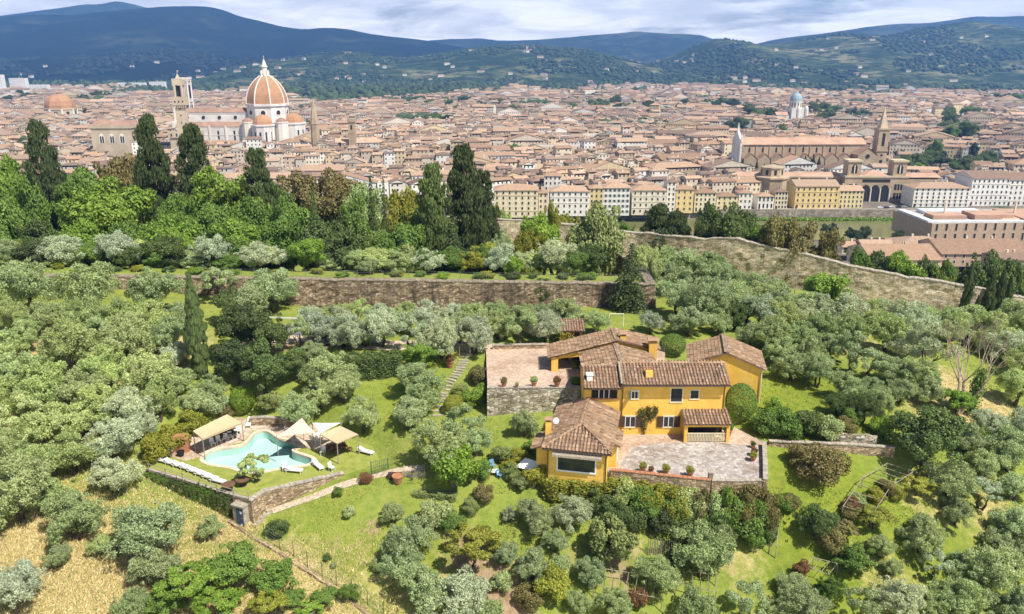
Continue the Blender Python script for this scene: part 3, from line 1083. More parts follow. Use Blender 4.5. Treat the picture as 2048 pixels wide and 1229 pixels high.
NAMES = {'olive': ('olive_tree', 'olive tree', 'olive tree'), 'open_olive': ('olive_tree', 'thin open olive tree', 'olive tree'), 'broad': ('broadleaf_tree', 'broadleaf tree', 'tree'),
         'feathery': ('feathery_tree', 'feathery tree', 'tree'), 'shrub': ('garden_shrub', 'shrub', 'shrub'), 'clipped': ('clipped_bush', 'clipped round bush', 'bush'),
         'fig': ('fig_tree', 'large-leaved tree', 'tree'), 'old_cypress': ('old_cypress', 'old broad cypress', 'cypress'), 'slim_cypress': ('slim_cypress', 'slim cypress', 'cypress'),
         'fir': ('fir_tree', 'dark tiered conifer', 'conifer'), 'hedge': ('hedge', 'hedge', 'hedge')}
TONES = {'grey': ('grey-green', (0.390, 0.468, 0.215)), 'silver': ('silvery', (0.50, 0.56, 0.36)), 'green': ('mid-green', (0.165, 0.26, 0.05)),
         'bright': ('bright-green', (0.225, 0.345, 0.048)), 'lime': ('yellow-green', (0.31, 0.32, 0.045)), 'dark': ('dark-green', (0.085, 0.115, 0.038)), 'deep': ('deep-green', (0.135, 0.190, 0.055)),
         'brown': ('brownish', (0.235, 0.205, 0.075)), 'rust': ('reddish', (0.26, 0.14, 0.06)), 'warm': ('olive-green', (0.435, 0.515, 0.205)), 'pale': ('pale-green', (0.285, 0.34, 0.115))}
LANDM = [(470, 905, 70, 'by the pool'), (700, 890, 60, 'by the pool pergola'), (400, 640, 75, 'beside the slim cypress'), (1258, 550, 70, 'by the tiered conifer'), (1180, 720, 70, 'by the yellow villa'), (1455, 760, 85, 'by the yellow outbuilding'),
         (1000, 820, 90, 'below the courtyard wall'), (1300, 880, 110, 'by the villa terrace'), (1620, 530, 220, 'along the old city wall'), (900, 600, 320, 'near the bastion wall'), (1930, 740, 110, 'around the bare tree'), (890, 760, 60, 'by the garden steps')]


def zone(u, v):
    best = None
    for a, b, r, s in LANDM:
        d = math.hypot(u - a, (v - b) * (1.0 if r < 200 else 3.0)) / r
        if d < 1 and (best is None or d < best[0]):
            best = (d, s)
    if best:
        return best[1]
    if v < 470:
        return 'on the ridge' if v > 300 else 'in the city'
    if v < 575 and u < 1310:
        return 'on the upper terrace'
    if u < 560:
        return 'in the left-hand grove'
    if u > 1540:
        return 'in the right-hand grove'
    return 'in the garden'


GROUPS = {'olive': 'olive trees', 'open_olive': 'olive trees', 'broad': 'broadleaf trees', 'feathery': 'garden trees', 'shrub': 'garden shrubs', 'clipped': 'clipped bushes', 'fig': 'garden trees',
          'old_cypress': 'old cypresses', 'slim_cypress': 'slim cypresses', 'fir': 'conifers'}
_vi = {}


def put_tree(kd, p, w, h, tone, uv=None, depthw=None, note=None):
    nm, phrase, cat = NAMES[kd]
    tn, c = TONES[tone]
    u, v = uv or proj((p[0], p[1], p[2] + h * 0.5))
    lab = note or f"{tn + ' ' if len(phrase.split()) < 3 else ''}{phrase} {zone(u, v)}, {where(u, v)}"
    k = _vi[kd] = _vi.get(kd, -1) + 1
    rz = rnd.uniform(0, 6.28)
    e = thing(nm, lab, cat, (p[0], p[1], p[2] - 0.05), rz, GROUPS.get(kd), (w * rnd.uniform(.92, 1.1), (depthw or w) * rnd.uniform(.88, 1.08), h))
    cm = CROWN[kd][k % len(CROWN[kd])]
    o = link('crown', cm, e, needle_mat if kd in ('old_cypress', 'slim_cypress', 'fir') else leaf_mat)
    j = rnd.uniform(0.84, 1.14)
    o.color = (c[0] * j * rnd.uniform(.96, 1.05), c[1] * j, c[2] * j * rnd.uniform(.9, 1.1), 1)
    if kd in TRUNK:
        link('trunk', TRUNK[kd][k % len(TRUNK[kd])], e, pale_bark if kd == 'fig' else bark_mat)
    return e


def tree_c(kd, u, v, wpx, tone, hr=None, note=None):
    """tree whose crown centre shows at (u, v), wpx wide in the photograph; it stands on the ground below"""
    hr = hr or {'olive': 0.92, 'open_olive': 1.0, 'broad': 1.0, 'feathery': 0.8, 'shrub': 0.85, 'clipped': 1.0, 'fig': 0.95, 'slim_cypress': 6, 'fir': 1.7}[kd]
    cz = 0.53 if kd != 'broad' else 0.57
    vb = v + wpx * 0.5 * hr
    for _ in range(4):
        p = GP(u, vb)
        w = wpx * depth(p) / FPX
        vc = proj((p.x, p.y, p.z + cz * w * hr))[1]
        vb += (v - vc)
    return put_tree(kd, p, w, w * hr, tone, (u, v), note=note)


def tree_y(kd, u, vtop, Y, wpx, tone, note=None, base=None):
    """tree at distance Y whose top shows at (u, vtop)"""
    if Y is None:                       # just behind the old city wall
        Y = 150.0
        for _ in range(6):
            xx = (u - 1024) / FPX * (Y * CP + 45 * SP)
            Y = float(np.interp(xx, WX, WYY)) + 5.5
    p = GY(u, Y)
    if base is not None:
        p.z = base
    top = PY(u, vtop, Y)
    w = wpx * depth(top) / FPX * (1.38 if kd == 'old_cypress' else 1.0)
    h = max(1.0, top.z - p.z)
    return put_tree(kd, p, w, h, tone, (u, vtop + 0.4 * h * FPX / depth(top)), note=note)
# ------------------------------------------------------------------ the trees, one by one
def olives(tone_default, lst):
    for t in lst:
        u, v, w = t[:3]
        tone = t[3] if len(t) > 3 else tone_default
        tree_c('olive' if rnd.random() > .12 else 'open_olive', u, v, w * rnd.uniform(.92, 1.08), tone, rnd.uniform(0.82, 1.08))


# western grove
olives('warm', [(22, 628, 88), (98, 632, 92), (172, 625, 92), (238, 632, 96), (312, 634, 100), (362, 628, 70, 'grey'), (12, 690, 84), (50, 668, 74), (150, 684, 112), (206, 664, 80, 'grey'), (262, 672, 104), (342, 668, 100, 'grey'),
                (34, 738, 100), (92, 766, 110), (100, 718, 80), (164, 772, 112), (218, 730, 116), (300, 744, 128), (356, 760, 84), (-8, 780, 90), (42, 832, 114), (104, 852, 126), (172, 832, 104), (214, 800, 100), (268, 812, 104, 'silver'), (354, 706, 74, 'silver'),
                (150, 905, 118), (236, 872, 108, 'silver'), (20, 890, 110), (84, 922, 96), (282, 842, 76, 'silver'), (236, 944, 92, 'silver'), (318, 800, 82), (44, 972, 138), (-10, 1020, 100), (104, 985, 90), (156, 1030, 122, 'grey'), (300, 1054, 162, 'grey'), (318, 1135, 96, 'grey'), (36, 1172, 126, 'silver'), (268, 1206, 84, 'grey'),
                (200, 745, 70, 'grey'), (16, 578, 60), (400, 792, 74, 'grey'), (428, 770, 70, 'grey')])
olives('grey', [(60, 566, 114), (185, 572, 118), (312, 577, 108), (440, 566, 96), (548, 574, 112), (500, 600, 90)])
# dark holm oaks behind the cypress
for u, v, w, t in [(496, 652, 112, 'dark'), (540, 660, 96, 'deep'), (478, 718, 92, 'dark'), (530, 726, 110, 'deep'), (590, 724, 70, 'deep'), (468, 606, 76, 'deep')]:
    tree_c('broad', u, v, w, t, 1.05)
tree_c('slim_cypress', 402, 648, 46, 'deep', 4.8, note='tall slim dark cypress rising alone behind the pool')
# middle lawn
olives('grey', [(664, 738, 112), (640, 786, 84), (602, 816, 80), (727, 826, 78), (842, 762, 104), (826, 820, 84), (848, 792, 74), (930, 846, 92), (884, 884, 104), (950, 876, 74), (1050, 842, 64), (686, 770, 86), (628, 700, 60)])
olives('silver', [(640, 652, 76), (700, 662, 84), (762, 648, 82), (822, 668, 88), (884, 672, 84), (950, 664, 86), (1040, 650, 92, 'grey'), (1090, 646, 72), (996, 646, 70, 'grey'), (600, 664, 70, 'grey'), (676, 640, 70), (735, 668, 60, 'grey'), (866, 648, 70), (920, 650, 70, 'grey'), (800, 640, 66, 'grey')])
olives('grey', [(1190, 642, 56), (1300, 642, 60, 'silver')])
tree_c('broad', 838, 704, 66, 'bright', 0.95, note='bright green rounded laurel at the end of the long dark hedge')
tree_c('fig', 912, 930, 104, 'bright', 0.85, note='bright green leafy tree between the lawn and the villa')
tree_c('shrub', 962, 935, 50, 'green'); tree_c('shrub', 1002, 905, 42, 'pale'); tree_c('shrub', 1035, 905, 40, 'lime'); tree_c('shrub', 1060, 890, 30, 'bright')
tree_c('shrub', 1022, 940, 40, 'pale'); tree_c('shrub', 1070, 948, 56, 'lime')
tree_c('clipped', 488, 800, 54, 'bright', 0.95, note='bright green clipped bush standing behind the pool awning')
tree_c('shrub', 540, 790, 50, 'pale'); tree_c('shrub', 430, 805, 60, 'grey'); tree_c('shrub', 455, 818, 34, 'brown')
tree_c('clipped', 909, 806, 40, 'lime', 0.9); tree_c('shrub', 950, 792, 56, 'bright'); tree_c('shrub', 958, 748, 46, 'brown'); tree_c('shrub', 922, 775, 34, 'pale'); tree_c('shrub', 968, 772, 30, 'green')
tree_c('clipped', 1345, 688, 56, 'green', 0.75, note='low clipped green bush between the carport and the outbuilding')
tree_c('clipped', 1479, 800, 66, 'green', 1.15, note='large rounded evergreen against the outbuilding gable')
tree_c('shrub', 1150, 728, 22, 'lime', note='small yellow-green shrub at the carport corner'); tree_c('shrub', 1152, 760, 26, 'green')
# awning side shrubs
for u, v, w, t in [(350, 868, 66, 'lime'), (384, 842, 60, 'lime'), (316, 890, 70, 'lime'), (400, 852, 40, 'lime')]:
    tree_c('shrub', u, v, w, t, 0.9)
tree_c('feathery', 513, 932, 74, 'warm', 0.9, note='small spreading tree on the lawn in front of the pool')
# eastern grove behind the outbuilding
olives('grey', [(1326, 520, 70), (1372, 525, 74), (1420, 530, 74), (1345, 552, 82), (1392, 556, 84), (1446, 560, 82), (1500, 568, 74), (1545, 580, 70), (1352, 592, 84), (1404, 598, 92), (1462, 592, 88), (1512, 586, 80), (1566, 600, 74), (1600, 612, 66),
                (1376, 636, 82), (1436, 640, 64), (1470, 630, 72, 'deep'), (1492, 612, 70, 'silver'), (1524, 620, 84, 'silver'), (1560, 630, 80, 'warm'), (1598, 622, 76, 'silver'), (1640, 618, 80, 'silver'), (1684, 620, 84, 'silver'), (1734, 624, 80, 'warm'), (1792, 632, 84, 'silver'), (1850, 636, 80, 'warm'), (1900, 642, 80),
                (1545, 664, 80), (1590, 668, 84), (1500, 664, 60), (1648, 654, 82), (1692, 652, 80, 'warm'), (1560, 700, 76), (1612, 706, 80), (1655, 690, 66), (1580, 730, 72), (1632, 735, 76), (1700, 700, 84), (1730, 726, 86), (1768, 662, 96, 'warm'), (1822, 640, 90, 'silver'), (1880, 650, 96, 'warm'), (1940, 640, 90, 'warm'),
                (1846, 700, 120, 'silver'), (1808, 690, 84, 'silver'), (1980, 660, 96, 'warm'), (2030, 640, 90), (2010, 690, 96, 'silver'), (2048, 720, 90, 'warm'), (1830, 744, 86), (1780, 736, 70), (1690, 770, 74), (1742, 776, 70), (1796, 778, 66), (1856, 780, 70), (2030, 770, 90, 'warm'), (1670, 806, 60, 'deep'), (1720, 812, 70, 'deep'),
                (1760, 800, 60), (1690, 612, 60), (1750, 618, 64), (1800, 628, 60), (1850, 636, 56), (1990, 610, 80, 'brown'), (2040, 600, 80, 'brown')])
tree_c('broad', 1648, 578, 110, 'bright', 0.8)
tree_c('broad', 1842, 862, 150, 'deep', 0.9, note='big dark rounded tree above the right-hand retaining wall')
tree_c('shrub', 1640, 925, 100, 'brown', 0.8, note='rounded reddish-brown shrub on the lawn below the retaining wall')
tree_c('shrub', 1600, 910, 60, 'brown')
olives('grey', [(1930, 874, 80), (1976, 846, 84, 'silver'), (2016, 892, 100), (1964, 928, 84), (2040, 846, 70, 'silver'), (1892, 950, 100), (1960, 984, 76, 'silver'), (2022, 972, 84), (1908, 1022, 70), (2024, 1040, 96), (1838, 1068, 112), (1630, 1040, 92, 'deep'), (1972, 1140, 124), (2034, 1104, 84), (1990, 1080, 70), (1928, 1130, 80),
                (1790, 1196, 92, 'silver'), (1718, 1204, 80), (1604, 1204, 110), (1900, 1196, 110), (2024, 1204, 96), (1850, 1210, 80), (1488, 1206, 92), (1386, 1210, 96), (1312, 1146, 86), (1228, 1204, 74), (1582, 1166, 60), (1950, 1215, 80)])
tree_c('open_olive', 1868, 1130, 74, 'silver', 0.95)
tree_c('broad', 1700, 1120, 90, 'green', 0.75); tree_c('feathery', 1745, 1030, 90, 'lime', 0.6); tree_c('feathery', 1830, 970, 70, 'lime', 0.6)
tree_c('shrub', 1580, 1005, 40, 'brown'); tree_c('shrub', 1570, 1000, 46, 'green'); tree_c('shrub', 1660, 1080, 60, 'brown'); tree_c('shrub', 1700, 1010, 36, 'rust'); tree_c('feathery', 1690, 1060, 60, 'brown', 0.6); tree_c('shrub', 1602, 1135, 40, 'rust')
tree_c('broad', 1910, 800, 60, 'bright', 0.9); tree_c('broad', 1960, 860, 50, 'bright', 0.8)
# under the terrace
for u, v, w, t in [(1066, 1032, 84, 'grey'), (1142, 1022, 80, 'silver'), (1400, 1094, 124, 'grey'), (1062, 1124, 80, 'grey'), (1440, 1060, 70, 'grey'), (1352, 1120, 60, 'deep'), (786, 1022, 50, 'grey'), (820, 1074, 106, 'grey'), (800, 1110, 90, 'grey'), (846, 1176, 120, 'grey'), (916, 1196, 126, 'silver'), (970, 1225, 90, 'grey'), (1020, 1024, 40, 'silver'), (1160, 1205, 60, 'grey')]:
    tree_c('olive', u, v, w, t, 0.95)
tree_c('fig', 1218, 1070, 104, 'pale', 1.0, note='large-leaved pale fig tree below the vine-covered pergola')
tree_c('feathery', 945, 1082, 124, 'lime', 0.75, note='bright yellow-green feathery tree shading bare earth in the garden')
for u, v, w, t in [(874, 1022, 68, 'warm'), (905, 1040, 50, 'green'), (1004, 1160, 52, 'warm'), (1100, 1165, 80, 'lime'), (1060, 1190, 60, 'brown'), (1120, 1120, 50, 'grey'), (700, 1020, 27, 'warm'), (676, 985, 24, 'green'), (556, 1054, 44, 'deep'), (540, 1058, 24, 'green'), (655, 1113, 19, 'deep'), (668, 1131, 16, 'grey'), (733, 956, 28, 'rust'),
                   (968, 982, 46, 'brown'), (940, 1010, 40, 'pale'), (1275, 1195, 46, 'rust'), (1110, 960, 40, 'lime')]:
    tree_c('shrub', u, v, w, t)
for u, v, w, t in [(1212, 1012, 54, 'deep'), (1290, 1002, 64, 'green'), (1336, 1012, 66, 'green'), (1380, 1012, 64, 'bright'), (1424, 1020, 76, 'green'), (1480, 1030, 96, 'green'), (1450, 985, 76, 'brown'), (1490, 975, 80, 'brown'), (1460, 1000, 60, 'bright'), (1518, 1010, 60, 'warm'), (1530, 1060, 50, 'deep'), (1280, 972, 30, 'green')]:
    tree_c('shrub', u, v, w, t, 0.95)
# hedge east of the villa
for u, v, w, t in [(1532, 838, 60, 'green'), (1570, 842, 66, 'green'), (1612, 842, 66, 'deep'), (1652, 846, 60, 'warm'), (1690, 850, 44, 'brown'), (1545, 810, 40, 'bright'), (1700, 830, 50, 'green'), (1760, 845, 50, 'bright'), (1508, 846, 30, 'green')]:
    tree_c('shrub', u, v, w, t, 0.95)
# bottom-left thicket
for u, v, w, t in [(376, 1160, 140, 'bright'), (470, 1128, 120, 'green'), (440, 1195, 120, 'bright'), (548, 1150, 96, 'green'), (540, 1205, 90, 'lime'), (330, 1205, 90, 'green'), (650, 1190, 50, 'green'), (620, 1215, 60, 'bright'), (590, 1190, 50, 'green')]:
    tree_c('feathery' if t != 'green' else 'broad', u, v, w, t, 0.7)

# upper terrace and ridge
for kd, u, vt, Y, w, t in [
    ('old_cypress', 118, 228, 172, 70, 'dark'), ('old_cypress', 328, 220, 174, 72, 'dark'), ('old_cypress', 411, 238, 170, 80, 'dark'), ('old_cypress', 532, 286, 168, 84, 'dark'), ('old_cypress', 930, 278, 152, 96, 'dark'), ('old_cypress', 872, 318, 145, 84, 'deep'), ('old_cypress', 968, 330, 156, 60, 'dark'),
    ('fir', 752, 350, 150, 44, 'dark'), ('fir', 776, 356, 152, 40, 'deep'), ('fir', 640, 372, 148, 60, 'deep'), ('fir', 905, 430, 138, 96, 'dark'),
    ('broad', 38, 308, 172, 116, 'bright'), ('broad', 82, 345, 160, 90, 'green'), ('broad', -20, 330, 165, 90, 'green'), ('broad', 10, 370, 150, 120, 'green'), ('broad', 200, 316, 186, 130, 'green'), ('broad', 262, 306, 188, 120, 'brown'), ('broad', 320, 325, 185, 90, 'brown'), ('broad', 160, 352, 170, 90, 'green'), ('broad', 235, 354, 160, 190, 'bright'), ('broad', 366, 372, 160, 96, 'green'),
    ('broad', 462, 330, 166, 150, 'bright'), ('broad', 560, 352, 172, 110, 'green'), ('broad', 620, 338, 176, 130, 'brown'), ('broad', 682, 334, 178, 130, 'brown'), ('broad', 730, 352, 172, 90, 'warm'), ('broad', 810, 374, 164, 96, 'lime'), ('broad', 720, 384, 158, 110, 'green'), ('broad', 520, 388, 156, 120, 'green'), ('broad', 590, 392, 154, 110, 'green'), ('broad', 838, 398, 152, 90, 'green'),
    ('broad', 430, 400, 150, 110, 'green'), ('broad', 490, 430, 144, 130, 'bright'), ('broad', 566, 430, 142, 120, 'green'), ('broad', 650, 430, 142, 130, 'deep'), ('broad', 735, 438, 140, 130, 'green'), ('broad', 806, 440, 140, 110, 'green'), ('broad', 690, 455, 134, 120, 'deep'), ('broad', 770, 470, 132, 90, 'green'), ('broad', 350, 428, 142, 120, 'bright'), ('broad', 280, 430, 146, 110, 'green'), ('broad', 170, 436, 142, 100, 'bright'),
    ('broad', 90, 430, 146, 110, 'deep'), ('broad', 20, 440, 140, 80, 'green'), ('broad', 330, 470, 130, 90, 'deep'), ('broad', 290, 480, 130, 70, 'deep'), ('broad', 384, 468, 134, 70, 'bright'), ('broad', 470, 468, 134, 90, 'green'), ('broad', 30, 478, 128, 70, 'lime'), ('broad', 70, 470, 134, 80, 'deep'), ('broad', 190, 480, 128, 60, 'green'),
    ('olive', 130, 462, 126, 96, 'silver'), ('olive', 238, 458, 126, 84, 'silver'), ('olive', 424, 464, 126, 86, 'silver'), ('olive', 524, 480, 127, 104, 'silver'), ('broad', 616, 474, 126, 84, 'bright'), ('olive', 740, 512, 123, 56, 'grey'), ('olive', 792, 500, 125, 76, 'grey'), ('olive', 860, 492, 125, 76, 'silver'), ('olive', 1006, 484, 127, 84, 'silver'), ('olive', 1108, 472, 128, 116, 'silver'), ('olive', 15, 470, 125, 70, 'grey'),
    ('broad', 944, 500, 127, 60, 'lime'), ('broad', 980, 480, 136, 90, 'lime'), ('broad', 910, 490, 136, 70, 'green'), ('broad', 1058, 446, 144, 76, 'lime'), ('broad', 1080, 424, 160, 90, 'bright'), ('broad', 1102, 396, 178, 40, 'lime'), ('olive', 1010, 452, 150, 70, 'grey'), ('broad', 1186, 402, 146, 136, 'pale'), ('broad', 1150, 500, 125, 60, 'green'), ('broad', 1290, 482, 132, 60, 'warm'), ('broad', 1305, 500, 126, 40, 'warm'),
    ('broad', 1030, 510, 122.5, 46, 'bright'), ('shrub', 1085, 555, 119.2, 44, 'deep'), ('shrub', 1165, 545, 121, 24, 'bright'), ('shrub', 960, 552, 121, 30, 'green'), ('shrub', 885, 556, 120, 24, 'bright'), ('shrub', 680, 552, 120, 22, 'bright'),
    # beyond the old wall
    ('old_cypress', 1312, 404, None, 74, 'dark'), ('old_cypress', 1346, 418, None, 64, 'dark'), ('shrub', 1330, 440, None, 110, 'dark'), ('broad', 1412, 402, None, 74, 'deep'), ('broad', 1456, 404, None, 84, 'deep'), ('broad', 1500, 432, None, 80, 'green'), ('broad', 1545, 424, None, 100, 'brown'), ('broad', 1598, 440, None, 104, 'brown'), ('broad', 1642, 452, None, 74, 'brown'),
    ('broad', 1706, 492, None, 66, 'green'), ('broad', 1738, 490, None, 60, 'deep'), ('broad', 1794, 502, None, 90, 'bright'), ('broad', 1850, 520, None, 70, 'green'), ('broad', 1872, 530, None, 64, 'lime'), ('broad', 1962, 500, None, 116, 'deep'), ('broad', 1920, 528, None, 70, 'green'), ('broad', 2010, 520, None, 70, 'deep'), ('broad', 2040, 560, None, 80, 'brown'),
    ('slim_cypress', 1922, 524, 144, 24, 'dark'), ('slim_cypress', 1966, 540, 145, 28, 'dark'), ('slim_cypress', 1985, 538, 146, 30, 'dark'), ('slim_cypress', 2000, 548, 146, 26, 'dark'), ('slim_cypress', 1945, 590, 143, 16, 'dark'),
    ('broad', 990, 405, None, 40, 'lime'), ('broad', 1010, 418, None, 36, 'warm'), ('broad', 1130, 420, None, 60, 'lime'), ('broad', 1250, 440, None, 50, 'green')]:
    tree_y(kd, u, vt, Y, w, t)
tree_y('fir', 1258, 486, 115.5, 92, 'dark', note='dark tiered conifer standing in front of the bastion corner')

# dense fringe along the terrace edge
for k in range(40):
    u = 10 + k * 30 + rnd.uniform(-12, 12)
    if 1185 < u < 1235:
        continue
    tree_y('broad' if k % 4 else 'olive', u, rnd.uniform(478, 512), rnd.uniform(124.5, 134), rnd.uniform(56, 86), rnd.choice(['deep', 'dark', 'green', 'deep', 'warm', 'grey', 'green']))
for k in range(22):
    u = 20 + k * 55 + rnd.uniform(-20, 20)
    if 1185 < u < 1235:
        continue
    tree_y('shrub', u, rnd.uniform(535, 550), rnd.uniform(121, 123), rnd.uniform(20, 34), rnd.choice(['deep', 'bright', 'green', 'lime']))
olives('grey', [(622 + k * 47, 630 + rnd.uniform(-5, 5), rnd.uniform(58, 74), rnd.choice(['grey', 'warm', 'silver'])) for k in range(12)])

for k in range(9):
    tree_c('shrub', 1098 + k * 29 + rnd.uniform(-6, 6), 958 + k * 1.6 + rnd.uniform(-3, 4), rnd.uniform(36, 50), rnd.choice(['lime', 'lime', 'warm', 'pale']), 0.8)
for u, v, w, t in [(1042, 958, 44, 'pale'), (1018, 926, 36, 'lime'), (1086, 938, 34, 'lime'), (1748, 985, 44, 'lime'), (1772, 968, 40, 'brown'), (1716, 1000, 40, 'warm'), (1700, 1022, 44, 'brown'), (1790, 985, 40, 'lime')]:
    tree_c('shrub', u, v, w, t, 0.7)

for u, v, w, t in [(1236, 1022, 50, 'deep'), (1270, 1030, 54, 'deep'), (1318, 1034, 56, 'dark'), (1362, 1040, 56, 'deep'), (1404, 1046, 54, 'deep'), (1452, 1060, 60, 'deep'), (1500, 1062, 60, 'green'), (1190, 985, 44, 'deep'), (1160, 980, 40, 'green'), (1420, 990, 50, 'green'), (1356, 985, 46, 'bright')]:
    tree_c('shrub', u, v, w, t, 0.95)
for u, v, w, t in [(120, 1110, 60, 'grey'), (205, 1090, 54, 'warm'), (420, 1050, 60, 'warm'), (700, 1180, 46, 'green'), (1010, 1100, 60, 'grey'), (1110, 1080, 60, 'grey'), (1180, 1140, 70, 'grey'), (1560, 1210, 70, 'grey'), (1660, 1170, 60, 'green'), (1760, 1090, 60, 'grey'), (1780, 1130, 50, 'warm')]:
    tree_c('olive', u, v, w, t, 0.9)
for u, vt, w, t in [(1836, 486, 50, 'deep'), (1880, 498, 60, 'green'), (1930, 500, 60, 'deep'), (2020, 505, 70, 'green'), (1770, 488, 54, 'deep')]:
    tree_y('broad', u, vt + 20, None, w, t)

# planting against the terrace wall
for k in range(12):
    u = 1246 + k * 26 + rnd.uniform(-5, 5)
    q = PZ(u, 943 + (u - 1222) * .095 if u < 1425 else 962, Z_TERR)
    q.y -= rnd.uniform(1.2, 1.7)
    q.z = hz(q.x, q.y)
    put_tree('shrub', q, rnd.uniform(2.5, 3.3), 70.55 - q.z + rnd.uniform(-.3, .35), rnd.choice(['lime', 'warm', 'green', 'lime']) if u < 1380 else rnd.choice(['brown', 'green', 'warm']))
# ------------------------------------------------------------------ walls
def wall(name, label, pts, thick, mat, cat='wall', coping=None, jitter=0.0, amp=0.06, step=0.6, group=None, back=True, cop_h=0.12, cop_over=0.06, ragged=0.0):
    """pts: (x, y, ztop, zbot) along the wall's outer face, the face on the right-hand side when walking (towards -normal)"""
    e = thing(name, label, cat, (0, 0, 0), 0, group)
    P = [np.array(p, float) for p in pts]
    rg = np.random.default_rng(len(pts) * 13 + int(abs(P[0][0]) * 7))
    S = []
    dist = 0.0
    for a, b in zip(P[:-1], P[1:]):
        L = np.linalg.norm(b[:2] - a[:2])
        k = max(1, int(L / step))
        for i in range(k):
            S.append((a + (b - a) * i / k, dist + L * i / k))
        dist += L
    S.append((P[-1], dist))
    N = len(S)
    pos = np.array([s[0] for s in S]); ds = np.array([s[1] for s in S])
    tan = np.gradient(pos[:, :2], axis=0); tan /= np.linalg.norm(tan, axis=1, keepdims=True) + 1e-9
    nrm = np.stack([tan[:, 1], -tan[:, 0]], 1)          # right-hand side
    zt = pos[:, 2] + rg.normal(size=N) * jitter
    if ragged:
        zt = zt + ragged * np.convolve(np.repeat(rg.normal(size=N // 3 + 3), 3)[:N + 4], np.ones(5) / 5, 'valid')[:N]
    hmax = (zt - pos[:, 3]).max()
    rowsn = max(2, int(hmax / step) + 1)
    mb = MB()
    G = np.zeros((rowsn + 1, N, 3)); U = np.zeros((rowsn + 1, N, 2))
    for r in range(rowsn + 1):
        z = pos[:, 3] + (zt - pos[:, 3]) * r / rowsn
        dsp = amp * (fbm(ds * 1.0, z, 5, 4, 1.3) + 0.6 * rg.normal(size=N) * (r < rowsn)) + 0.03 * (1 - r / rowsn) * (zt - pos[:, 3])
        G[r, :, :2] = pos[:, :2] + nrm * dsp[:, None]
        G[r, :, 2] = z
        U[r, :, 0] = ds; U[r, :, 1] = z
    for r in range(rowsn):
        for i in range(N - 1):
            mb.poly([G[r, i], G[r, i + 1], G[r + 1, i + 1], G[r + 1, i]], rg.random(), None, [U[r, i], U[r, i + 1], U[r + 1, i + 1], U[r + 1, i]])
    bk = pos[:, :2] - nrm * thick
    for i in range(N - 1):
        a, b = G[rowsn, i], G[rowsn, i + 1]
        c, d = (*bk[i + 1], zt[i + 1]), (*bk[i], zt[i])
        mb.poly([a, b, c, d], 0.5, None, [(ds[i], 0), (ds[i + 1], 0), (ds[i + 1], thick), (ds[i], thick)])
        c0, d0 = (*bk[i + 1], pos[i + 1, 3]), (*bk[i], pos[i, 3])
        mb.poly([d, c, c0, d0], 0.5, None, [(ds[i], zt[i]), (ds[i + 1], zt[i + 1]), (ds[i + 1], pos[i + 1, 3]), (ds[i], pos[i, 3])])
    for i in (0, N - 1):
        mb.poly([G[0, i], G[rowsn, i], (*bk[i], zt[i]), (*bk[i], pos[i, 3])], 0.5, None, [(0, pos[i, 3]), (0, zt[i]), (thick, zt[i]), (thick, pos[i, 3])])
    mb.build('masonry', mat, e)
    if coping is not None:
        cb = MB()
        i = 0
        while i < N - 1:
            j = min(N - 1, i + 1)
            a, b = pos[i, :2] + nrm[i] * cop_over, pos[j, :2] + nrm[j] * cop_over
            c, d = bk[j] - nrm[j] * cop_over, bk[i] - nrm[i] * cop_over
            g = (b - a) * 0.03
            hh = cop_h * rg.uniform(0.8, 1.25)
            q = [(*(a + g), zt[i] - 0.01), (*(b - g), zt[j] - 0.01), (*(c - g), zt[j] - 0.01), (*(d + g), zt[i] - 0.01)]
            t = [(x, y, z + hh) for x, y, z in q]
            tn = rg.random()
            for f in ((q[0], q[1], t[1], t[0]), (q[1], q[2], t[2], t[1]), (q[2], q[3], t[3], t[2]), (q[3], q[0], t[0], t[3]), t):
                cb.poly(f, tn)
            i = j
        kind(cb.build('coping', coping, e), 'stuff')
    return e


# medieval city wall along the ridge (outer face towards the viewer)
wp = [(x, y, z, z - h - 1.2) for x, y, z, h in zip(WX, WYY, WZT, WH)]
wall('city_wall', 'long ragged medieval stone city wall descending the ridge towards the river', wp[7:], 1.5, old_wall_mat, 'wall', coping_mat, 0.05, 0.10, 0.9, None, True, 0.22, 0.05, 0.16)
wall('ridge_wall', 'old stone wall showing between trees on the wooded ridge', wp[:8], 1.2, old_wall_mat, 'wall', coping_mat, 0.04, 0.08, 0.9, None, True, 0.2, 0.05)
bx = list(np.arange(-150, BX1, 8.0)) + [BX1]
bp = [(x, 118.0, float(bastion_top(x)) + 0.15, min(72.2, hz(x, 116.5) - 0.6)) for x in bx] + [(BX1 + .1, 128.0, 76.7, 70.0), (BX1 + .2, 142.0, 75.0, 68.0), (BX1 - 1.2, 165.0, 72.5, 64.0)]
wall('bastion_wall', 'long brown stone retaining wall of the bastion above the olive row', bp, 1.3, bastion_mat, 'wall', plain('dark_coping', (.27, .22, .16), .95, .3, 2.0), 0.05, 0.09, 0.8, None, True, 0.14, 0.05)
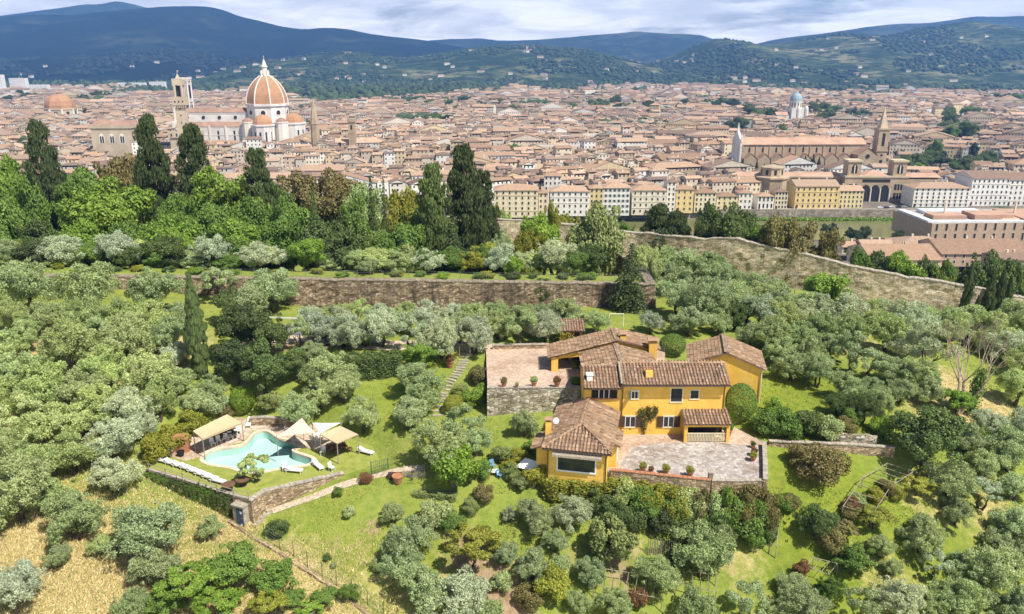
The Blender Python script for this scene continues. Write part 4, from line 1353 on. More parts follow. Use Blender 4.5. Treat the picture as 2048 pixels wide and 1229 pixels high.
# fence on top of the bastion
fe = thing('wire_fence', 'thin wire fence with metal posts along the top of the bastion', 'fence')
zf = lambda x: float(bastion_top(x)) + 0.1
for x in np.arange(-48, BX1 - 1, 2.0):
    MB().cyl((x, 120.2, zf(x) - 0.4), (x, 120.2, zf(x) + 1.15), 0.035, 0.035, 5).build('post', grey_metal, fe)
for k, h in enumerate((0.15, 0.45, 0.78, 1.1)):
    MB().cyl((-48, 120.2, zf(-48) + h), (BX1 - 1.2, 120.2, zf(BX1) + h), 0.012, 0.012, 4).build('wire', grey_metal, fe)
rail = thing('corner_railing', 'metal railing running back along the bastion corner', 'railing')
for k in range(9):
    y = 119.0 + k * 1.5
    MB().cyl((BX1 - .4, y, 76.5 - .05 * k), (BX1 - .4, y, 77.9 - .05 * k), 0.035, 0.035, 5).build('post', grey_metal, rail)
for h in (0.5, 0.95, 1.35):
    MB().cyl((BX1 - .4, 119, 76.5 + h), (BX1 - .4, 131, 76.1 + h), 0.03, 0.03, 5).build('rail', grey_metal, rail)

# ------------------------------------------------------------------ roofs
def roof_plane(parent, A, B, C, D=None, pitch_col=0.36, row=0.44, seed=0, thick=0.14, name='roof'):
    """A-B eave, C(-D) upper edge; deck with rows of barrel tiles on it"""
    A, B, C = Vector(A), Vector(B), Vector(C)
    D = Vector(D) if D is not None else None
    e = (B - A).normalized()
    up = C - A
    s = (up - e * up.dot(e)).normalized()
    n = e.cross(s)
    if n.z < 0:
        n = -n
    poly = [A, B, C] + ([D] if D is not None else [])
    mb = MB()
    mb.poly([p + n * 0.0 for p in poly])
    mb.poly([p - n * thick for p in reversed(poly)])
    for i in range(len(poly)):
        p, q = poly[i], poly[(i + 1) % len(poly)]
        mb.poly([p - n * thick, q - n * thick, q, p])
    deck = mb.build(name, deck_mat, parent)
    P2 = [((p - A).dot(e), (p - A).dot(s)) for p in poly]
    xs = [p[0] for p in P2]; ys = [p[1] for p in P2]
    rg = random.Random(seed + int(A.x * 10))
    tb = MB()
    L2 = np.array(P2)
    gx_ = np.arange(min(xs) + pitch_col * .5, max(xs), pitch_col)
    for cx in gx_:
        cj = rg.uniform(-0.02, 0.02)
        ctint = rg.uniform(-0.12, 0.12)
        t = -0.07
        while t < max(ys):
            cy_ = t + row * 0.5
            if poly_sd(np.array([cx]), np.array([min(cy_, max(ys) - .02)]), P2)[0] < 0.06:
                r0, r1 = 0.135 + rg.uniform(-.008, .008), 0.11
                lift = rg.uniform(0.0, 0.018)
                x = cx + cj + rg.uniform(-0.018, 0.018)
                sk = rg.uniform(-0.03, 0.03)
                pr = []
                for yy, rr, z0 in ((t, r0, 0.035 + lift), (t + row * 1.08, r1, 0.01)):
                    pr.append([A + e * (x + sk * (yy - t) + rr * math.cos(q)) + s * yy + n * (z0 + rr * 0.85 * math.sin(q)) for q in (math.pi, math.pi * .72, math.pi * .5, math.pi * .28, 0)])
                tn = min(1, max(0, rg.gauss(0.5, 0.22) + ctint))
                for k in range(4):
                    tb.poly([pr[0][k], pr[0][k + 1], pr[1][k + 1], pr[1][k]], tn)
            t += row
    kind(tb.build('tiles', tile_mat, deck), 'stuff')
    return deck


def ridge_caps(parent, p, q, seed=0, r=0.15, mat=None, name='ridge_tiles'):
    p, q = Vector(p), Vector(q)
    L = (q - p).length
    rg = random.Random(seed)
    mb = MB()
    d = (q - p).normalized()
    side = d.cross(Vector((0, 0, 1))).normalized()
    upv = side.cross(d)
    k = max(1, int(L / 0.42))
    for i in range(k):
        a, b = p + d * (L * i / k), p + d * (L * (i + 1.06) / k)
        z0 = rg.uniform(0.03, 0.06)
        ra = []
        for pt, rr, zz in ((a, r, z0), (b, r * .86, z0 - .02)):
            ra.append([pt + side * rr * math.cos(w) + upv * (rr * math.sin(w) + zz) for w in (math.pi, 2.3, 1.57, 0.84, 0)])
        tn = rg.uniform(0.3, 0.95)
        for j in range(4):
            mb.poly([ra[0][j], ra[0][j + 1], ra[1][j + 1], ra[1][j]], tn)
    kind(mb.build(name, mat or tile_mat, parent), 'stuff')


def chimney(parent, x, y, z0, z1, w, mat=yellow_mat, cap='tile', name='chimney', d=None):
    d = d or w
    c = MB().box(x - w / 2, x + w / 2, y - d / 2, y + d / 2, z0, z1).build(name, mat, parent)
    if cap == 'tile':
        mb = MB()
        for dx in (-.4, .4):
            mb.box(x + dx * w - .06, x + dx * w + .06, y - d * .45, y + d * .45, z1, z1 + .22)
        mb.build('vent', terracotta, c)
        t = MB()
        h = z1 + .22
        t.poly([(x - w * .7, y - d * .7, h), (x + w * .7, y - d * .7, h), (x + w * .7, y, h + .22), (x - w * .7, y, h + .22)], .6)
        t.poly([(x - w * .7, y + d * .7, h), (x - w * .7, y, h + .22), (x + w * .7, y, h + .22), (x + w * .7, y + d * .7, h)], .4)
        t.poly([(x - w * .7, y - d * .7, h), (x - w * .7, y, h + .22), (x - w * .7, y + d * .7, h)], .4)
        t.poly([(x + w * .7, y - d * .7, h), (x + w * .7, y + d * .7, h), (x + w * .7, y, h + .22)], .4)
        t.build('cap', tile_mat, c)
    elif cap == 'pots':
        mb = MB()
        for k in range(3):
            px = x + (k - 1) * w * .34
            mb.cyl((px, y, z1), (px, y, z1 + .35), .09, .11, 8)
        mb.build('pots', terracotta, c)
    else:
        MB().box(x - w * .62, x + w * .62, y - d * .62, y + d * .62, z1, z1 + .1).build('cap', white_mat, c)
    return c


def window(parent, M, w, h, frame=cream_mat, shutters=None, bars=1, fw=0.11, name='window', blue_left=False, pane=None):
    """M places a frame in the x-z plane facing -y, origin at the lower middle of the opening"""
    mb = MB(); mb.M = M
    mb.box(-w / 2 - fw, w / 2 + fw, -.07, 0, -fw * 1.2, 0).box(-w / 2 - fw, w / 2 + fw, -.05, 0, h, h + fw)
    mb.box(-w / 2 - fw, -w / 2, -.05, 0, 0, h).box(w / 2, w / 2 + fw, -.05, 0, 0, h)
    f = mb.build(name, frame, parent)
    mb = MB(); mb.M = M
    mb.box(-w / 2, w / 2, -.012, 0.002, 0, h)
    mb.build('pane', pane or glass_mat, f)
    if bars:
        mb = MB(); mb.M = M
        for k in range(bars):
            x = -w / 2 + w * (k + 1) / (bars + 1)
            mb.box(x - .035, x + .035, -.045, -.013, 0, h)
        mb.box(-w / 2, -w / 2 + .06, -.045, -.013, 0, h).box(w / 2 - .06, w / 2, -.045, -.013, 0, h).box(-w / 2 + .06, w / 2 - .06, -.045, -.013, h - .06, h)
        mb.build('sash', white_mat, f)
    for sd in (shutters or ()):
        mb = MB(); mb.M = M
        if sd < 0:
            mb.box(-w - fw * 1.0, -w / 2 - .02, -.11, -.075, -.02, h + .02)
        else:
            mb.box(w / 2 + .02, w + fw * 1.0, -.11, -.075, -.02, h + .02)
        mb.build('shutter', dark_wood, f)
    if blue_left:
        mb = MB(); mb.M = M
        mb.box(-w / 2 - .16, -w / 2 - .12, -.62, -.05, -.02, h + .02)
        mb.build('shutter', blue_paint, f)
    return f


def T(x, y, z, rz=0.0):
    return Matrix.Translation((x, y, z)) @ Matrix.Rotation(rz, 4, 'Z')


# ------------------------------------------------------------------ the yellow villa
villa = thing('villa', 'ochre-yellow villa with terracotta tiled roofs in the middle of the garden', 'house')
Z0 = Z_TERR
YF, XL, XM, XR = 80.3, 7.9, 11.9, 23.2
# main two-storey block
ze, zr_, yr_, yb_ = 76.62, 77.85, 82.9, 85.6
mb = MB()
mb.poly([(XM, YF, Z0 - 1), (XR, YF, Z0 - 1), (XR, YF, 76.62), (XM, YF, 76.62)])
mb.poly([(XR, YF, Z0 - 1), (XR, yb_, Z0 - 1), (XR, yb_, 76.62), (XR, yr_, 77.7), (XR, YF, 76.62)])
mb.poly([(XM, yb_, Z0 - 1), (XM, YF, Z0 - 1), (XM, YF, 76.62), (XM, yr_, 77.7), (XM, yb_, 76.62)])
mb.poly([(XR, yb_, Z0 - 1), (XM, yb_, Z0 - 1), (XM, yb_, 76.62), (XR, yb_, 76.62)])
mb.build('wall', yellow_mat, villa)
roof_plane(villa, (XM - .05, YF - .65, 76.58), (XR + .35, YF - .65, 76.58), (XR + .35, yr_, zr_), (XM - .05, yr_, zr_), seed=1)
roof_plane(villa, (XR + .35, yb_ + .5, 76.58), (XM - .05, yb_ + .5, 76.58), (XM - .05, yr_, zr_), (XR + .35, yr_, zr_), seed=2)
ridge_caps(villa, (XM - .05, yr_, zr_), (XR + .35, yr_, zr_), 3)
MB().cyl((XM, YF - .73, 76.47), (XR + .35, YF - .73, 76.47), .075, .075, 8).build('gutter', metal_mat, villa)
# left block with the wide window band
mb = MB()
zl = 76.2
mb.poly([(XL, YF + .1, Z0 - 1), (XM, YF + .1, Z0 - 1), (XM, YF + .1, zl), (XL, YF + .1, zl)])
mb.poly([(XL, 86, Z0 - 1), (XL, YF + .1, Z0 - 1), (XL, YF + .1, zl), (XL, yr_, 77.35), (XL, 86, zl)])
mb.poly([(XM, 86, Z0 - 1), (XL, 86, Z0 - 1), (XL, 86, zl), (XM, 86, zl)])
mb.build('wall', yellow_mat, villa)
roof_plane(villa, (XL - .2, YF - .55, 76.15), (XM - .1, YF - .55, 76.15), (XM - .1, yr_, 77.5), (XL - .2, yr_, 77.5), seed=4)
roof_plane(villa, (XM - .1, 86.4, 76.15), (XL - .2, 86.4, 76.15), (XL - .2, yr_, 77.5), (XM - .1, yr_, 77.5), seed=5)
ridge_caps(villa, (XL - .2, yr_, 77.5), (XM - .1, yr_, 77.5), 6)
ridge_caps(villa, (XM - .08, YF - .6, 76.62), (XM - .08, yr_, 77.9), 7, 0.14, coping_mat, 'verge_tiles')
MB().cyl((XL - .2, YF - .62, 76.05), (XM - .1, YF - .62, 76.05), .07, .07, 8).build('gutter', metal_mat, villa)
wb = MB()
wb.box(XL + .75, XM - .45, YF + .03, YF + .098, 74.75, 75.85)
wbo = wb.build('window', dark_int, villa)
for k in range(3):
    x = XL + 1.55 + k * .55
    MB().box(x - .04, x + .04, YF - .03, YF + .028, 74.75, 75.85).build('mullion', white_mat, wbo)
MB().box(XL + .62, XM - .32, YF - .04, YF + .096, 74.62, 74.748).build('sill', terracotta, wbo)
chimney(villa, XL + .55, YF + .7, 76.3, 77.25, .62, white_mat, 'flat')
chimney(villa, 14.9, YF + .75, 76.7, 77.75, .75, yellow_mat, 'pots')
for x, zb, w, h, bl, br in [(13.35, 74.75, .75, .85, True, 1), (17.9, 74.35, 1.2, 1.55, False, 0), (19.85, 74.72, .85, .95, False, 0)]:
    window(villa, T(x, YF, zb), w, h, cream_mat, None, br, .13, blue_left=bl)
for x in (13.0, 17.2):
    window(villa, T(x, YF, 71.35), 1.15, 1.25, cream_mat, (-1, 1), 1, .12)
MB().cyl((XM + .12, YF - .06, Z0), (XM + .12, YF - .06, 76.4), .05, .05, 6).build('downpipe', metal_mat, villa)
MB().cyl((XR - .12, YF - .06, Z0), (XR - .12, YF - .06, 76.4), .05, .05, 6).build('downpipe', metal_mat, villa)
# porch
px0, px1, py = 18.75, 23.3, YF - 1.9
roof_plane(villa, (px0 - .25, py - .3, 72.65), (px1 + .25, py - .3, 72.65), (px1 + .25, YF - .02, 73.4), (px0 - .25, YF - .02, 73.4), seed=9, name='porch_roof')
for x in (px0, px1):
    MB().box(x - .17, x + .17, py - .05, py + .3, Z0 - .3, 72.62).build('porch_post', yellow_mat, villa)
MB().box(px0 + .17, px1 - .17, py + .02, py + .22, 72.2, 72.55).build('porch_beam', yellow_mat, villa)
MB().box(px0 + .2, px1 - .2, YF - .09, YF - .01, Z0, 72.9).build('porch_opening', dark_int, villa)
MB().box(px0 + .02, px0 + .16, py + .32, YF - .1, Z0 - .3, 72.6).build('wall', yellow_mat, villa)
rl = MB().box(px0 + .17, px1 - .17, py + .06, py + .14, Z0 + .98, Z0 + 1.06).build('railing', cream_mat, villa)
MB().box(px0 + .17, px1 - .17, py + .07, py + .13, Z0 + .5, Z0 + .56).box(px0 + .17, px1 - .17, py + .07, py + .13, Z0 + .08, Z0 + .14).build('rail', cream_mat, rl)
bme = MB().box(-.045, .045, -.03, .03, 0, .9).mesh('baluster')
for k in range(25):
    link('baluster', bme, rl, cream_mat, (px0 + .3 + k * (px1 - px0 - .6) / 24, py + .1, Z0 + .09))
# climbing plant on the facade
rg = np.random.default_rng(77)
for cxp, czp, sx, sz, nn in [(14.5, 71.4, .35, .9, 160), (15.0, 72.6, .5, .8, 220), (14.2, 73.0, .45, .55, 120), (15.7, 73.2, .3, .7, 110), (14.9, 73.4, .3, .4, 80)]:
    pp = np.stack([cxp + rg.normal(size=nn) * sx * .5, np.full(nn, YF - .1) + rg.normal(size=nn) * .05, czp + rg.normal(size=nn) * sz * .5], 1)
    me = sprigs('creeper', pp, rg.normal(size=(nn, 3)), .22, .16, rg.uniform(0, 1, nn), rg)
    o = link('creeper', me, villa, leaf_mat)
    o.color = (0.12, 0.13, 0.04, 1)
# link roof behind the left block
zk = 77.6
mb = MB()
mb.poly([(8.2, 89.6, Z0), (8.2, 85.9, Z0), (8.2, 85.9, 76.55), (8.2, 89.6, 76.55)])
mb.poly([(16.4, 89.6, Z0), (8.2, 89.6, Z0), (8.2, 89.6, 76.55), (12.3, 89.6, 77.5), (16.4, 89.6, 76.55)])
mb.poly([(16.4, 85.7, Z0), (16.4, 89.6, Z0), (16.4, 89.6, 76.55), (16.4, 85.7, 76.55)])
mb.build('wall', yellow_mat, villa)
roof_plane(villa, (8.0, 89.7, 76.5), (8.0, 83.6, 76.5), (12.3, 83.6, zk), (12.3, 89.7, zk), seed=11)
roof_plane(villa, (16.6, 84.2, 76.5), (16.6, 89.7, 76.5), (12.3, 89.7, zk), (12.3, 84.2, zk), seed=12)
ridge_caps(villa, (12.3, 83.6, zk), (12.3, 89.7, zk), 13, .17, coping_mat)
# front wing with hipped roof, turned a little
TH = R(-12.0)
wing0 = PZ(1088, 896, 73.25)
WM = Matrix.Translation((wing0.x + .35, wing0.y + .45, 0)) @ Matrix.Rotation(TH, 4, 'Z')
ww, wl = 5.95, 9.6


def wv(x, y, z):
    return WM @ Vector((x, y, z))


mb = MB()
cs = [wv(0, 0, 0), wv(ww, 0, 0), wv(ww, wl, 0), wv(0, wl, 0)]
zw = 73.3
for i in range(4):
    p, q = cs[i], cs[(i + 1) % 4]
    mb.poly([(p.x, p.y, 68.5), (q.x, q.y, 68.5), (q.x, q.y, zw), (p.x, p.y, zw)])
mb.build('wall', yellow_mat, villa)
zpk = 74.65
a0, a1, a2, a3 = wv(-.45, -.45, 73.2), wv(ww + .45, -.45, 73.2), wv(ww + .45, wl, 73.2), wv(-.45, wl, 73.2)
pk, rk = wv(ww / 2, 2.6, zpk), wv(ww / 2, wl, zpk)
roof_plane(villa, a0, a1, pk, None, seed=21)
roof_plane(villa, a1, a2, rk, pk, seed=22)
roof_plane(villa, a3, a0, pk, rk, seed=23)
ridge_caps(villa, pk, rk, 24)
ridge_caps(villa, a0, pk, 25)
ridge_caps(villa, a1, pk, 26, .12, metal_mat)
g0, g1 = wv(-.45, -.52, 73.08), wv(ww + .45, -.52, 73.08)
MB().cyl(g0, g1, .075, .075, 8).build('gutter', metal_mat, villa)
# big front window and side pieces
f = window(villa, WM @ T(2.95, 0, 70.75), 3.7, 1.75, white_mat, None, 0, .13, pane=glass_mat)
aw = MB(); aw.M = WM
aw.poly([(.6, -.05, 73.02), (5.5, -.05, 73.02), (5.5, -.75, 72.72), (.6, -.75, 72.72)]).poly([(.6, -.75, 72.72), (5.5, -.75, 72.72), (5.5, -.78, 72.5), (.6, -.78, 72.5)])
aw.build('awning', grey_wood, villa)
for x in (.08, ww - .08):
    p, q = wv(x, -.06, 69), wv(x, -.06, 73.1)
    MB().cyl(p, q, .05, .05, 6).build('downpipe', metal_mat, villa)
# right bump-out of the wing
mb = MB(); mb.M = WM
mb.box(ww - .02, ww + .75, 2.2, 5.0, 69.5, 73.0)
mb.build('wall', yellow_mat, villa)
roof_plane(villa, wv(ww + 1.15, 1.8, 72.95), wv(ww + 1.15, 5.4, 72.95), wv(ww - .1, 5.4, 73.45), wv(ww - .1, 1.8, 73.45), seed=28)
mb = MB(); mb.M = WM
mb.box(ww + .752, ww + .80, 3.0, 3.9, 70.5, 72.5)
mb.build('side_door', white_mat, villa)
# left annex with chimney
mb = MB(); mb.M = WM
mb.box(-1.25, .02, .9, 3.6, 69.0, 72.55)
mb.build('wall', yellow_mat, villa)
roof_plane(villa, wv(-1.7, 4.0, 72.5), wv(-1.7, .55, 72.5), wv(.1, .55, 73.2), wv(.1, 4.0, 73.2), seed=29)
pc = wv(-.35, 2.6, 0)
chimney(villa, pc.x, pc.y, 72.6, 74.75, .62, yellow_mat, 'tile')
dish = MB().lathe([(.02, 0), (.2, .05), (.32, .14)], 12).build('satellite_dish', white_mat, villa, True)
dish.location = (pc.x + .75, pc.y + .1, 74.7)
dish.rotation_euler = (R(70), 0, R(20))

# ------------------------------------------------------------------ carport
car = thing('carport', 'open yellow carport with low tiled gable roof beside the courtyard', 'carport')
CY0, CY1 = 90.0, 94.3
lx, ax_, rx = 4.35, 12.57, 17.75
lz, az_, rz_ = 75.85, 78.05, 76.85
roof_plane(car, (lx, CY1, lz), (lx, CY0 - .2, lz), (ax_, CY0 - .2, az_), (ax_, CY1, az_), seed=31)
roof_plane(car, (rx, CY0 - .2, rz_), (rx, CY1, rz_), (ax_, CY1, az_), (ax_, CY0 - .2, az_), seed=32)
ridge_caps(car, (ax_, CY0 - .2, az_), (ax_, CY1, az_), 33)
bt = lambda x: lz + (az_ - lz) * (x - lx) / (ax_ - lx) - .16 if x < ax_ else az_ + (rz_ - az_) * (x - ax_) / (rx - ax_) - .16
MB().box(4.75, 5.55, CY0, CY0 + .7, Z_COURT - .3, bt(4.9) - .02).build('pillar', yellow_mat, car)
mb = MB()
mb.poly([(5.552, CY0 + .1, bt(5.55) - .42), (8.6, CY0 + .1, 75.95), (8.6, CY0 + .1, Z_COURT), (ax_, CY0 + .1, Z_COURT), (ax_, CY0 + .1, bt(ax_)), (5.552, CY0 + .1, bt(5.55))])
mb.poly([(ax_, CY0 + .1, Z_COURT), (rx - .4, CY0 + .1, Z_COURT), (rx - .4, CY0 + .1, bt(rx - .4)), (ax_, CY0 + .1, bt(ax_))])
mb.poly([(rx - .4, CY0 + .1, Z_COURT), (rx - .4, CY1 - .3, Z_COURT), (rx - .4, CY1 - .3, bt(rx - .4)), (rx - .4, CY0 + .1, bt(rx - .4))])
mb.build('front_wall', yellow_mat, car)
mb = MB()
mb.poly([(4.8, CY1 - .3, Z_COURT - .3), (rx - .4, CY1 - .3, Z_COURT - .3), (rx - .4, CY1 - .3, 76.6), (ax_, CY1 - .3, 77.7), (4.8, CY1 - .3, 75.8)])
mb.build('back_wall', yellow_mat, car)
for x in (6.6, 8.0):
    pts = [(x - .45, CY1 - .34, Z_COURT), (x + .45, CY1 - .34, Z_COURT), (x + .45, CY1 - .34, 75.2), (x + .3, CY1 - .34, 75.5), (x, CY1 - .34, 75.62), (x - .3, CY1 - .34, 75.5), (x - .45, CY1 - .34, 75.2)]
    MB().poly(pts).build('doorway', dark_int, car)
chimney(car, 16.75, CY0 - .3, Z_COURT, 78.0, .95, yellow_mat, 'tile')
chimney(car, 13.35, CY0 + .9, 77.2, 78.35, .7, yellow_mat, 'tile')
MB().box(13.6, 15.9, CY0 - 1.1, CY0 + .08, Z_COURT, 76.45).build('store', yellow_mat, car)
MB().box(13.55, 15.95, CY0 - 1.2, CY0 + .09, 76.452, 76.6).build('store_roof', coping_mat, car)

# ------------------------------------------------------------------ outbuilding
ob = thing('outbuilding', 'separate yellow gabled outbuilding east of the villa', 'house')
OM = Matrix.Translation((25.05, 87.2, 0)) @ Matrix.Rotation(R(-11), 4, 'Z')
ov = lambda x, y, z: OM @ Vector((x, y, z))
hw, ln = 4.0, 6.3
mb = MB(); mb.M = OM
mb.poly([(-hw, .3, 70), (hw, .3, 70), (hw, .3, 75.75), (0, .3, 77.25), (-hw, .3, 75.85)])
mb.poly([(hw, .3, 70), (hw, ln, 70), (hw, ln, 75.75), (hw, .3, 75.75)])
mb.poly([(-hw, ln, 70), (-hw, .3, 70), (-hw, .3, 75.85), (-hw, ln, 75.85)])
mb.poly([(hw, ln, 70), (-hw, ln, 70), (-hw, ln, 75.85), (0, ln, 77.25), (hw, ln, 75.75)])
mb.build('wall', yellow_mat, ob)
roof_plane(ob, ov(-hw - .45, ln + .3, 75.8), ov(-hw - .45, 0, 75.8), ov(0, 0, 77.4), ov(0, ln + .3, 77.4), seed=41)
roof_plane(ob, ov(hw + .45, 0, 75.62), ov(hw + .45, ln + .3, 75.62), ov(0, ln + .3, 77.4), ov(0, 0, 77.4), seed=42)
ridge_caps(ob, ov(0, 0, 77.4), ov(0, ln + .3, 77.4), 43, .2, coping_mat)
MB().cyl(ov(hw + .05, .18, 71.2), ov(hw + .05, .18, 75.6), .06, .06, 6).build('downpipe', cream_mat, ob)
# small tiled shed behind the carport
sh = thing('garden_shed', 'little tiled shed with yellow creeper behind the courtyard', 'shed', GP(1142, 690))
sz_ = sh.location
mb = MB().box(-1.5, 1.5, 0, 2.2, -1, 1.9)
mb.build('wall', garden_wall_mat, sh)
roof_plane(sh, (-1.8, -.3, 1.95), (1.8, -.3, 1.95), (1.8, 2.5, 2.7), (-1.8, 2.5, 2.7), seed=45)
MB().box(.1, 1.1, -.03, -.005, -.2, 1.7).build('doorway', dark_int, sh)
nn = 420
pp = np.stack([rg.normal(size=nn) * .5 - .8, rg.normal(size=nn) * .18 - .2, rg.uniform(-.3, 1.8, nn)], 1)
o = link('creeper', sprigs('creeper', pp, rg.normal(size=(nn, 3)), .25, .18, rg.uniform(0, 1, nn), rg), sh, leaf_mat)
o.color = (0.42, 0.38, 0.06, 1)
# ------------------------------------------------------------------ terraces
from mathutils.geometry import tessellate_polygon


def flat(name, outer, z, mat, holes=(), parent=None, skirt=0.0, label=None):
    loops = [[Vector((p[0], p[1], 0)) for p in outer]] + [[Vector((p[0], p[1], 0)) for p in h] for h in holes]
    pts = [p for l in loops for p in l]
    mb = MB()
    for t in tessellate_polygon(loops):
        q = [pts[i] for i in t]
        if (q[1] - q[0]).cross(q[2] - q[0]).z < 0:
            q.reverse()
        mb.poly([(p.x, p.y, z) for p in q])
    if skirt:
        n = len(outer)
        for i in range(n):
            a, b = outer[i], outer[(i + 1) % n]
            mb.poly([(a[0], a[1], z - skirt), (b[0], b[1], z - skirt), (b[0], b[1], z), (a[0], a[1], z)])
    return mb.build(name, mat, parent)


def ring(poly, d):
    """polygon offset outwards by d"""
    P = [Vector((p[0], p[1])) for p in poly]
    n = len(P)
    ar = sum(P[i].x * P[(i + 1) % n].y - P[(i + 1) % n].x * P[i].y for i in range(n))
    sg = 1 if ar > 0 else -1
    out = []
    for i in range(n):
        a = (P[i] - P[i - 1]).normalized(); b = (P[(i + 1) % n] - P[i]).normalized()
        na, nb = Vector((a.y, -a.x)), Vector((b.y, -b.x))
        m = (na + nb)
        m = m / max(0.35, m.length_squared / 2) if m.length > 1e-3 else na
        out.append((P[i].x + m.x * d * sg, P[i].y + m.y * d * sg))
    return out


def smooth_loop(poly, k=4):
    P = [Vector((p[0], p[1])) for p in poly]
    n = len(P); out = []
    for i in range(n):
        p0, p1, p2, p3 = P[i - 1], P[i], P[(i + 1) % n], P[(i + 2) % n]
        for j in range(k):
            t = j / k
            q = 0.5 * ((2 * p1) + (-p0 + p2) * t + (2 * p0 - 5 * p1 + 4 * p2 - p3) * t * t + (-p0 + 3 * p1 - 3 * p2 + p3) * t ** 3)
            out.append((q.x, q.y))
    return out


lawn_m, n, b, o = newmat('mown_lawn')
p = wpos(n)
f = noise(n, p, 1.1, 6, 0.7)
f3 = noise(n, p, 9, 4, 0.7)
n.links.new(ramp(n, mth(n, 'ADD', mth(n, 'MULTIPLY', f, .65), mth(n, 'MULTIPLY', f3, .35)), [(0.36, (0.17, 0.21, 0.035)), (0.5, (0.27, 0.30, 0.058)), (0.64, (0.36, 0.34, 0.10))]), b.inputs['Base Color'])
b.inputs['Roughness'].default_value = 0.95
bump(n, b, f3, 0.06)

pool_line = smooth_loop(POOL_OUT, 4)
cop_line = ring(pool_line, 0.42)
kind(flat('pool_lawn', POOL_POLY, Z_POOL, lawn_m, [cop_line], skirt=2.5), 'structure')
# paved side of the pool
pave = [PZ(u, v, Z_POOL + .012) for u, v in [(318, 908), (388, 864), (470, 836), (560, 840), (632, 852), (690, 878), (680, 905), (640, 900), (600, 896), (560, 880), (530, 858), (505, 862), (486, 884), (440, 896), (412, 905), (400, 914), (372, 922)]]
po = kind(MB().build('x') if False else flat('pool_paving', pave, Z_POOL + .012, pool_deck_mat), 'structure')
# cut the paving where the coping lies: the coping is 3 cm higher
pool = thing('swimming_pool', 'free-form turquoise swimming pool with pale coping on the lower terrace', 'pool')
mb = MB()
nn = len(pool_line)
for i in range(nn):
    j = (i + 1) % nn
    a, b2 = cop_line[i], cop_line[j]; c, d = pool_line[j], pool_line[i]
    mb.poly([(*a, Z_POOL + .06), (*b2, Z_POOL + .06), (*c, Z_POOL + .06), (*d, Z_POOL + .06)], rnd.random())
    mb.poly([(*a, Z_POOL - .1), (*b2, Z_POOL - .1), (*b2, Z_POOL + .06), (*a, Z_POOL + .06)])
    mb.poly([(*d, Z_POOL + .06), (*c, Z_POOL + .06), (*c, Z_POOL - .2), (*d, Z_POOL - .2)])
mb.build('coping', plain('pool_coping', (0.62, 0.50, 0.38), .85, .12, 2), pool)
plaster = plain('pool_plaster', (0.47, 0.67, 0.61), .7, .03, .8)
mb = MB()
for i in range(nn):
    j = (i + 1) % nn
    c, d = pool_line[j], pool_line[i]
    mb.poly([(*d, Z_POOL - .2), (*c, Z_POOL - .2), (*c, Z_POOL - 1.4), (*d, Z_POOL - 1.4)])
mb.build('basin_wall', plaster, pool)
flat('basin_floor', pool_line, Z_POOL - .95, plaster, parent=pool)
m, n, b, o = newmat('pool_water')
tr = nd(n, 'ShaderNodeBsdfTransparent'); tr.inputs[0].default_value = (0.95, 0.995, 0.985, 1)
gl = nd(n, 'ShaderNodeBsdfGlossy'); gl.inputs['Roughness'].default_value = 0.06
fr = nd(n, 'ShaderNodeFresnel', IOR=1.33)
bp_ = nd(n, 'ShaderNodeBump'); bp_.inputs['Distance'].default_value = .03
n.links.new(noise(n, wpos(n), 2.2, 4), bp_.inputs['Height'])
n.links.new(bp_.outputs[0], gl.inputs['Normal']); n.links.new(bp_.outputs[0], fr.inputs['Normal'])
mx = nd(n, 'ShaderNodeMixShader')
n.links.new(fr.outputs[0], mx.inputs[0]); n.links.new(tr.outputs[0], mx.inputs[1]); n.links.new(gl.outputs[0], mx.inputs[2])
n.links.new(mx.outputs[0], o.inputs[0])
flat('water', pool_line, Z_POOL - .07, m, parent=pool)

kind(flat('villa_terrace', TERR_POLY, Z_TERR, flag_mat, skirt=0.6), 'structure')
brick_apron = [PZ(u, v, Z_TERR + .006) for u, v in [(1222, 940), (1236, 941), (1262, 893), (1330, 886), (1420, 884), (1500, 892), (1528, 888), (1466, 853), (1252, 861)]]
kind(flat('brick_apron', brick_apron, Z_TERR + .006, cotto_mat), 'structure')
kind(flat('courtyard', COURT_POLY, Z_COURT, cotto_mat, skirt=0.5), 'structure')


def pwall(name, label, uvz, h, thick, mat, **kw):
    """low retaining wall whose top edge follows (u, v) at heights z"""
    P = [PZ(u, v, z) for u, v, z in uvz]
    pts = []
    for i, p in enumerate(P):
        hh = h[i] if isinstance(h, (list, tuple)) else h
        pts.append((p.x, p.y, p.z, p.z - hh))
    return wall(name, label, pts, thick, mat, step=0.45, **kw)


pwall('courtyard_wall', 'pale rubble retaining wall below the courtyard', [(974, 777, 74.1), (1030, 777, 74.1), (1100, 777, 74.1), (1170, 777, 74.1)], 4.4, .45, rubble_mat, coping=coping_mat, amp=.05)
pwall('courtyard_back_wall', 'low stone wall along the back of the courtyard', [(985, 692, 74.5), (1050, 691, 74.5), (1098, 690, 74.5)], 1.2, .4, garden_wall_mat, coping=coping_mat, amp=.04)
pwall('pool_wall', 'stone retaining wall in front of the pool lawn', [(502, 1003, 69.1), (530, 984, 69.15), (600, 968, 69.15), (688, 948, 69.15)], [4.2, 3.6, 2.2, .7], .45, garden_wall_mat, coping=coping_mat, amp=.05)
pwall('lounger_wall', 'ivy-hung retaining wall under the row of white loungers', [(292, 941, 69.05), (360, 961, 69.05), (440, 986, 69.05), (502, 1003, 69.05)], [2.0, 3.0, 3.6, 4.2], .4, garden_wall_mat, coping=coping_mat, amp=.05)
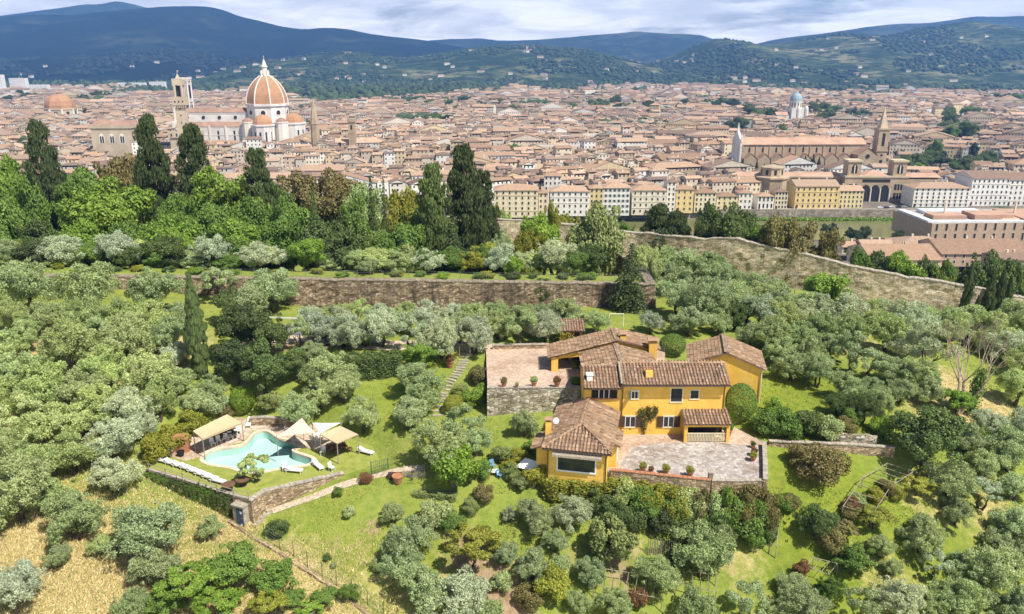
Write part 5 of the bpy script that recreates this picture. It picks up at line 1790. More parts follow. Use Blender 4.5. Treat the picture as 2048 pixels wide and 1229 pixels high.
pwall('pool_back_wall', 'curved rubble wall behind the pool paving', [(498, 838, 69.9), (530, 836, 70.0), (560, 838, 69.9), (590, 846, 69.7)], 1.3, .4, garden_wall_mat, coping=coping_mat, amp=.04)
pwall('terrace_wall', 'brick parapet along the front edge of the villa terrace', [(1222, 941, 70.72), (1300, 949, 70.72), (1422, 962, 70.72)], 2.5, .35, garden_wall_mat, coping=terracotta, amp=.02, cop_h=.06)
pwall('terrace_corner_wall', 'low wall at the outer corner of the terrace', [(1424, 962, 70.7), (1480, 963, 70.6), (1534, 962, 70.7)], 3.2, .35, garden_wall_mat, coping=coping_mat, amp=.02, cop_h=.06)
pwall('terrace_side_wall', 'tall brown wall along the side of the terrace', [(1535, 960, 70.9), (1534, 922, 70.9), (1532, 884, 70.9)], 3.0, .35, garden_wall_mat, coping=coping_mat, amp=.02, cop_h=.06)
pwall('lawn_retaining_wall', 'long stone retaining wall between the two right-hand lawns', [(1538, 884, 70.35), (1620, 888, 70.3), (1700, 891, 70.25), (1790, 897, 70.1)], [2.6, 2.8, 3.0, 3.2], .4, garden_wall_mat, coping=coping_mat, amp=.05)
pwall('tumbled_wall', 'short tumbled stone wall below the dark hedge', [(1665, 868, 70.9), (1710, 870, 70.9), (1755, 874, 70.8)], 1.0, .35, rubble_mat, amp=.08, jitter=.08)
bw = [(1262 + 0, 0, 0)]
# corner post of the parapet
cpz = PZ(1420, 962, Z_TERR)
gp = thing('gate_pillar', 'square brick pillar at the end of the terrace parapet', 'pillar', (cpz.x, cpz.y, Z_TERR))
MB().box(-.22, .22, -.22, .22, -2, .95).build('shaft', garden_wall_mat, gp)
MB().box(-.28, .28, -.28, .28, .952, 1.05).build('cap', coping_mat, gp)
# boundary wall with wire fence, lower left
bl = [GP(u, v) for u, v in [(455, 1050), (520, 1090), (600, 1140), (660, 1180), (740, 1240), (820, 1300)]]
wall('boundary_wall', 'low stone boundary wall running down to the bottom edge', [(p.x, p.y, p.z + .25, p.z - 1.2) for p in bl], .3, garden_wall_mat, step=.5, amp=.07, jitter=.05)
fe = thing('garden_fence', 'thin wire fence on slim posts above the boundary wall', 'fence')
tops = []
fb = [GP(u, v - 6) for u, v in [(530, 1088), (560, 1106), (588, 1124), (616, 1144), (645, 1162), (674, 1180), (705, 1200), (736, 1222), (768, 1246)]]
pme = MB().cyl((0, 0, -.4), (0, 0, 1.7), .03, .03, 5).mesh('post')
for p in fb:
    link('post', pme, fe, metal_mat, p)
for a, b2 in zip(fb[:-1], fb[1:]):
    for h in (.2, .55, .9, 1.25, 1.6):
        MB().cyl(a + Vector((0, 0, h)), b2 + Vector((0, 0, h)), .008, .008, 3, cap=False).build('wire', grey_metal, fe)

# garden steps up to the courtyard
steps = thing('garden_steps', 'curving flight of pale stone steps climbing to the courtyard', 'steps')
ctl = [(876, 832), (880, 806), (886, 788), (898, 768), (912, 752), (922, 738), (928, 722), (934, 704)]
sp = [GP(*c) for c in ctl]
zs = [70.5 + (74.0 - 70.5) * i / 21 for i in range(22)]
sme = MB().box(-.62, .62, -.17, .17, -.35, 0).mesh('step')
for i in range(22):
    t = i / 21 * (len(sp) - 1); k = min(int(t), len(sp) - 2); f = t - k
    q = sp[k].lerp(sp[k + 1], f)
    d = sp[k + 1] - sp[k]
    q.z = max(hz(q.x, q.y) + .1, q.z + .05)
    link('step', sme, steps, coping_mat, q, math.atan2(d.y, d.x) - math.pi / 2 + rnd.uniform(-.05, .05))
gt = thing('wooden_gate_posts', 'two wooden posts at the head of the garden steps', 'gate')
for u in (919, 940):
    q = GP(u, 716)
    MB().cyl((q.x, q.y, q.z - .3), (q.x, q.y, q.z + 1.5), .07, .06, 6).build('post', grey_wood, gt)
# stepping path beside the pool wall and utility steps
path_m = gravel_mat
pth = [GP(u, v) for u, v in [(545, 1026), (590, 1008), (640, 990), (690, 972), (740, 957), (800, 945), (850, 938)]]
mb = MB()
L = []
for i, p in enumerate(pth):
    d = (pth[min(i + 1, len(pth) - 1)] - pth[max(i - 1, 0)]); d.z = 0; d.normalize()
    s = Vector((-d.y, d.x, 0)) * .42
    L.append((p + s, p - s))
for i in range(len(L) - 1):
    for k in range(8):
        a0, b0 = L[i][0].lerp(L[i + 1][0], k / 8), L[i][1].lerp(L[i + 1][1], k / 8)
        a1, b1 = L[i][0].lerp(L[i + 1][0], (k + 1) / 8), L[i][1].lerp(L[i + 1][1], (k + 1) / 8)
        for q in (a0, b0, a1, b1):
            q.z = hz(q.x, q.y) + .07
        mb.poly([b0, b1, a1, a0])
kind(mb.build('path', path_m), 'structure')
dr = [GP(u, v) for u, v in [(470, 690), (540, 680), (610, 676), (680, 688), (760, 690), (850, 694), (930, 694), (985, 694)]]
mb = MB(); L = []
for i, p in enumerate(dr):
    d = (dr[min(i + 1, len(dr) - 1)] - dr[max(i - 1, 0)]); d.z = 0; d.normalize()
    s = Vector((-d.y, d.x, 0)) * 1.6
    L.append((p + s, p - s))
for i in range(len(L) - 1):
    for k in range(8):
        a0, b0 = L[i][0].lerp(L[i + 1][0], k / 8), L[i][1].lerp(L[i + 1][1], k / 8)
        a1, b1 = L[i][0].lerp(L[i + 1][0], (k + 1) / 8), L[i][1].lerp(L[i + 1][1], (k + 1) / 8)
        q4 = []
        for q in (b0, b1, a1, a0):
            q4.append(Vector((q.x, q.y, hz(q.x, q.y) + .08)))
        mb.poly(q4)
kind(mb.build('driveway', gravel_mat), 'structure')

# hedges
def hedge(label, u0, v0, u1, v1, wm, hm, tone, name='hedge', cat='hedge'):
    a, b2 = GP(u0, v0), GP(u1, v1)
    mid = (a + b2) / 2
    d = b2 - a
    e = thing(name, label, cat, (mid.x, mid.y, min(a.z, b2.z) - .3), math.atan2(d.y, d.x), None, (d.length, wm, hm + .3))
    k = len(_used)
    o = link('leaves', CROWN['hedge'][k % 2], e, leaf_mat)
    o.color = (*TONES[tone][1], 1)
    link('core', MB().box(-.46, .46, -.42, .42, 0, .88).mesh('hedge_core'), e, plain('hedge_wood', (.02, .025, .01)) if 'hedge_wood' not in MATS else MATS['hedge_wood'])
    return e


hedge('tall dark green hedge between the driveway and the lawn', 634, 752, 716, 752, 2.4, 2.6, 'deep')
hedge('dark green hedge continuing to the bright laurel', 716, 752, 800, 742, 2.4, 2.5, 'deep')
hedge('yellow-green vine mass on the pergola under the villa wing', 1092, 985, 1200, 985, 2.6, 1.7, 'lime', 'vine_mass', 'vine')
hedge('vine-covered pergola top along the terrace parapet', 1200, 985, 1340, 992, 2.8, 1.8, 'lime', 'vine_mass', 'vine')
hedge('strip of low green border plants beside the lawn olive', 690, 1078, 765, 1140, 1.5, .35, 'pale', 'plant_border', 'plant border')
hedge('low leafy border behind the slatted fence', 830, 985, 910, 992, 1.4, .4, 'pale', 'plant_border', 'plant border')
def ivy(label, t0, t1, drop, tone):
    a, b2 = PZ(292, 941, Z_POOL), PZ(502, 1003, Z_POOL)
    p, q = a.lerp(b2, t0), a.lerp(b2, t1)
    d = (q - p); d.z = 0
    nrm = Vector((d.y, -d.x, 0)).normalized() * .3
    mid = (p + q) / 2 + nrm
    e = thing('ivy_curtain', label, 'ivy', (mid.x, mid.y, Z_POOL - drop + rnd.uniform(-.2, .1)), math.atan2(d.y, d.x), 'ivy on the lounger wall', (d.length, .8, drop))
    o = link('leaves', CROWN['hedge'][0], e, leaf_mat)
    o.color = (*TONES[tone][1], 1)


ivy('ivy on the upper end of the lounger wall', .02, .24, 1.5, 'green')
ivy('ivy on the lounger wall below the far loungers', .26, .46, 2.3, 'deep')
ivy('ivy on the lounger wall below the near loungers', .47, .66, 2.9, 'green')
ivy('ivy on the lounger wall beside the pump room', .66, .83, 3.2, 'deep')

# ------------------------------------------------------------------ poolside things
def copy_tree(o, parent=None):
    c = o.copy()
    COL.objects.link(c)
    c.parent = parent
    for ch in o.children:
        copy_tree(ch, c)
    return c


def make_lounger(label):
    e = thing('sun_lounger', label, 'sun lounger', (0, 0, 0), 0, 'white sun loungers')
    MB().box(-.27, .27, -.95, .95, .26, .32).build('frame', white_mat, e)
    MB().box(-.25, .25, -.93, .30, .322, .40).build('seat_pad', fabric_white, e)
    mb = MB(); mb.M = Matrix.Translation((0, .3, .36)) @ Matrix.Rotation(R(20), 4, 'X')
    mb.box(-.25, .25, 0, .68, -.04, .05)
    mb.build('backrest', fabric_white, e)
    lm = bpy.data.meshes.get('lounger_leg') or MB().box(-.03, .03, -.03, .03, 0, .26).mesh('lounger_leg')
    for x in (-.23, .23):
        for y in (-.8, .75):
            link('leg', lm, e, white_mat, (x, y, 0))
    return e


ORD = ['nearest the round tables', 'second from the round tables', 'third from the round tables', 'fourth from the round tables', 'fourth from the far end', 'third from the far end', 'second from the far end', 'at the far end']
base_l = None
row = [(436, 966), (421, 959), (406, 953), (391, 947), (376, 941), (361, 936), (345, 931), (328, 926)]
pA, pB = PZ(*row[0], Z_POOL), PZ(*row[-1], Z_POOL)
dv = (pB - pA)
ang = math.atan2(dv.y, dv.x)
for k, (u, v) in enumerate(row):
    lab = 'white sun lounger in the row on the pool lawn, ' + ORD[k]
    if base_l is None:
        base_l = make_lounger(lab); q = base_l
    else:
        q = copy_tree(base_l); q['label'] = lab
    w0 = PZ(u, v, Z_POOL)
    q.location = (w0.x, w0.y, Z_POOL + .005)
    q.rotation_euler = (0, 0, ang + math.pi / 2 + math.pi + rnd.uniform(-.04, .04) + .12)
for lab, u, v, rz in [('white sun lounger lying on the lawn between tree and pool edge', 588, 945, 1.4), ('white sun lounger angled on the lawn towards the pergola', 636, 936, .7), ('white sun lounger folded beside the pergola', 732, 908, 1.1),
                      ('white lounger standing on the paving behind the pool', 499, 850, .15)]:
    q = copy_tree(base_l); q['label'] = lab
    w0 = PZ(u, v, Z_POOL); q.location = (w0.x, w0.y, Z_POOL + .015); q.rotation_euler = (0, 0, rz)


def chair(label, p, rz, mat=None, grp='garden chairs'):
    e = thing('garden_chair', label, 'chair', p, rz, grp)
    mt = mat or white_mat
    MB().box(-.24, .24, -.24, .24, .42, .46).build('seat', mt, e)
    mb = MB(); mb.M = Matrix.Translation((0, .24, .46)) @ Matrix.Rotation(R(-12), 4, 'X')
    mb.box(-.24, .24, -.02, .02, 0, .48)
    mb.build('backrest', mt, e)
    lm = MB().box(-.02, .02, -.02, .02, 0, .42).mesh('chair_leg')
    for x in (-.21, .21):
        for y in (-.21, .21):
            link('leg', lm, e, mt, (x, y, 0))
    return e


def table(label, p, rad, h, mat, rz=0, square=False):
    e = thing('garden_table', label, 'table', p, rz)
    if square:
        MB().box(-rad, rad, -rad * .6, rad * .6, h - .05, h).build('table_top', mat, e)
        for x in (-.85, .85):
            for y in (-.5, .5):
                MB().box(x * rad - .03, x * rad + .03, y * rad - .03, y * rad + .03, 0, h - .05).build('leg', mat, e)
    else:
        MB().lathe([(.02, h - .06), (rad, h - .05), (rad, h)], 20).build('table_top', mat, e)
        MB().cyl((0, 0, 0), (0, 0, h - .05), .07, .06, 8).build('pedestal', mat, e)
        MB().lathe([(rad * .5, 0), (rad * .5, .04)], 12).build('base', mat, e)
    return e


def onpool(u, v):
    return PZ(u, v, Z_POOL + .02)


table('round brown table on the pool terrace nearest the loungers', onpool(458, 982), .68, .75, brown_wood)
table('round brown table on the pool terrace beside the small tree', onpool(486, 972), .68, .75, brown_wood)
for lab, u, v, rz in [('white poolside stool on the lawn beside the tree', 570, 942, .3), ('white poolside stool near the end of the pool wall', 664, 942, 1.0)]:
    chair(lab, onpool(u, v), rz)
chair('white chair at the far end under the yellow-green shrubs', onpool(336, 915), 2.4)
chair('white chair tucked beside the brick barbecue', onpool(344, 908), 1.2)
for k, (u, v) in enumerate([(438, 888), (450, 884), (461, 880), (471, 876), (478, 868), (426, 893)]):
    chair('white chair under the long beige awning, ' + ['third from its left post', 'fourth from its left post', 'fifth from its left post', 'sixth from its left post', 'at its far corner', 'nearest its left post'][k], onpool(u, v), .4 + rnd.uniform(-.4, .4))
table('long dark dining table under the beige awning', onpool(448, 876), 1.4, .74, dark_wood, .5, True)
# barbecue
q = onpool(362, 902)
bb = thing('brick_barbecue', 'brick barbecue with stepped top beside the awning', 'barbecue', q, .2)
MB().box(-.9, .9, -.5, .5, 0, .85).build('base', terracotta, bb)
MB().box(-.9, -.6, -.5, .5, .852, 1.5).box(.6, .9, -.5, .5, .852, 1.5).box(-.6, .6, .2, .5, .852, 1.5).build('hearth', terracotta, bb)
MB().box(-.95, .95, -.55, .55, 1.502, 1.62).box(-.6, .6, -.4, .4, 1.622, 1.9).build('hood', terracotta, bb)
q = onpool(362, 912)
pt = thing('dark_planter', 'dark round planter in front of the barbecue', 'planter', q)
MB().lathe([(.3, 0), (.42, .55), (.38, .55), (.36, .45)], 14).build('bowl', black_mat, pt)


def canopy(name, label, quad, posts, mat, drop=.25, sag=.15):
    """fabric stretched between four corners (u, v, height above the pool terrace)"""
    e = thing(name, label, 'awning')
    C = [PZ(u, v, Z_POOL + h) for u, v, h in quad]
    mb = MB(); N = 8
    def pt(i, j):
        s, t = i / N, j / N
        q = C[0].lerp(C[1], s).lerp(C[3].lerp(C[2], s), t)
        q.z -= sag * 16 * s * (1 - s) * t * (1 - t)
        return q
    for i in range(N):
        for j in range(N):
            mb.poly([pt(i, j), pt(i + 1, j), pt(i + 1, j + 1), pt(i, j + 1)])
    cl = mb.build('fabric', mat, e, True, merge=True)
    if drop:
        mb = MB()
        for a, b2 in ((C[0], C[1]), (C[1], C[2]), (C[2], C[3]), (C[3], C[0])):
            mb.poly([a, b2, b2 - Vector((0, 0, drop)), a - Vector((0, 0, drop))])
        mb.build('valance', mat, cl)
    for c in (C[i] for i in posts):
        MB().cyl((c.x, c.y, Z_POOL - .1), (c.x, c.y, c.z), .06, .05, 8).build('post', grey_wood, e)
    for i in range(4):
        MB().cyl(C[i] - Vector((0, 0, .03)), C[(i + 1) % 4] - Vector((0, 0, .03)), .035, .035, 6).build('beam', grey_wood, e)
    return e


canopy('awning', 'long beige awning on posts behind the pool', [(386, 862, 2.6), (405, 878, 2.3), (484, 846, 2.3), (454, 829, 2.6)], (0, 1, 2, 3), fabric_beige, .18)
MB_dummy = None
canopy('pergola', 'square beige pergola with timber posts beside the pool', [(640, 869, 2.5), (674, 887, 2.4), (716, 869, 2.4), (680, 852, 2.5)], (0, 1, 2, 3), fabric_beige, .12)


def sail(label, tri, mat):
    e = thing('shade_sail', label, 'shade sail')
    C = [PZ(u, v, Z_POOL + h) for u, v, h in tri]
    cen = (C[0] + C[1] + C[2]) / 3
    mb = MB(); N = 8
    def pt(i, j):
        s, t = i / N, j / N
        q = C[0] * (1 - s) + (C[1].lerp(C[2], t)) * s
        # hollow edges and a little belly
        b0, b1, b2 = 1 - s, s * (1 - t), s * t
        pull = 0.55 * (b0 * b1 + b1 * b2 + b2 * b0)
        q = q.lerp(cen, pull * .55)
        q.z -= .25 * b0 * b1 * b2 * 27 * .2
        return q
    for i in range(N):
        for j in range(N):
            a = [pt(i, j), pt(i + 1, j), pt(i + 1, j + 1), pt(i, j + 1)]
            mb.poly(a[:3] if i == 0 and False else a)
    mb.build('cloth', mat, e, True, merge=True)
    for c in C:
        MB().cyl((c.x, c.y, Z_POOL - .1), (c.x, c.y, c.z + .15), .045, .04, 6).build('mast', grey_wood, e)
    return e


sail('large cream triangular shade sail over the end of the pool', [(604, 836, 2.7), (553, 874, 2.2), (632, 866, 2.4)], fabric_sail)
sail('white triangular shade sail behind the pergola', [(624, 846, 2.7), (682, 846, 2.6), (640, 868, 2.6)], fabric_white)
for k, (u, v) in enumerate([(626, 884), (634, 888), (644, 880), (655, 906), (668, 908), (690, 900), (700, 904), (678, 896), (646, 910)]):
    chair(['white chair behind the pergola nearest the sail', 'white chair at the small table behind the pergola', 'white chair close to the back pergola post', 'dark dining chair under the pergola nearest the pool', 'dark dining chair under the pergola at its front edge', 'dark dining chair under the pergola at the back right',
           'dark dining chair under the pergola by its right post', 'dark dining chair under the pergola at the back', 'white chair just outside the front of the pergola'][k], onpool(u, v), rnd.uniform(0, 6.28), white_mat if k in (0, 1, 2, 8) else brown_wood)
table('dark dining table under the square pergola', onpool(676, 903), .9, .74, brown_wood, .4, True)
table('small white table behind the pergola', onpool(634, 880), .4, .7, white_mat)
# rail fence along the lounger wall
rl = thing('timber_rail_fence', 'weathered timber rail fence along the edge above the lounger wall', 'fence')
rp = [PZ(u, v, Z_POOL + .1) for u, v in [(298, 943), (332, 953), (366, 963), (400, 974), (434, 985), (468, 995), (498, 1002)]]
for c in rp:
    MB().cyl((c.x, c.y, c.z), (c.x, c.y, c.z + .95), .05, .05, 6).build('post', grey_wood, rl)
for a, b2 in zip(rp[:-1], rp[1:]):
    for h in (.45, .85):
        MB().cyl(a + Vector((0, 0, h)), b2 + Vector((0, 0, h)), .035, .035, 5).build('rail', grey_wood, rl)
# pump room with dark blue door
w0, w1 = PZ(440, 986, Z_POOL), PZ(502, 1003, Z_POOL)
wd = (w1 - w0); wd.z = 0; wd.normalize()
pr = PZ(486, 999, Z_POOL) + Vector((wd.y, -wd.x, 0)) * .75
pm = thing('pump_room', 'little pump room with dark blue door under the pool terrace corner', 'shed', (pr.x, pr.y, hz(pr.x, pr.y) - .1), math.atan2(wd.y, wd.x))
MB().box(-.75, .6, .0, 1.0, -.6, 2.15).build('wall', coping_mat, pm)
MB().box(-.85, .7, -.12, 1.0, 2.152, 2.28).build('roof', coping_mat, pm)
d = MB().box(-.28, .5, -.05, -.004, 0, 1.95).build('door', blue_door, pm)
MB().box(.2, .4, -.07, -.052, 1.45, 1.7).build('door_label', white_mat, d)
MB().box(.2, .4, -.07, -.052, .15, .35).build('door_label', white_mat, d)
MB().box(.36, .44, -.09, -.052, .95, 1.05).build('handle', grey_metal, d)
us = thing('utility_steps', 'four stone steps beside the pump room', 'steps')
for k in range(5):
    q = GP(516 + k * 7, 1050 - k * 7)
    MB().box(-.55, .55, -.16, .16, -.4, .06).build('step', coping_mat, us, loc=q, rz=R(35))

# garden pots and urns
def pot(label, p, r, tone=None, plant=True):
    e = thing('plant_pot', label, 'plant pot', p, 0, 'terracotta pots')
    MB().lathe([(r * .62, 0), (r * .95, r * 1.35), (r * 1.08, r * 1.36), (r * 1.08, r * 1.55), (r * .9, r * 1.55), (r * .85, r * 1.4)], 14).build('pot', terracotta, e, False)
    if plant:
        o = link('plant', CROWN['shrub'][rnd.randrange(4)], e, leaf_mat)
        o.scale = (r * 2.6, r * 2.6, r * 2.2); o.location = (0, 0, r * 1.2)
        o.color = (*TONES[tone or 'lime'][1], 1)
    return e


def onc(u, v, z):
    return PZ(u, v, z)


for lab, u, v, z, r, t in [('terracotta pot with reddish plant at the courtyard edge nearest the shrubs', 1008, 773, Z_COURT + .2, .34, 'brown'), ('terracotta pot with pale plant midway along the courtyard edge', 1068, 772, Z_COURT + .2, .36, 'warm'), ('terracotta pot with orange flowers at the courtyard edge by the villa', 1114, 773, Z_COURT + .2, .38, 'rust'),
                           ('small terracotta pot near the left end of the courtyard edge', 1034, 775, Z_COURT + .2, .2, 'warm'), ('potted plant on the terrace parapet nearest the wing', 1286, 944, Z_TERR, .32, 'lime'), ('potted plant second along the terrace parapet', 1302, 947, Z_TERR, .24, 'rust'), ('potted plant third along the terrace parapet', 1332, 948, Z_TERR, .34, 'lime'), ('potted plant near the parapet corner pillar', 1380, 953, Z_TERR, .36, 'lime'),
                           ('potted plant by the tall side wall of the terrace', 1508, 912, Z_TERR, .3, 'rust'), ('potted plant at the outer terrace corner', 1506, 922, Z_TERR, .32, 'lime'), ('dark pot at the head of the terrace side wall', 1506, 896, Z_TERR, .25, 'deep'), ('potted plant between the two ground-floor windows', 1294, 866, Z_TERR, .3, 'bright'), ('small potted plant left of the second ground-floor window', 1320, 867, Z_TERR, .24, 'bright'),
                           ('potted bush at the right corner of the porch', 1455, 872, Z_TERR, .5, 'green'), ('potted plant at the corner of wing and facade', 1258, 866, Z_TERR, .4, 'green')]:
    pot(lab, onc(u, v, z), r, t)
q = GP(900, 735); pot('large terracotta bowl on the lawn beside the garden steps', q, .55, 'rust')
q = GP(796, 970); e = pot('big round terracotta oil jar lying on the lawn', q, .55, None, False)
q = GP(975, 957); pot('terracotta pot in the small kitchen garden', q, .3, 'rust', False)
q = GP(1035, 958); pot('terracotta pot under the canopy hedge', q, .34, 'pale')
# picket fence and gate near the lawn
fe = thing('picket_fence', 'short weathered picket fence beside the oil jar', 'fence')
a, b2 = GP(806, 956), GP(850, 956)
for k in range(20):
    c = a.lerp(b2, k / 19)
    MB().box(-.035, .035, -.015, .015, -.2, .75).build('picket', grey_wood, fe, loc=(c.x, c.y, hz(c.x, c.y)))
fe.location = (0, 0, 0)
mb = MB()
for h in (.2, .6):
    mb.cyl(a + Vector((0, .03, h)), b2 + Vector((0, .03, h)), .025, .025, 5)
mb.build('rail', grey_wood, fe)
pb = thing('planter_box', 'dark timber planter box at the end of the picket fence', 'planter', GP(790, 956))
MB().box(-.7, .7, -.25, .25, -.2, .5).build('box', dark_wood, pb)
gg = thing('garden_gate', 'green metal mesh gate between pool lawn and garden', 'gate', GP(760, 948), R(25))
for x in (-.9, .9):
    MB().cyl((x, 0, -.3), (x, 0, 1.5), .04, .04, 6).build('post', plain('green_metal', (.05, .12, .10), .5) if 'green_metal' not in MATS else MATS['green_metal'], gg)
for k in range(9):
    MB().cyl((-.8 + k * .2, 0, .1), (-.8 + k * .2, 0, 1.4), .018, .018, 4).build('bar', MATS['green_metal'], gg)
for h in (.1, .75, 1.4):
    MB().cyl((-.9, 0, h), (.9, 0, h), .022, .022, 4).build('rail', MATS['green_metal'], gg)
# canopy of corrugated sheet left of the wing
lc = thing('sheet_canopy', 'pale corrugated sheet canopy against the villa wing', 'canopy')
A = [PZ(1030, 934, 70.1), PZ(1068, 944, 70.1), PZ(1082, 926, 70.6), PZ(1050, 916, 70.6)]
mb = MB()
for k in range(14):
    s0, s1 = k / 14, (k + 1) / 14
    h0 = .05 * (k % 2)
    h1 = .05 * ((k + 1) % 2)
    p0, p1, p2, p3 = A[0].lerp(A[1], s0), A[0].lerp(A[1], s1), A[3].lerp(A[2], s1), A[3].lerp(A[2], s0)
    for q, h in ((p0, h0), (p3, h0), (p1, h1), (p2, h1)):
        q.z += h
    mb.poly([p0, p1, p2, p3])
mb.build('sheet', white_mat, lc)
for c in A[:2]:
    MB().cyl((c.x, c.y, hz(c.x, c.y) - .2), c, .05, .05, 6).build('post', grey_wood, lc)

# timber vine frames in the lower garden
def frame(label, uvs, h, rungs, name='vine_trellis'):
    e = thing(name, label, 'trellis')
    P = [GP(u, v) for u, v in uvs]
    Tt = [Vector((p.x, p.y, p.z + h)) for p in P]
    for p, t in zip(P, Tt):
        MB().cyl((p.x, p.y, p.z - .3), t + Vector((0, 0, .1)), .05, .04, 6).build('post', grey_wood, e)
    n = len(Tt) // 2
    A, Bv = Tt[:n], Tt[n:]
    for row_ in (A, Bv):
        for a, b2 in zip(row_[:-1], row_[1:]):
            MB().cyl(a, b2, .04, .035, 6).build('rail', grey_wood, e)
    for k in range(rungs):
        t = k / (rungs - 1) * (n - 1); i = min(int(t), n - 2); f = t - i
        a, b2 = A[i].lerp(A[i + 1], f), Bv[i].lerp(Bv[i + 1], f)
        o2 = Vector((rnd.uniform(-.05, .05), 0, .05))
        MB().cyl(a + o2, b2 + o2, .028, .022, 5).build('rung', grey_wood, e)
    return e


frame('long timber vine frame at the bottom of the garden', [(1186, 1200), (1250, 1214), (1322, 1228), (1190, 1164), (1256, 1172), (1330, 1186)], 1.4, 9)
frame('timber vine frame below the hedge on the right of the first', [(1350, 1190), (1430, 1210), (1350, 1168), (1430, 1176)], 1.3, 6)
frame('timber vine frame leaning among the right-hand olives', [(1610, 1160), (1654, 1178), (1624, 1140), (1672, 1152)], 1.3, 4)
frame('overgrown timber vine frame on the right-hand lawn', [(1682, 1040), (1722, 980), (1770, 952), (1740, 1054), (1776, 1000), (1822, 966)], 1.3, 9)
frame('slanting timber frame beside the right hedge', [(1550, 1120), (1556, 1068), (1538, 1110), (1540, 1066)], 1.3, 4)
# vertical stake screen
ss = thing('stake_screen', 'row of upright grey stakes under the grassy bank', 'fence')
a, b2 = GP(1296, 1112), GP(1352, 1112)
for k in range(16):
    c = a.lerp(b2, k / 15)
    MB().cyl((c.x, c.y, hz(c.x, c.y) - .2), (c.x + rnd.uniform(-.05, .05), c.y, hz(c.x, c.y) + rnd.uniform(1.5, 1.9)), .045, .04, 5).build('stake', grey_wood, ss)
# bare tree on the right
bt_ = GP(1918, 826)
e = thing('bare_tree', 'tall leafless pale-barked tree among the right-hand olives', 'tree', bt_)
rg = np.random.default_rng(12)
mb = MB()
for k, (dx, dy) in enumerate([(-.25, 0), (.15, .1), (.5, -.1), (-.05, .25)]):
    limb(mb, rg, (dx * .3, dy * .3, -.3), (dx * .7, dy, 1), 4.0, .21, 0, 5, .36, .2, 2, 6)
mb.build('trunk', plain('bare_bark', (.45, .34, .26), .95, .25, 3), e, True)
nn = 1500
zz = rg.uniform(0, 5.5, nn)
pp = np.stack([rg.normal(size=nn) * .35 + 1.2 + zz * .12, rg.normal(size=nn) * .35, zz], 1)
o = link('ivy', sprigs('ivy', pp, rg.normal(size=(nn, 3)), .28, .22, rg.uniform(0, 1, nn), rg), e, leaf_mat)
o.color = (*TONES['green'][1], 1)
# utility poles and cable
for lab, u, v, h in [('pale utility pole in the olive grove behind the outbuilding', 1446, 644, 6.2), ('second pale utility pole higher up by the city wall', 1588, 600, 4.6)]:
    q = GP(u, v)
    e = thing('utility_pole', lab, 'utility pole', q)
    MB().cyl((0, 0, -.3), (0, 0, h), .11, .08, 8).build('shaft', coping_mat, e)
    MB().box(-.4, .4, -.05, .05, h - .5, h - .4).build('crossarm', coping_mat, e)
qa, qb = GP(1446, 644), GP(1588, 600)
MB_c = thing('overhead_cable', 'thin overhead cable strung between the utility poles', 'cable')
c0 = Vector((BX1, 119, 77)); prev = None
for (s_, t_) in ((c0, qb + Vector((0, 0, 4.5))), (qa + Vector((0, 0, 6)), qb + Vector((0, 0, 4.3)))):
    mb = MB()
    for k in range(16):
        a, b2 = s_.lerp(t_, k / 16), s_.lerp(t_, (k + 1) / 16)
        a.z -= 3.2 * (k / 16) * (1 - k / 16) * .6; b2.z -= 3.2 * ((k + 1) / 16) * (1 - (k + 1) / 16) * .6
        mb.cyl(a, b2, .018, .018, 4, cap=False)
    mb.build('wire', grey_metal, MB_c)


# ------------------------------------------------------------------ vehicles
def vehicle(label, p, rz, paint, L=4.2, W=1.75, H=1.48, cat='car', name='parked_car', group='parked vehicles', parts=True):
    e = thing(name, label, cat, p, rz, group)
    prof = [(-.5, .28), (-.5, .58), (-.46, .66), (-.27, .70), (-.16, 1.0), (.22, 1.0), (.36, .70), (.48, .62), (.5, .45), (.5, .28)] if cat == 'car' else [(-.5, .22), (-.5, .95), (-.47, 1.0), (.28, 1.0), (.38, .62), (.49, .52), (.5, .22)]
    mb = MB()
    w0 = W / 2
    n = len(prof)
    ww_ = [w0 if z < .72 else w0 * .84 for x, z in prof]
    for i in range(n):
        j = (i + 1) % n
        a, b2 = prof[i], prof[j]
        mb.poly([(a[0] * L, -ww_[i], a[1] * H), (b2[0] * L, -ww_[j], b2[1] * H), (b2[0] * L, ww_[j], b2[1] * H), (a[0] * L, ww_[i], a[1] * H)])
    mb.poly([(x * L, -y, z * H) for (x, z), y in zip(prof, ww_)]); mb.poly([(x * L, y, z * H) for (x, z), y in reversed(list(zip(prof, ww_)))])
    mb.build('body', paint, e)
    if parts:
        for sy in (-1, 1):
            y = sy * w0 * .93
            g = [(-.23, .72), (-.145, .95), (.205, .95), (.31, .72)] if cat == 'car' else [(.12, .6), (.12, .9), (.27, .9), (.34, .6)]
            pts = [(x * L, sy * (w0 * (.99 if z < .75 else .87) + .012), z * H) for x, z in g]
            MB().poly(pts if sy < 0 else list(reversed(pts))).build('side_window', glass_mat, e)
    wm = MB().cyl((0, -.1, 0), (0, .1, 0), .31, .31, 12).mesh('wheel')
    for x in (-.31, .32):
        for y in (-1, 1):
            link('wheel', wm, e, rubber_mat, (x * L, y * (w0 - .08), .31))
    return e


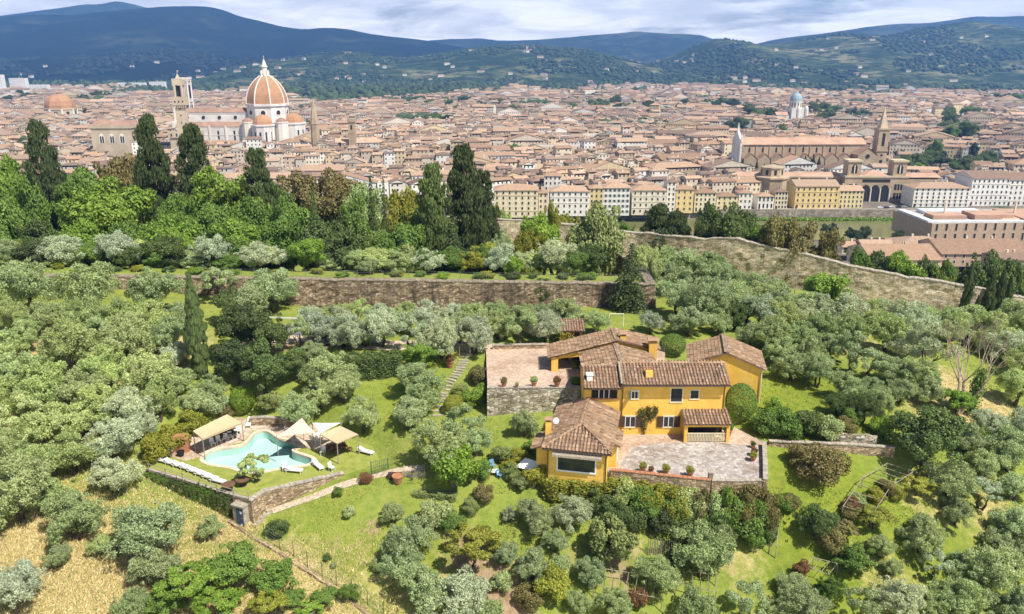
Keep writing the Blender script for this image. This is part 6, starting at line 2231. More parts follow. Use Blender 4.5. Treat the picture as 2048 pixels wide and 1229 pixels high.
car_white = plain('white_car_paint', (.75, .76, .77), .25, .02, 1, .6)
car_silver = plain('silver_car_paint', (.5, .52, .54), .25, .02, 1, .6, .5)
car_dark = plain('dark_car_paint', (.03, .035, .045), .2, .05, 1, .6)
q = GP(706, 690); vehicle('silver car parked on the driveway under the olives', q, .3, car_silver)
q = GP(668, 690); vehicle('dark car parked on the driveway beside the silver one', q, .25, car_dark)
q = GY(1206, 158); vehicle('white van parked among the trees on the upper terrace', q, 1.2, car_white, 4.8, 1.9, 2.0, 'van', 'parked_van')
# car gate at the drive
q = GP(574, 672)
dg = thing('drive_gate', 'grey metal sliding gate at the head of the driveway', 'gate', q, R(-8))
for x in (-2.4, 2.4):
    MB().box(x - .08, x + .08, -.08, .08, -.2, 2.6).build('post', grey_metal, dg)
MB().box(-2.3, 2.3, -.03, .03, .15, 1.5).build('leaf', plain('gate_grey', (.30, .33, .40), .5), dg)
MB().box(-2.4, 2.4, -.05, .05, 2.45, 2.6).build('lintel', white_mat, dg)
q = GP(1232, 655)
pf = thing('garden_swing_frame', 'white metal frame standing behind the carport', 'frame', q)
for x in (-1, 1):
    MB().cyl((x, 0, -.2), (x, 0, 1.9), .05, .05, 6).build('post', white_mat, pf)
MB().cyl((-1, 0, 1.9), (1, 0, 1.9), .05, .05, 6).build('crossbar', white_mat, pf)
# garden furniture by the canopy
for lab, u, v, rz, mt in [('blue-green garden chair under the leafy tree', 985, 940, .4, blue_paint), ('striped deck chair on the kitchen garden grass', 1000, 958, 1.0, blue_paint), ('dark chair near the variegated bush', 1002, 932, 2.0, dark_wood)]:
    chair(lab, GP(u, v), rz, mt)
table('pale low table in the kitchen garden', GP(985, 950), .6, .45, white_mat, .1, True)

# ------------------------------------------------------------------ dry meadow grass and rough tufts (uncountable)
def tufts(name, n, region, L, W, col, seed, label=None):
    rg = np.random.default_rng(seed)
    xs, ys = [], []
    U = rg.uniform(region[0], region[1], n); V = rg.uniform(region[2], region[3], n)
    P = []
    a = (U - 1024) / FPX; b_ = -(V - 614.5) / FPX
    dx, dy, dz = a, CP + b_ * SP, -SP + b_ * CP
    t = (66.0 - CAM_H) / dz
    for _ in range(6):
        z = ht(dx * t, dy * t)
        t = (z - CAM_H) / dz
    X, Y = dx * t, dy * t
    Z = ht(X, Y)
    ok = (np.abs(CAM_H + dz * t - Z) < .5)
    for poly, zz in PADS:
        ok &= poly_sd(X, Y, poly) > 0.3
    X, Y, Z = X[ok], Y[ok], Z[ok]
    m_ = len(X)
    pos = np.stack([X, Y, Z + L * .3], 1)
    ax = rg.normal(size=(m_, 3)) * .45 + np.array([0.15, 0.1, 1.0])
    me = sprigs(name, pos, ax, L, W, rg.uniform(0, 1, m_), rg)
    o = kind(link(name, me, None, leaf_mat), 'stuff')
    o.color = (*col, 1)
    return o


tufts('dry_grass', 26000, (-40, 520, 900, 1240), .42, .06, (.72, .60, .32), 1)
tufts('dry_grass', 6000, (440, 800, 1080, 1240), .36, .06, (.66, .57, .28), 2)
tufts('grass', 7000, (-20, 520, 960, 1240), .3, .07, (.46, .48, .15), 8)
tufts('grass', 16000, (520, 1100, 930, 1240), .2, .07, (.42, .44, .10), 3)
tufts('grass', 22000, (1480, 2060, 700, 1240), .26, .08, (.34, .40, .07), 4)
tufts('grass', 9000, (560, 1000, 690, 930), .2, .07, (.40, .43, .09), 5)
tufts('grass', 8000, (1000, 1560, 980, 1240), .3, .08, (.36, .36, .10), 6)
tufts('dry_grass', 7000, (0, 480, 560, 900), .3, .06, (.56, .46, .22), 7)
# ------------------------------------------------------------------ the city
WALLC = [(.70, .60, .44), (.74, .66, .52), (.78, .74, .66), (.68, .54, .34), (.72, .58, .36), (.62, .52, .40), (.76, .70, .58), (.66, .56, .44), (.58, .46, .33), (.80, .77, .71)]
ROOFC = [(.37, .235, .15), (.42, .275, .18), (.29, .185, .12), (.46, .31, .21), (.24, .16, .115), (.39, .27, .185), (.21, .145, .11), (.33, .23, .165)]
DARK = (.035, .03, .028)


def house_polys(P, windows=2, detail=True):
    """P: dict x y rz w d h kind wall roof seed z -> list of (kind, points, colour); kind w=wall, r=roof, o=opening and painted eaves shade"""
    rg = random.Random(P['seed'])
    w, d, h = P['w'] / 2, P['d'] / 2, P['h']
    wc, rc = P['wall'], P['roof']
    out = []
    A = [(-w, -d), (w, -d), (w, d), (-w, d)]
    for i in range(4):
        (x0, y0), (x1, y1) = A[i], A[(i + 1) % 4]
        out.append(('w', [(x0, y0, -1), (x1, y0 if i == 0 else y1, -1) if False else (x1, y1, -1), (x1, y1, h), (x0, y0, h)], wc))
    ov = .7
    rise = min(w, d) * P.get('pitch', .36)
    k = P['kind']
    if k == 'flat':
        out.append(('r', [(-w, -d, h - .3), (w, -d, h - .3), (w, d, h - .3), (-w, d, h - .3)], (.45, .42, .38)))
    elif k == 'hip':
        e = [(-w - ov, -d - ov, h - .1), (w + ov, -d - ov, h - .1), (w + ov, d + ov, h - .1), (-w - ov, d + ov, h - .1)]
        if w >= d:
            r0, r1 = (-(w - d), 0, h + rise), ((w - d), 0, h + rise)
            out += [('r', [e[0], e[1], r1, r0], rc), ('r', [e[1], e[2], r1], rc), ('r', [e[2], e[3], r0, r1], rc), ('r', [e[3], e[0], r0], rc)]
        else:
            r0, r1 = (0, -(d - w), h + rise), (0, (d - w), h + rise)
            out += [('r', [e[0], e[1], r0], rc), ('r', [e[1], e[2], r1, r0], rc), ('r', [e[2], e[3], r1], rc), ('r', [e[3], e[0], r0, r1], rc)]
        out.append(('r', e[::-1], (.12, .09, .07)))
    else:
        if k == 'gx':       # ridge along x
            r0, r1 = (-w - ov * .5, 0, h + rise), (w + ov * .5, 0, h + rise)
            e = [(-w - ov * .5, -d - ov, h - .1), (w + ov * .5, -d - ov, h - .1), (w + ov * .5, d + ov, h - .1), (-w - ov * .5, d + ov, h - .1)]
            out += [('r', [e[0], e[1], r1, r0], rc), ('r', [e[2], e[3], r0, r1], rc)]
            out += [('w', [(-w, -d, h), (-w, 0, h + rise - .15), (-w, d, h)], wc), ('w', [(w, -d, h), (w, d, h), (w, 0, h + rise - .15)], wc)]
        else:
            rise = w * P.get('pitch', .36)
            r0, r1 = (0, -d - ov * .5, h + rise), (0, d + ov * .5, h + rise)
            e = [(-w - ov, -d - ov * .5, h - .1), (w + ov, -d - ov * .5, h - .1), (w + ov, d + ov * .5, h - .1), (-w - ov, d + ov * .5, h - .1)]
            out += [('r', [e[1], e[2], r1, r0], rc), ('r', [e[3], e[0], r0, r1], rc)]
            out += [('w', [(-w, -d, h), (w, -d, h), (0, -d, h + rise - .15)], wc), ('w', [(-w, d, h), (0, d, h + rise - .15), (w, d, h)], wc)]
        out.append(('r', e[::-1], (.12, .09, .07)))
    if windows and rg.random() < .35:        # dark strip under the roof: loggia, and eaves shade painted as colour
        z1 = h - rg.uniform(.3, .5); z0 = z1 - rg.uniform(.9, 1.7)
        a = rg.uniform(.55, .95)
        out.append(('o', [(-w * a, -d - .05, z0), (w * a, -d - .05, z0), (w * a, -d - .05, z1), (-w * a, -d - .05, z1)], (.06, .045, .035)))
    if windows:
        fl = max(2, int(h / 3.8))
        for side in range(4 if windows > 2 else 3):
            (x0, y0), (x1, y1) = [(A[0], A[1]), (A[1], A[2]), (A[3], A[0]), (A[2], A[3])][side]
            L = math.hypot(x1 - x0, y1 - y0)
            nw = max(2, int(L / 3.4))
            tx, ty = (x1 - x0) / L, (y1 - y0) / L
            nx_, ny_ = ty * .06, -tx * .06
            for f in range(1 if windows < 2 else 0, fl):
                zc = (f + .5) * h / fl
                hh = .85 if f else 1.0
                for q in range(nw):
                    if rg.random() < .12:
                        continue
                    c = L * (q + .5) / nw
                    px, py = x0 + tx * c + nx_, y0 + ty * c + ny_
                    oc = DARK if rg.random() < .75 else (.14, .10, .07)
                    out.append(('o', [(px - tx * .65, py - ty * .65, zc - hh), (px + tx * .65, py + ty * .65, zc - hh), (px + tx * .65, py + ty * .65, zc + hh), (px - tx * .65, py - ty * .65, zc + hh)], oc))
    if detail:
        for _ in range(rg.choice((0, 1, 1, 2))):
            x, y = rg.uniform(-w * .7, w * .7), rg.uniform(-d * .6, d * .6)
            s = rg.uniform(.4, .7); z1 = h + rise + rg.uniform(.2, .9)
            c = rg.choice(WALLC)
            for a in ([(x - s, y - s), (x + s, y - s)], [(x + s, y - s), (x + s, y + s)], [(x - s, y + s), (x - s, y - s)]):
                out.append(('w', [(*a[0], h), (*a[1], h), (*a[1], z1), (*a[0], z1)], c))
            out.append(('w', [(x - s, y - s, z1), (x + s, y - s, z1), (x + s, y + s, z1), (x - s, y + s, z1)], rc))
        if rg.random() < .16 and w > 4:      # roof room
            x, y = rg.uniform(-w * .4, w * .4), 0
            s = rg.uniform(1.6, 2.6); z1 = h + rise + 1.9
            for a in ([(x - s, y - s), (x + s, y - s)], [(x + s, y - s), (x + s, y + s)], [(x + s, y + s), (x - s, y + s)], [(x - s, y + s), (x - s, y - s)]):
                out.append(('w', [(*a[0], h), (*a[1], h), (*a[1], z1), (*a[0], z1)], wc))
            for q in (-.6, 0, .6):
                out.append(('o', [(x + q * s - .35, y - s - .05, z1 - 1.6), (x + q * s + .35, y - s - .05, z1 - 1.6), (x + q * s + .35, y - s - .05, z1 - .4), (x + q * s - .35, y - s - .05, z1 - .4)], DARK))
            t = s + .5
            ap = (x, y, z1 + .9)
            cc = [(x - t, y - t, z1), (x + t, y - t, z1), (x + t, y + t, z1), (x - t, y + t, z1)]
            for i in range(4):
                out.append(('r', [cc[i], cc[(i + 1) % 4], ap], rc))
    return out


marble = plain('pale_marble', (.70, .67, .62), .6, .12, .08)
brick_red = plain('dome_tiles', (.43, .235, .125), .85, .12, .15)
rib_m = plain('dome_rib', (.76, .71, .63), .6, .06, .1)
sand = plain('sandstone', (.43, .33, .22), .9, .15, .12)
buff = plain('buff_stone', (.54, .445, .31), .9, .12, .12)
roof_b = plain('old_roof', (.34, .21, .15), .9, .2, .1)
roof_p = plain('pink_roof', (.48, .30, .21), .9, .15, .1)
win_dark = plain('dark_opening', (.03, .028, .028), .8)

KEEP = []        # (x, y, r) kept free for landmarks and greens


def keep(u, Y, r, sq=1.0):
    x = (u - 1024) / FPX * (Y * CP + CAM_H * SP)
    KEEP.append((x, Y, r, sq))
    return x


XD = keep(542, 1100, 46); keep(480, 1105, 40); keep(420, 1110, 40); keep(600, 1095, 30)
XV = keep(372, 905, 34)
keep(230, 905, 36); keep(125, 1500, 44); keep(634, 950, 10)
for uu in range(1490, 1770, 24):
    keep(uu, 770, 24)
keep(1750, 640, 40); keep(1790, 640, 40); keep(1850, 640, 40); keep(1700, 640, 40); keep(1600, 655, 36); keep(1650, 655, 30)
keep(1587, 1400, 34); keep(1722, 1180, 30)
for uu in range(700, 880, 20):
    keep(uu, 800, 20)
keep(600, 790, 40); keep(485, 800, 26)
GREENS = [(1135, 1310, 212, 226), (1365, 1470, 213, 226), (1495, 1545, 226, 243), (1600, 1670, 224, 240), (1795, 1985, 322, 352), (1890, 1935, 252, 292), (15, 85, 195, 212), (150, 240, 194, 210), (830, 1000, 208, 222), (1640, 1690, 250, 252), (1990, 2048, 200, 214), (1930, 1960, 235, 250), (1870, 1900, 236, 246), (1460, 1480, 262, 272), (860, 900, 247, 252), (1010, 1040, 235, 243), (560, 590, 180, 186)]
for u0, u1, v0, v1 in GREENS:
    for uu in range(u0, u1 + 1, 14):
        for vv in (v0, (v0 + v1) / 2, v1):
            q = PZ(uu, vv, 0)
            KEEP.append((q.x, q.y, 11 + q.y * .007, 1.0))
            KEEP.append((q.x, q.y - 22, 9 + q.y * .006, 1.0))
KA = np.array(KEEP)


def blocked(x, y, m=6):
    return bool((((KA[:, 0] - x) ** 2 + (KA[:, 1] - y) ** 2) < (KA[:, 2] + m) ** 2).any())


houses = []
Y = 634.0
rg = random.Random(3)
ri = 0
while Y < 3450:
    sp_ = 12.5 + (Y - 600) * .0042
    xmax = 0.70 * Y + 30
    x = -xmax
    ri += 1
    off = rg.uniform(-3, 3)
    while x < xmax:
        far = Y > 2300
        w = rg.uniform(8, 17) * (1 + (Y - 600) * .00022)
        big = rg.random() < .045
        if rg.random() < .08:
            w *= 1.7
        if big:
            w = rg.uniform(30, 58)
        ang = .22 * math.sin(x / 260 + Y / 420) + .14 * math.sin(x / 90 - Y / 130) + rg.gauss(0, .05)
        d = sp_ * rg.uniform(.75, 1.05)
        yy = Y + off + rg.uniform(-2.5, 2.5) + 14 * math.sin(x / 170 + Y / 300)
        xx = x + w / 2
        x += w + (rg.uniform(4, 9) if rg.random() < .22 else rg.uniform(-.5, .6))
        if yy < 632 or blocked(xx, yy, 4 + w * .3):
            continue
        if far and rg.random() < .25 + .3 * (Y > 3000):
            continue
        if Y > 2650 + 420 * math.sin(x / 330) + 260 * math.sin(x / 121 + 2) + rg.uniform(-150, 150) + (350 if x > 300 else 0):
            continue
        if Y > 1300 and math.sin(x / 140 + Y / 95) + math.sin(x / 61 - Y / 150 + 1) > 1.55:
            continue
        h = rg.uniform(10, 18.5) if not far else rg.uniform(8, 17)
        if rg.random() < .05:
            h += rg.uniform(3, 8)
        if big:
            h = rg.uniform(15, 22); d = d * rg.uniform(1.2, 1.8)
        kd = rg.choices(['gx', 'gy', 'hip', 'flat'], [.52, .22, .2, .06 + .2 * far])[0]
        wc = rg.choice(WALLC); rc = rg.choice(ROOFC)
        j = rg.uniform(.75, 1.15); wc = tuple(min(.85, c * j) for c in wc)
        j = rg.uniform(.85, 1.2); rc = tuple(c * j for c in rc)
        if 955 < yy < 1080 and -95 - 326 < xx < 60 - 326:
            h = min(h, rg.uniform(6, 9))
        houses.append(dict(x=xx, y=yy, z=0, rz=ang, w=w, d=d, h=h, kind=kd, wall=wc, roof=rc, seed=rg.randrange(10 ** 6), pitch=rg.uniform(.26, .42)))
    Y += sp_ + (rg.uniform(6, 11) if ri % 3 == 0 else rg.uniform(0.5, 2.5))


def in_view(P, m=8):
    u, v = proj((P['x'], P['y'], P['h']))
    return -m < u < 2048 + m, u, v


vis = []
for P in houses:
    ok, u, v = in_view(P)
    P['uv'] = (u, v)
    hide = (u < 470 and v > 318) or (470 <= u < 985 and v > 352 - (u > 860) * 60)
    if ok and not hide:
        vis.append(P)
vis.sort(key=lambda P: P['y'])
single = set(id(P) for P in vis[:290])
wcol = lambda c: 'white' if min(c) > .62 else ('yellow' if c[2] / c[0] < .56 else ('cream' if c[2] / c[0] < .76 else 'beige'))
RN = {'gx': 'long gabled roof', 'gy': 'front gable', 'hip': 'hipped roof', 'flat': 'flat roof'}
BUILD_M = col_mat


def house_thing(P, name='city_house', label=None, cat='house', group='houses of the old city'):
    u, v = P.get('uv') or proj((P['x'], P['y'], P['h'] * .6))
    e = thing(name, label or f"{wcol(P['wall'])} city house with {RN[P['kind']]}, {where(u, v)}", cat, (P['x'], P['y'], P['z']), P['rz'], group)
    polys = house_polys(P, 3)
    for k, nm in (('w', 'wall'), ('r', 'roof'), ('o', 'openings_and_eaves_shade')):
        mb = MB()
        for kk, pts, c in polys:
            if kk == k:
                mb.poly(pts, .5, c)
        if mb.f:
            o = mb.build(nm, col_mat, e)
            if k == 'o':
                kind(o, 'stuff')
    return e


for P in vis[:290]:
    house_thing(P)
mb = MB()
for P in houses:
    if id(P) in single:
        continue
    if not in_view(P, 250)[0]:
        continue
    mb.M = Matrix.Translation((P['x'], P['y'], P['z'])) @ Matrix.Rotation(P['rz'], 4, 'Z')
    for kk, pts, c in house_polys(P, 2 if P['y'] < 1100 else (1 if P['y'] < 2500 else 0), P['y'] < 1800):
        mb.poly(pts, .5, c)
mb.M = None
kind(mb.build('city_houses', col_mat), 'stuff')

# ------------------------------------------------------------------ riverside palaces
def winmesh(w, h, frame, arch=False, shut=None):
    mb = MB()
    if arch:
        n = 6
        top = [(w / 2 * math.cos(math.pi * i / n), 0, h - w / 2 + w / 2 * math.sin(math.pi * i / n)) for i in range(n + 1)]
        mb.poly([(-w / 2, -.02, 0), (w / 2, -.02, 0)] + [(x, -.02, z) for x, _, z in top], .5, DARK)
    else:
        mb.poly([(-w / 2, -.02, 0), (w / 2, -.02, 0), (w / 2, -.02, h), (-w / 2, -.02, h)], .5, DARK)
    f = .18
    for x0, x1, z0, z1 in ((-w / 2 - f, -w / 2, -f, h + f), (w / 2, w / 2 + f, -f, h + f), (-w / 2, w / 2, h, h + f), (-w / 2 - .1, w / 2 + .1, -f - .12, -f + .02)):
        mb.box(x0, x1, -.1, -.005, z0, z1, .5, frame)
    if shut:
        for s in (-1, 1):
            mb.box(min(s * (w / 2 + .03), s * (w + .02)), max(s * (w / 2 + .03), s * (w + .02)), -.14, -.101, 0, h, .5, shut)
    return mb.mesh('palace_window')


def palace(label, u0, u1, vb, ve, floors, bays, wall_c, roof_c, vr=None, depth=14, frame=(.72, .66, .55), arch=False, shut=None, cornices=(), name='palace', ground=None, zb=0.0, roof='hip', win=(1.15, 1.9), group='riverside palaces', rz=0.0):
    a, b2 = PZ(u0, vb, zb), PZ(u1, vb, zb)
    Yc = (a.y + b2.y) / 2
    w = b2.x - a.x
    top = PY((u0 + u1) / 2, ve, Yc).z
    h = top - zb
    e = thing(name, label, 'building', ((a.x + b2.x) / 2, Yc + depth / 2, zb), rz, group)
    P = dict(w=w, d=depth, h=h, kind=roof, wall=wall_c, roof=roof_c, seed=int(u0), pitch=.34)
    polys = house_polys(P, 0, False)
    for k, nm in (('w', 'wall'), ('r', 'roof')):
        mb = MB()
        for kk, pts, c in polys:
            if kk == k:
                mb.poly(pts, .5, c)
        o = mb.build(nm, col_mat, e)
        if k == 'r':
            for q in range(2):
                cx = rnd.uniform(-w * .35, w * .35)
                MB().box(cx - .5, cx + .5, -.5, .5, h, h + depth * .17 + 1.2, .5, WALLC[q]).build('chimney', col_mat, o)
    wm = winmesh(*win, frame, arch, shut)
    fh = h / floors
    for f in range(floors):
        z = fh * f + fh * .28
        for q in range(bays):
            x = -w / 2 + w * (q + .5) / bays
            if f == 0 and ground == 'plain' and q % 2:
                continue
            link('window', wm, e, col_mat, (x, -depth / 2 - .02, z))
    for q in cornices:
        MB().box(-w / 2 - .05, w / 2 + .05, -depth / 2 - .25, -depth / 2 - .003, fh * q - .15, fh * q + .15, .5, frame).build('cornice', col_mat, e)
    MB().box(-w / 2 + .9, -w / 2 + 2.2, -depth / 2 - .12, -depth / 2 - .05, 0, 2.6, .5, (.09, .05, .03)).build('door', col_mat, e)
    return e


RB = 424
palace('broad cream riverside palace with rows of arched windows and a roof loggia', 988, 1076, 433, 381, 5, 7, (.76, .66, .46), ROOFC[1], arch=True, cornices=(1, 4), frame=(.62, .52, .36), depth=20)
palace('narrow cream building next to the arched-window palace', 1077, 1095, 430, 386, 4, 2, (.70, .60, .44), ROOFC[0], frame=(.55, .45, .33))
palace('white four-storey palace behind the yellow-green tree', 1100, 1178, 430, 383, 4, 7, (.80, .77, .71), ROOFC[3], cornices=(2, 3), depth=18)
palace('narrow yellow house with three columns of windows', 1178, 1206, 429, 377, 5, 3, (.70, .56, .30), ROOFC[1], frame=(.6, .5, .3))
palace('white riverside house with green-grey shutters', 1206, 1258, 429, 376, 5, 6, (.80, .78, .74), ROOFC[3], shut=(.35, .40, .36), depth=18)
palace('cream palace with long balconies facing the river', 1263, 1331, 428, 381, 4, 6, (.74, .68, .54), ROOFC[1], cornices=(1, 2, 3), arch=True, depth=18)
palace('tall slim white house between the balconied palace and the yellow one', 1332, 1349, 424, 364, 6, 2, (.78, .74, .66), ROOFC[4])
palace('bright yellow riverside house with wide eaves', 1350, 1385, 424, 379, 4, 3, (.78, .60, .28), ROOFC[0], depth=16)
palace('pale yellow house beside the bright yellow one', 1388, 1430, 423, 386, 4, 5, (.78, .70, .48), ROOFC[2], depth=15)
palace('low yellow house with a roadside garden', 1432, 1474, 421, 393, 3, 4, (.76, .64, .36), ROOFC[2], depth=13)
palace('small white villa with arched doorway by the road', 1476, 1502, 420, 386, 3, 3, (.80, .76, .68), ROOFC[0], depth=12)
palace('white church-like house with four tall windows', 1514, 1546, 420, 393, 2, 4, (.80, .77, .70), ROOFC[1], arch=True, win=(1.2, 3.2), depth=13)
palace('cream house with dark loggias beside the white church-like house', 1548, 1573, 419, 384, 4, 4, (.72, .62, .42), ROOFC[4], depth=13)
palace('large ochre-yellow palace with eight window bays', 1588, 1675, 418, 373, 4, 8, (.76, .58, .27), ROOFC[5], cornices=(1, 3), frame=(.66, .54, .34), depth=22, roof='gx')
palace('lower yellow palace with pale ground floor next to the ochre one', 1676, 1724, 417, 382, 4, 6, (.76, .62, .32), ROOFC[3], depth=18, roof='gx')
palace('white five-storey hotel at the bend of the embankment', 1824, 1936, 415, 377, 5, 10, (.80, .78, .73), ROOFC[5], cornices=(1, 2), depth=20)
palace('tall white palace with regular windows right of the hotel', 1937, 2012, 412, 357, 5, 8, (.80, .79, .77), ROOFC[4], cornices=(1, 2, 4), depth=26, roof='gx')
palace('white palace cut by the right edge of the photo', 2012, 2090, 412, 360, 5, 8, (.79, .77, .73), ROOFC[4], cornices=(1, 4), depth=26, roof='gx')
palace('tall white house standing behind the riverside row', 1088, 1122, 412, 352, 6, 4, (.78, .74, .66), ROOFC[0], depth=12)
# embankment wall and road
m_road = asphalt_mat
kind(MB().poly([(-900, RIV1 + .8, .05), (1200, RIV1 + .8, .05), (1200, RIV1 + 9, .05), (-900, RIV1 + 9, .05)]).build('riverside_road', plain('lungarno_paving', (.34, .31, .28), .9, .15, .2)), 'structure')
em = stonemat('embankment_stone', [(0.0, (.22, .18, .14)), (.5, (.34, .29, .23)), (1, (.44, .38, .31))], 2.2, .8, (.2, .17, .13), .05, True, .4, .2)
wall('embankment_wall', 'tall grey stone embankment wall along the far side of the river', [(-700, RIV1, 1.0, -9), (0, RIV1, 1.0, -9), (300, RIV1, 1.0, -9), (900, RIV1, 1.0, -9)], .7, em, coping=coping_mat, step=6, amp=.05)
gb = NR.uniform(size=(7000, 2))
gpx = np.stack([140 + gb[:, 0] * 260, RIV1 - 1 - gb[:, 1] ** 2 * 7, -6.3 + NR.uniform(0, 1.4, 7000)], 1)
o = kind(link('bank_vegetation', sprigs('bank', gpx, NR.normal(size=(7000, 3)), 1.6, 1.0, NR.uniform(0, 1, 7000), NR), None, leaf_mat), 'stuff')
o.color = (*TONES['bright'][1], 1)
for k, (u, v, c, lab) in enumerate([(1036, 437, car_silver, 'silver car on the riverside road before the arched-window palace'), (1050, 438, car_dark, 'dark car behind the silver one on the riverside road'), (1760, 417, car_white, 'white car parked nearest the library portico'), (1772, 417, car_dark, 'dark car parked second from the library portico'), (1784, 416, car_white, 'white car parked third from the library portico'), (1797, 416, car_dark, 'dark car parked at the embankment bend'), (1808, 415, car_silver, 'silver car parked next to the white hotel'), (1280, 433, car_white, 'white car below the balconied palace')]):
    q = PZ(u, v, .06)
    vehicle(lab, (q.x, max(q.y, RIV1 + 2.2), .06), rnd.uniform(-.1, .1), c)

# ------------------------------------------------------------------ near bank, right
palace('long warehouse with white roof edges and tall brick bays on the near bank', 1850, 2130, 486, 446, 2, 14, (.46, .34, .24), (.52, .44, .36), depth=46, frame=(.5, .38, .26), win=(1.4, 4.2), zb=2, roof='flat', group='near-bank buildings', rz=.06)
for lab, u0, u1, vb, ve, fl, by, wc, rc, dp, rf in [('low red-roofed house with pale wall on the near bank', 1684, 1738, 505, 494, 1, 3, WALLC[0], ROOFC[1], 12, 'gx'), ('yellow red-roofed house beside it on the near bank', 1722, 1786, 506, 489, 2, 5, (.74, .58, .30), ROOFC[3], 10, 'gx'), ('large terracotta roof with skylights above the green trees', 1740, 1880, 546, 520, 2, 8, WALLC[3], ROOFC[0], 30, 'gx'),
                                                    ('long terracotta roof with dark eaves near the right edge', 1880, 2060, 530, 508, 2, 10, (.55, .40, .28), ROOFC[2], 30, 'gx'), ('brown-walled house with loggia at the right edge', 1990, 2080, 552, 520, 2, 5, (.45, .32, .22), ROOFC[4], 14, 'gx'), ('terracotta-roofed block behind the dark cypresses', 1800, 1900, 512, 492, 2, 6, WALLC[5], ROOFC[5], 20, 'hip'), ('ochre roof pavilion on top of the warehouse row', 1995, 2060, 470, 446, 2, 5, (.72, .50, .25), (.58, .38, .26), 16, 'hip')]:
    palace(lab, u0, u1, vb, ve, fl, by, wc, rc, depth=dp, zb=6, roof=rf, group='near-bank buildings', win=(1.1, 1.6))

wh = PZ(1850, 446, 12)
rfm = plain('pale_roof_edge', (.66, .68, .70), .6, .1, .2)
wr = thing('warehouse_roof', 'pale sheet roof edges with ochre roof pavilions on the near-bank warehouse', 'roof', (0, 0, 0))
wA = PZ(1862, 440, 15.2)
ztp = PY(1990, 446, PZ(1990, 486, 2).y).z
for x0, x1, y0, y1, hh, mt in [(.5, 60, 1, 5, .9, rfm), (.5, 5, 5.1, 42, .9, rfm), (9, 30, 12, 24, 2.2, roof_p), (34, 58, 10, 26, 3.0, roof_p), (12, 50, 30, 40, 1.8, rfm), (62, 90, 6, 40, 1.5, roof_p)]:
    xb = PZ(1850, 486, 2).x; yb = PZ(1990, 486, 2).y
    MB().box(xb + x0, xb + x1, yb + y0, yb + y1, ztp - .2, ztp + hh).build('roof_section', mt, wr)

# ------------------------------------------------------------------ landmarks
YD = 1100.0
duomo = thing('cathedral', 'great cathedral with red ribbed dome and white lantern', 'cathedral', (XD, YD, 0), R(2))
NG = 8
a8 = math.pi / 8
drum_r = 27.0
MB().lathe([(drum_r + 1, 0), (drum_r + 1, 30), (drum_r + 2.2, 30.2), (drum_r + 2.2, 31.8), (drum_r, 32), (drum_r, 51), (drum_r + 1.6, 51.3), (drum_r + 1.6, 54), (drum_r - 1, 54.2)], 8, a0=a8).build('drum', marble, duomo)
prof = []
for i in range(13):
    t = i / 12
    z = 54 + 35 * t
    r_ = math.sqrt(43.5 ** 2 - (36.5 * t) ** 2) - 16.7
    prof.append((r_, z))
prof.append((5.0, 89.6))
MB().lathe(prof, 8, a0=a8).build('dome', brick_red, duomo)
for k in range(8):
    th = a8 + k * math.pi / 4
    mb = MB()
    for (r0, z0), (r1, z1) in zip(prof[:-1], prof[1:]):
        mb.cyl((r0 * math.cos(th), r0 * math.sin(th), z0), (r1 * math.cos(th), r1 * math.sin(th), z1), .9, .8, 6, cap=False)
    mb.build('rib', rib_m, duomo)
    tm = th + math.pi / 8
    ap = drum_r * math.cos(a8) + .15
    c = Vector((ap * math.cos(tm), ap * math.sin(tm), 43))
    n_ = Vector((math.cos(tm), math.sin(tm), 0))
    MB().cyl(c - n_ * .2, c + n_ * .3, 4.3, 4.3, 18).build('oculus_surround', rib_m, duomo)
    MB().cyl(c - n_ * .2, c + n_ * .45, 3.0, 3.0, 18).build('oculus', win_dark, duomo)
lan = MB().lathe([(5.6, 88.6), (5.6, 90.5), (4.2, 90.7), (3.4, 91), (3.4, 100), (4.4, 100.4), (4.4, 101.4), (3.2, 102), (2.4, 105), (1.0, 109), (.5, 110)], 8, a0=a8).build('lantern', rib_m, duomo)
for k in range(8):
    th = k * math.pi / 4
    MB().box(-.5, .5, 3.2, 6.0, 90.5, 96).build('buttress', rib_m, lan, rz=th)
MB().lathe([(.05, 109.8), (1.15, 111), (1.15, 111.3), (.05, 112.4)], 10).build('ball', brick_red, lan)
MB().box(-.15, .15, -.15, .15, 112.3, 115).box(-.8, .8, -.15, .15, 113.6, 113.9).build('cross', rib_m, lan)
for k, th in enumerate((-math.pi / 2, 0.0, math.pi / 2)):      # tribunes
    cx, cy = 33 * math.cos(th), 33 * math.sin(th)
    MB().lathe([(15, 0), (15, 27), (16, 27.3), (16, 29), (13.5, 29.2)], 10, (cx, cy)).build('tribune', marble, duomo)
    MB().lathe([(13.2, 29), (12.4, 33), (10, 37), (6, 40), (1.5, 41.5)], 10, (cx, cy)).build('tribune_dome', brick_red, duomo)
    for q in range(5):
        t2 = th + (q - 2) * .5
        c = Vector((cx + 14.6 * math.cos(t2), cy + 14.6 * math.sin(t2), 0))
        MB().box(-1, 1, -.2, .3, 8, 20).build('window', win_dark, duomo, loc=c, rz=t2 - math.pi / 2 + math.pi)
for th in (-math.pi * .75, -math.pi * .25):
    cx, cy = 31 * math.cos(th), 31 * math.sin(th)
    MB().lathe([(8.5, 0), (8.5, 30), (9, 30.2), (9, 31.5), (7, 31.6)], 10, (cx, cy)).build('exedra', rib_m, duomo)
    MB().lathe([(8, 31.5), (6.5, 34), (3, 36.2), (.5, 37)], 10, (cx, cy)).build('exedra_roof', roof_b, duomo)
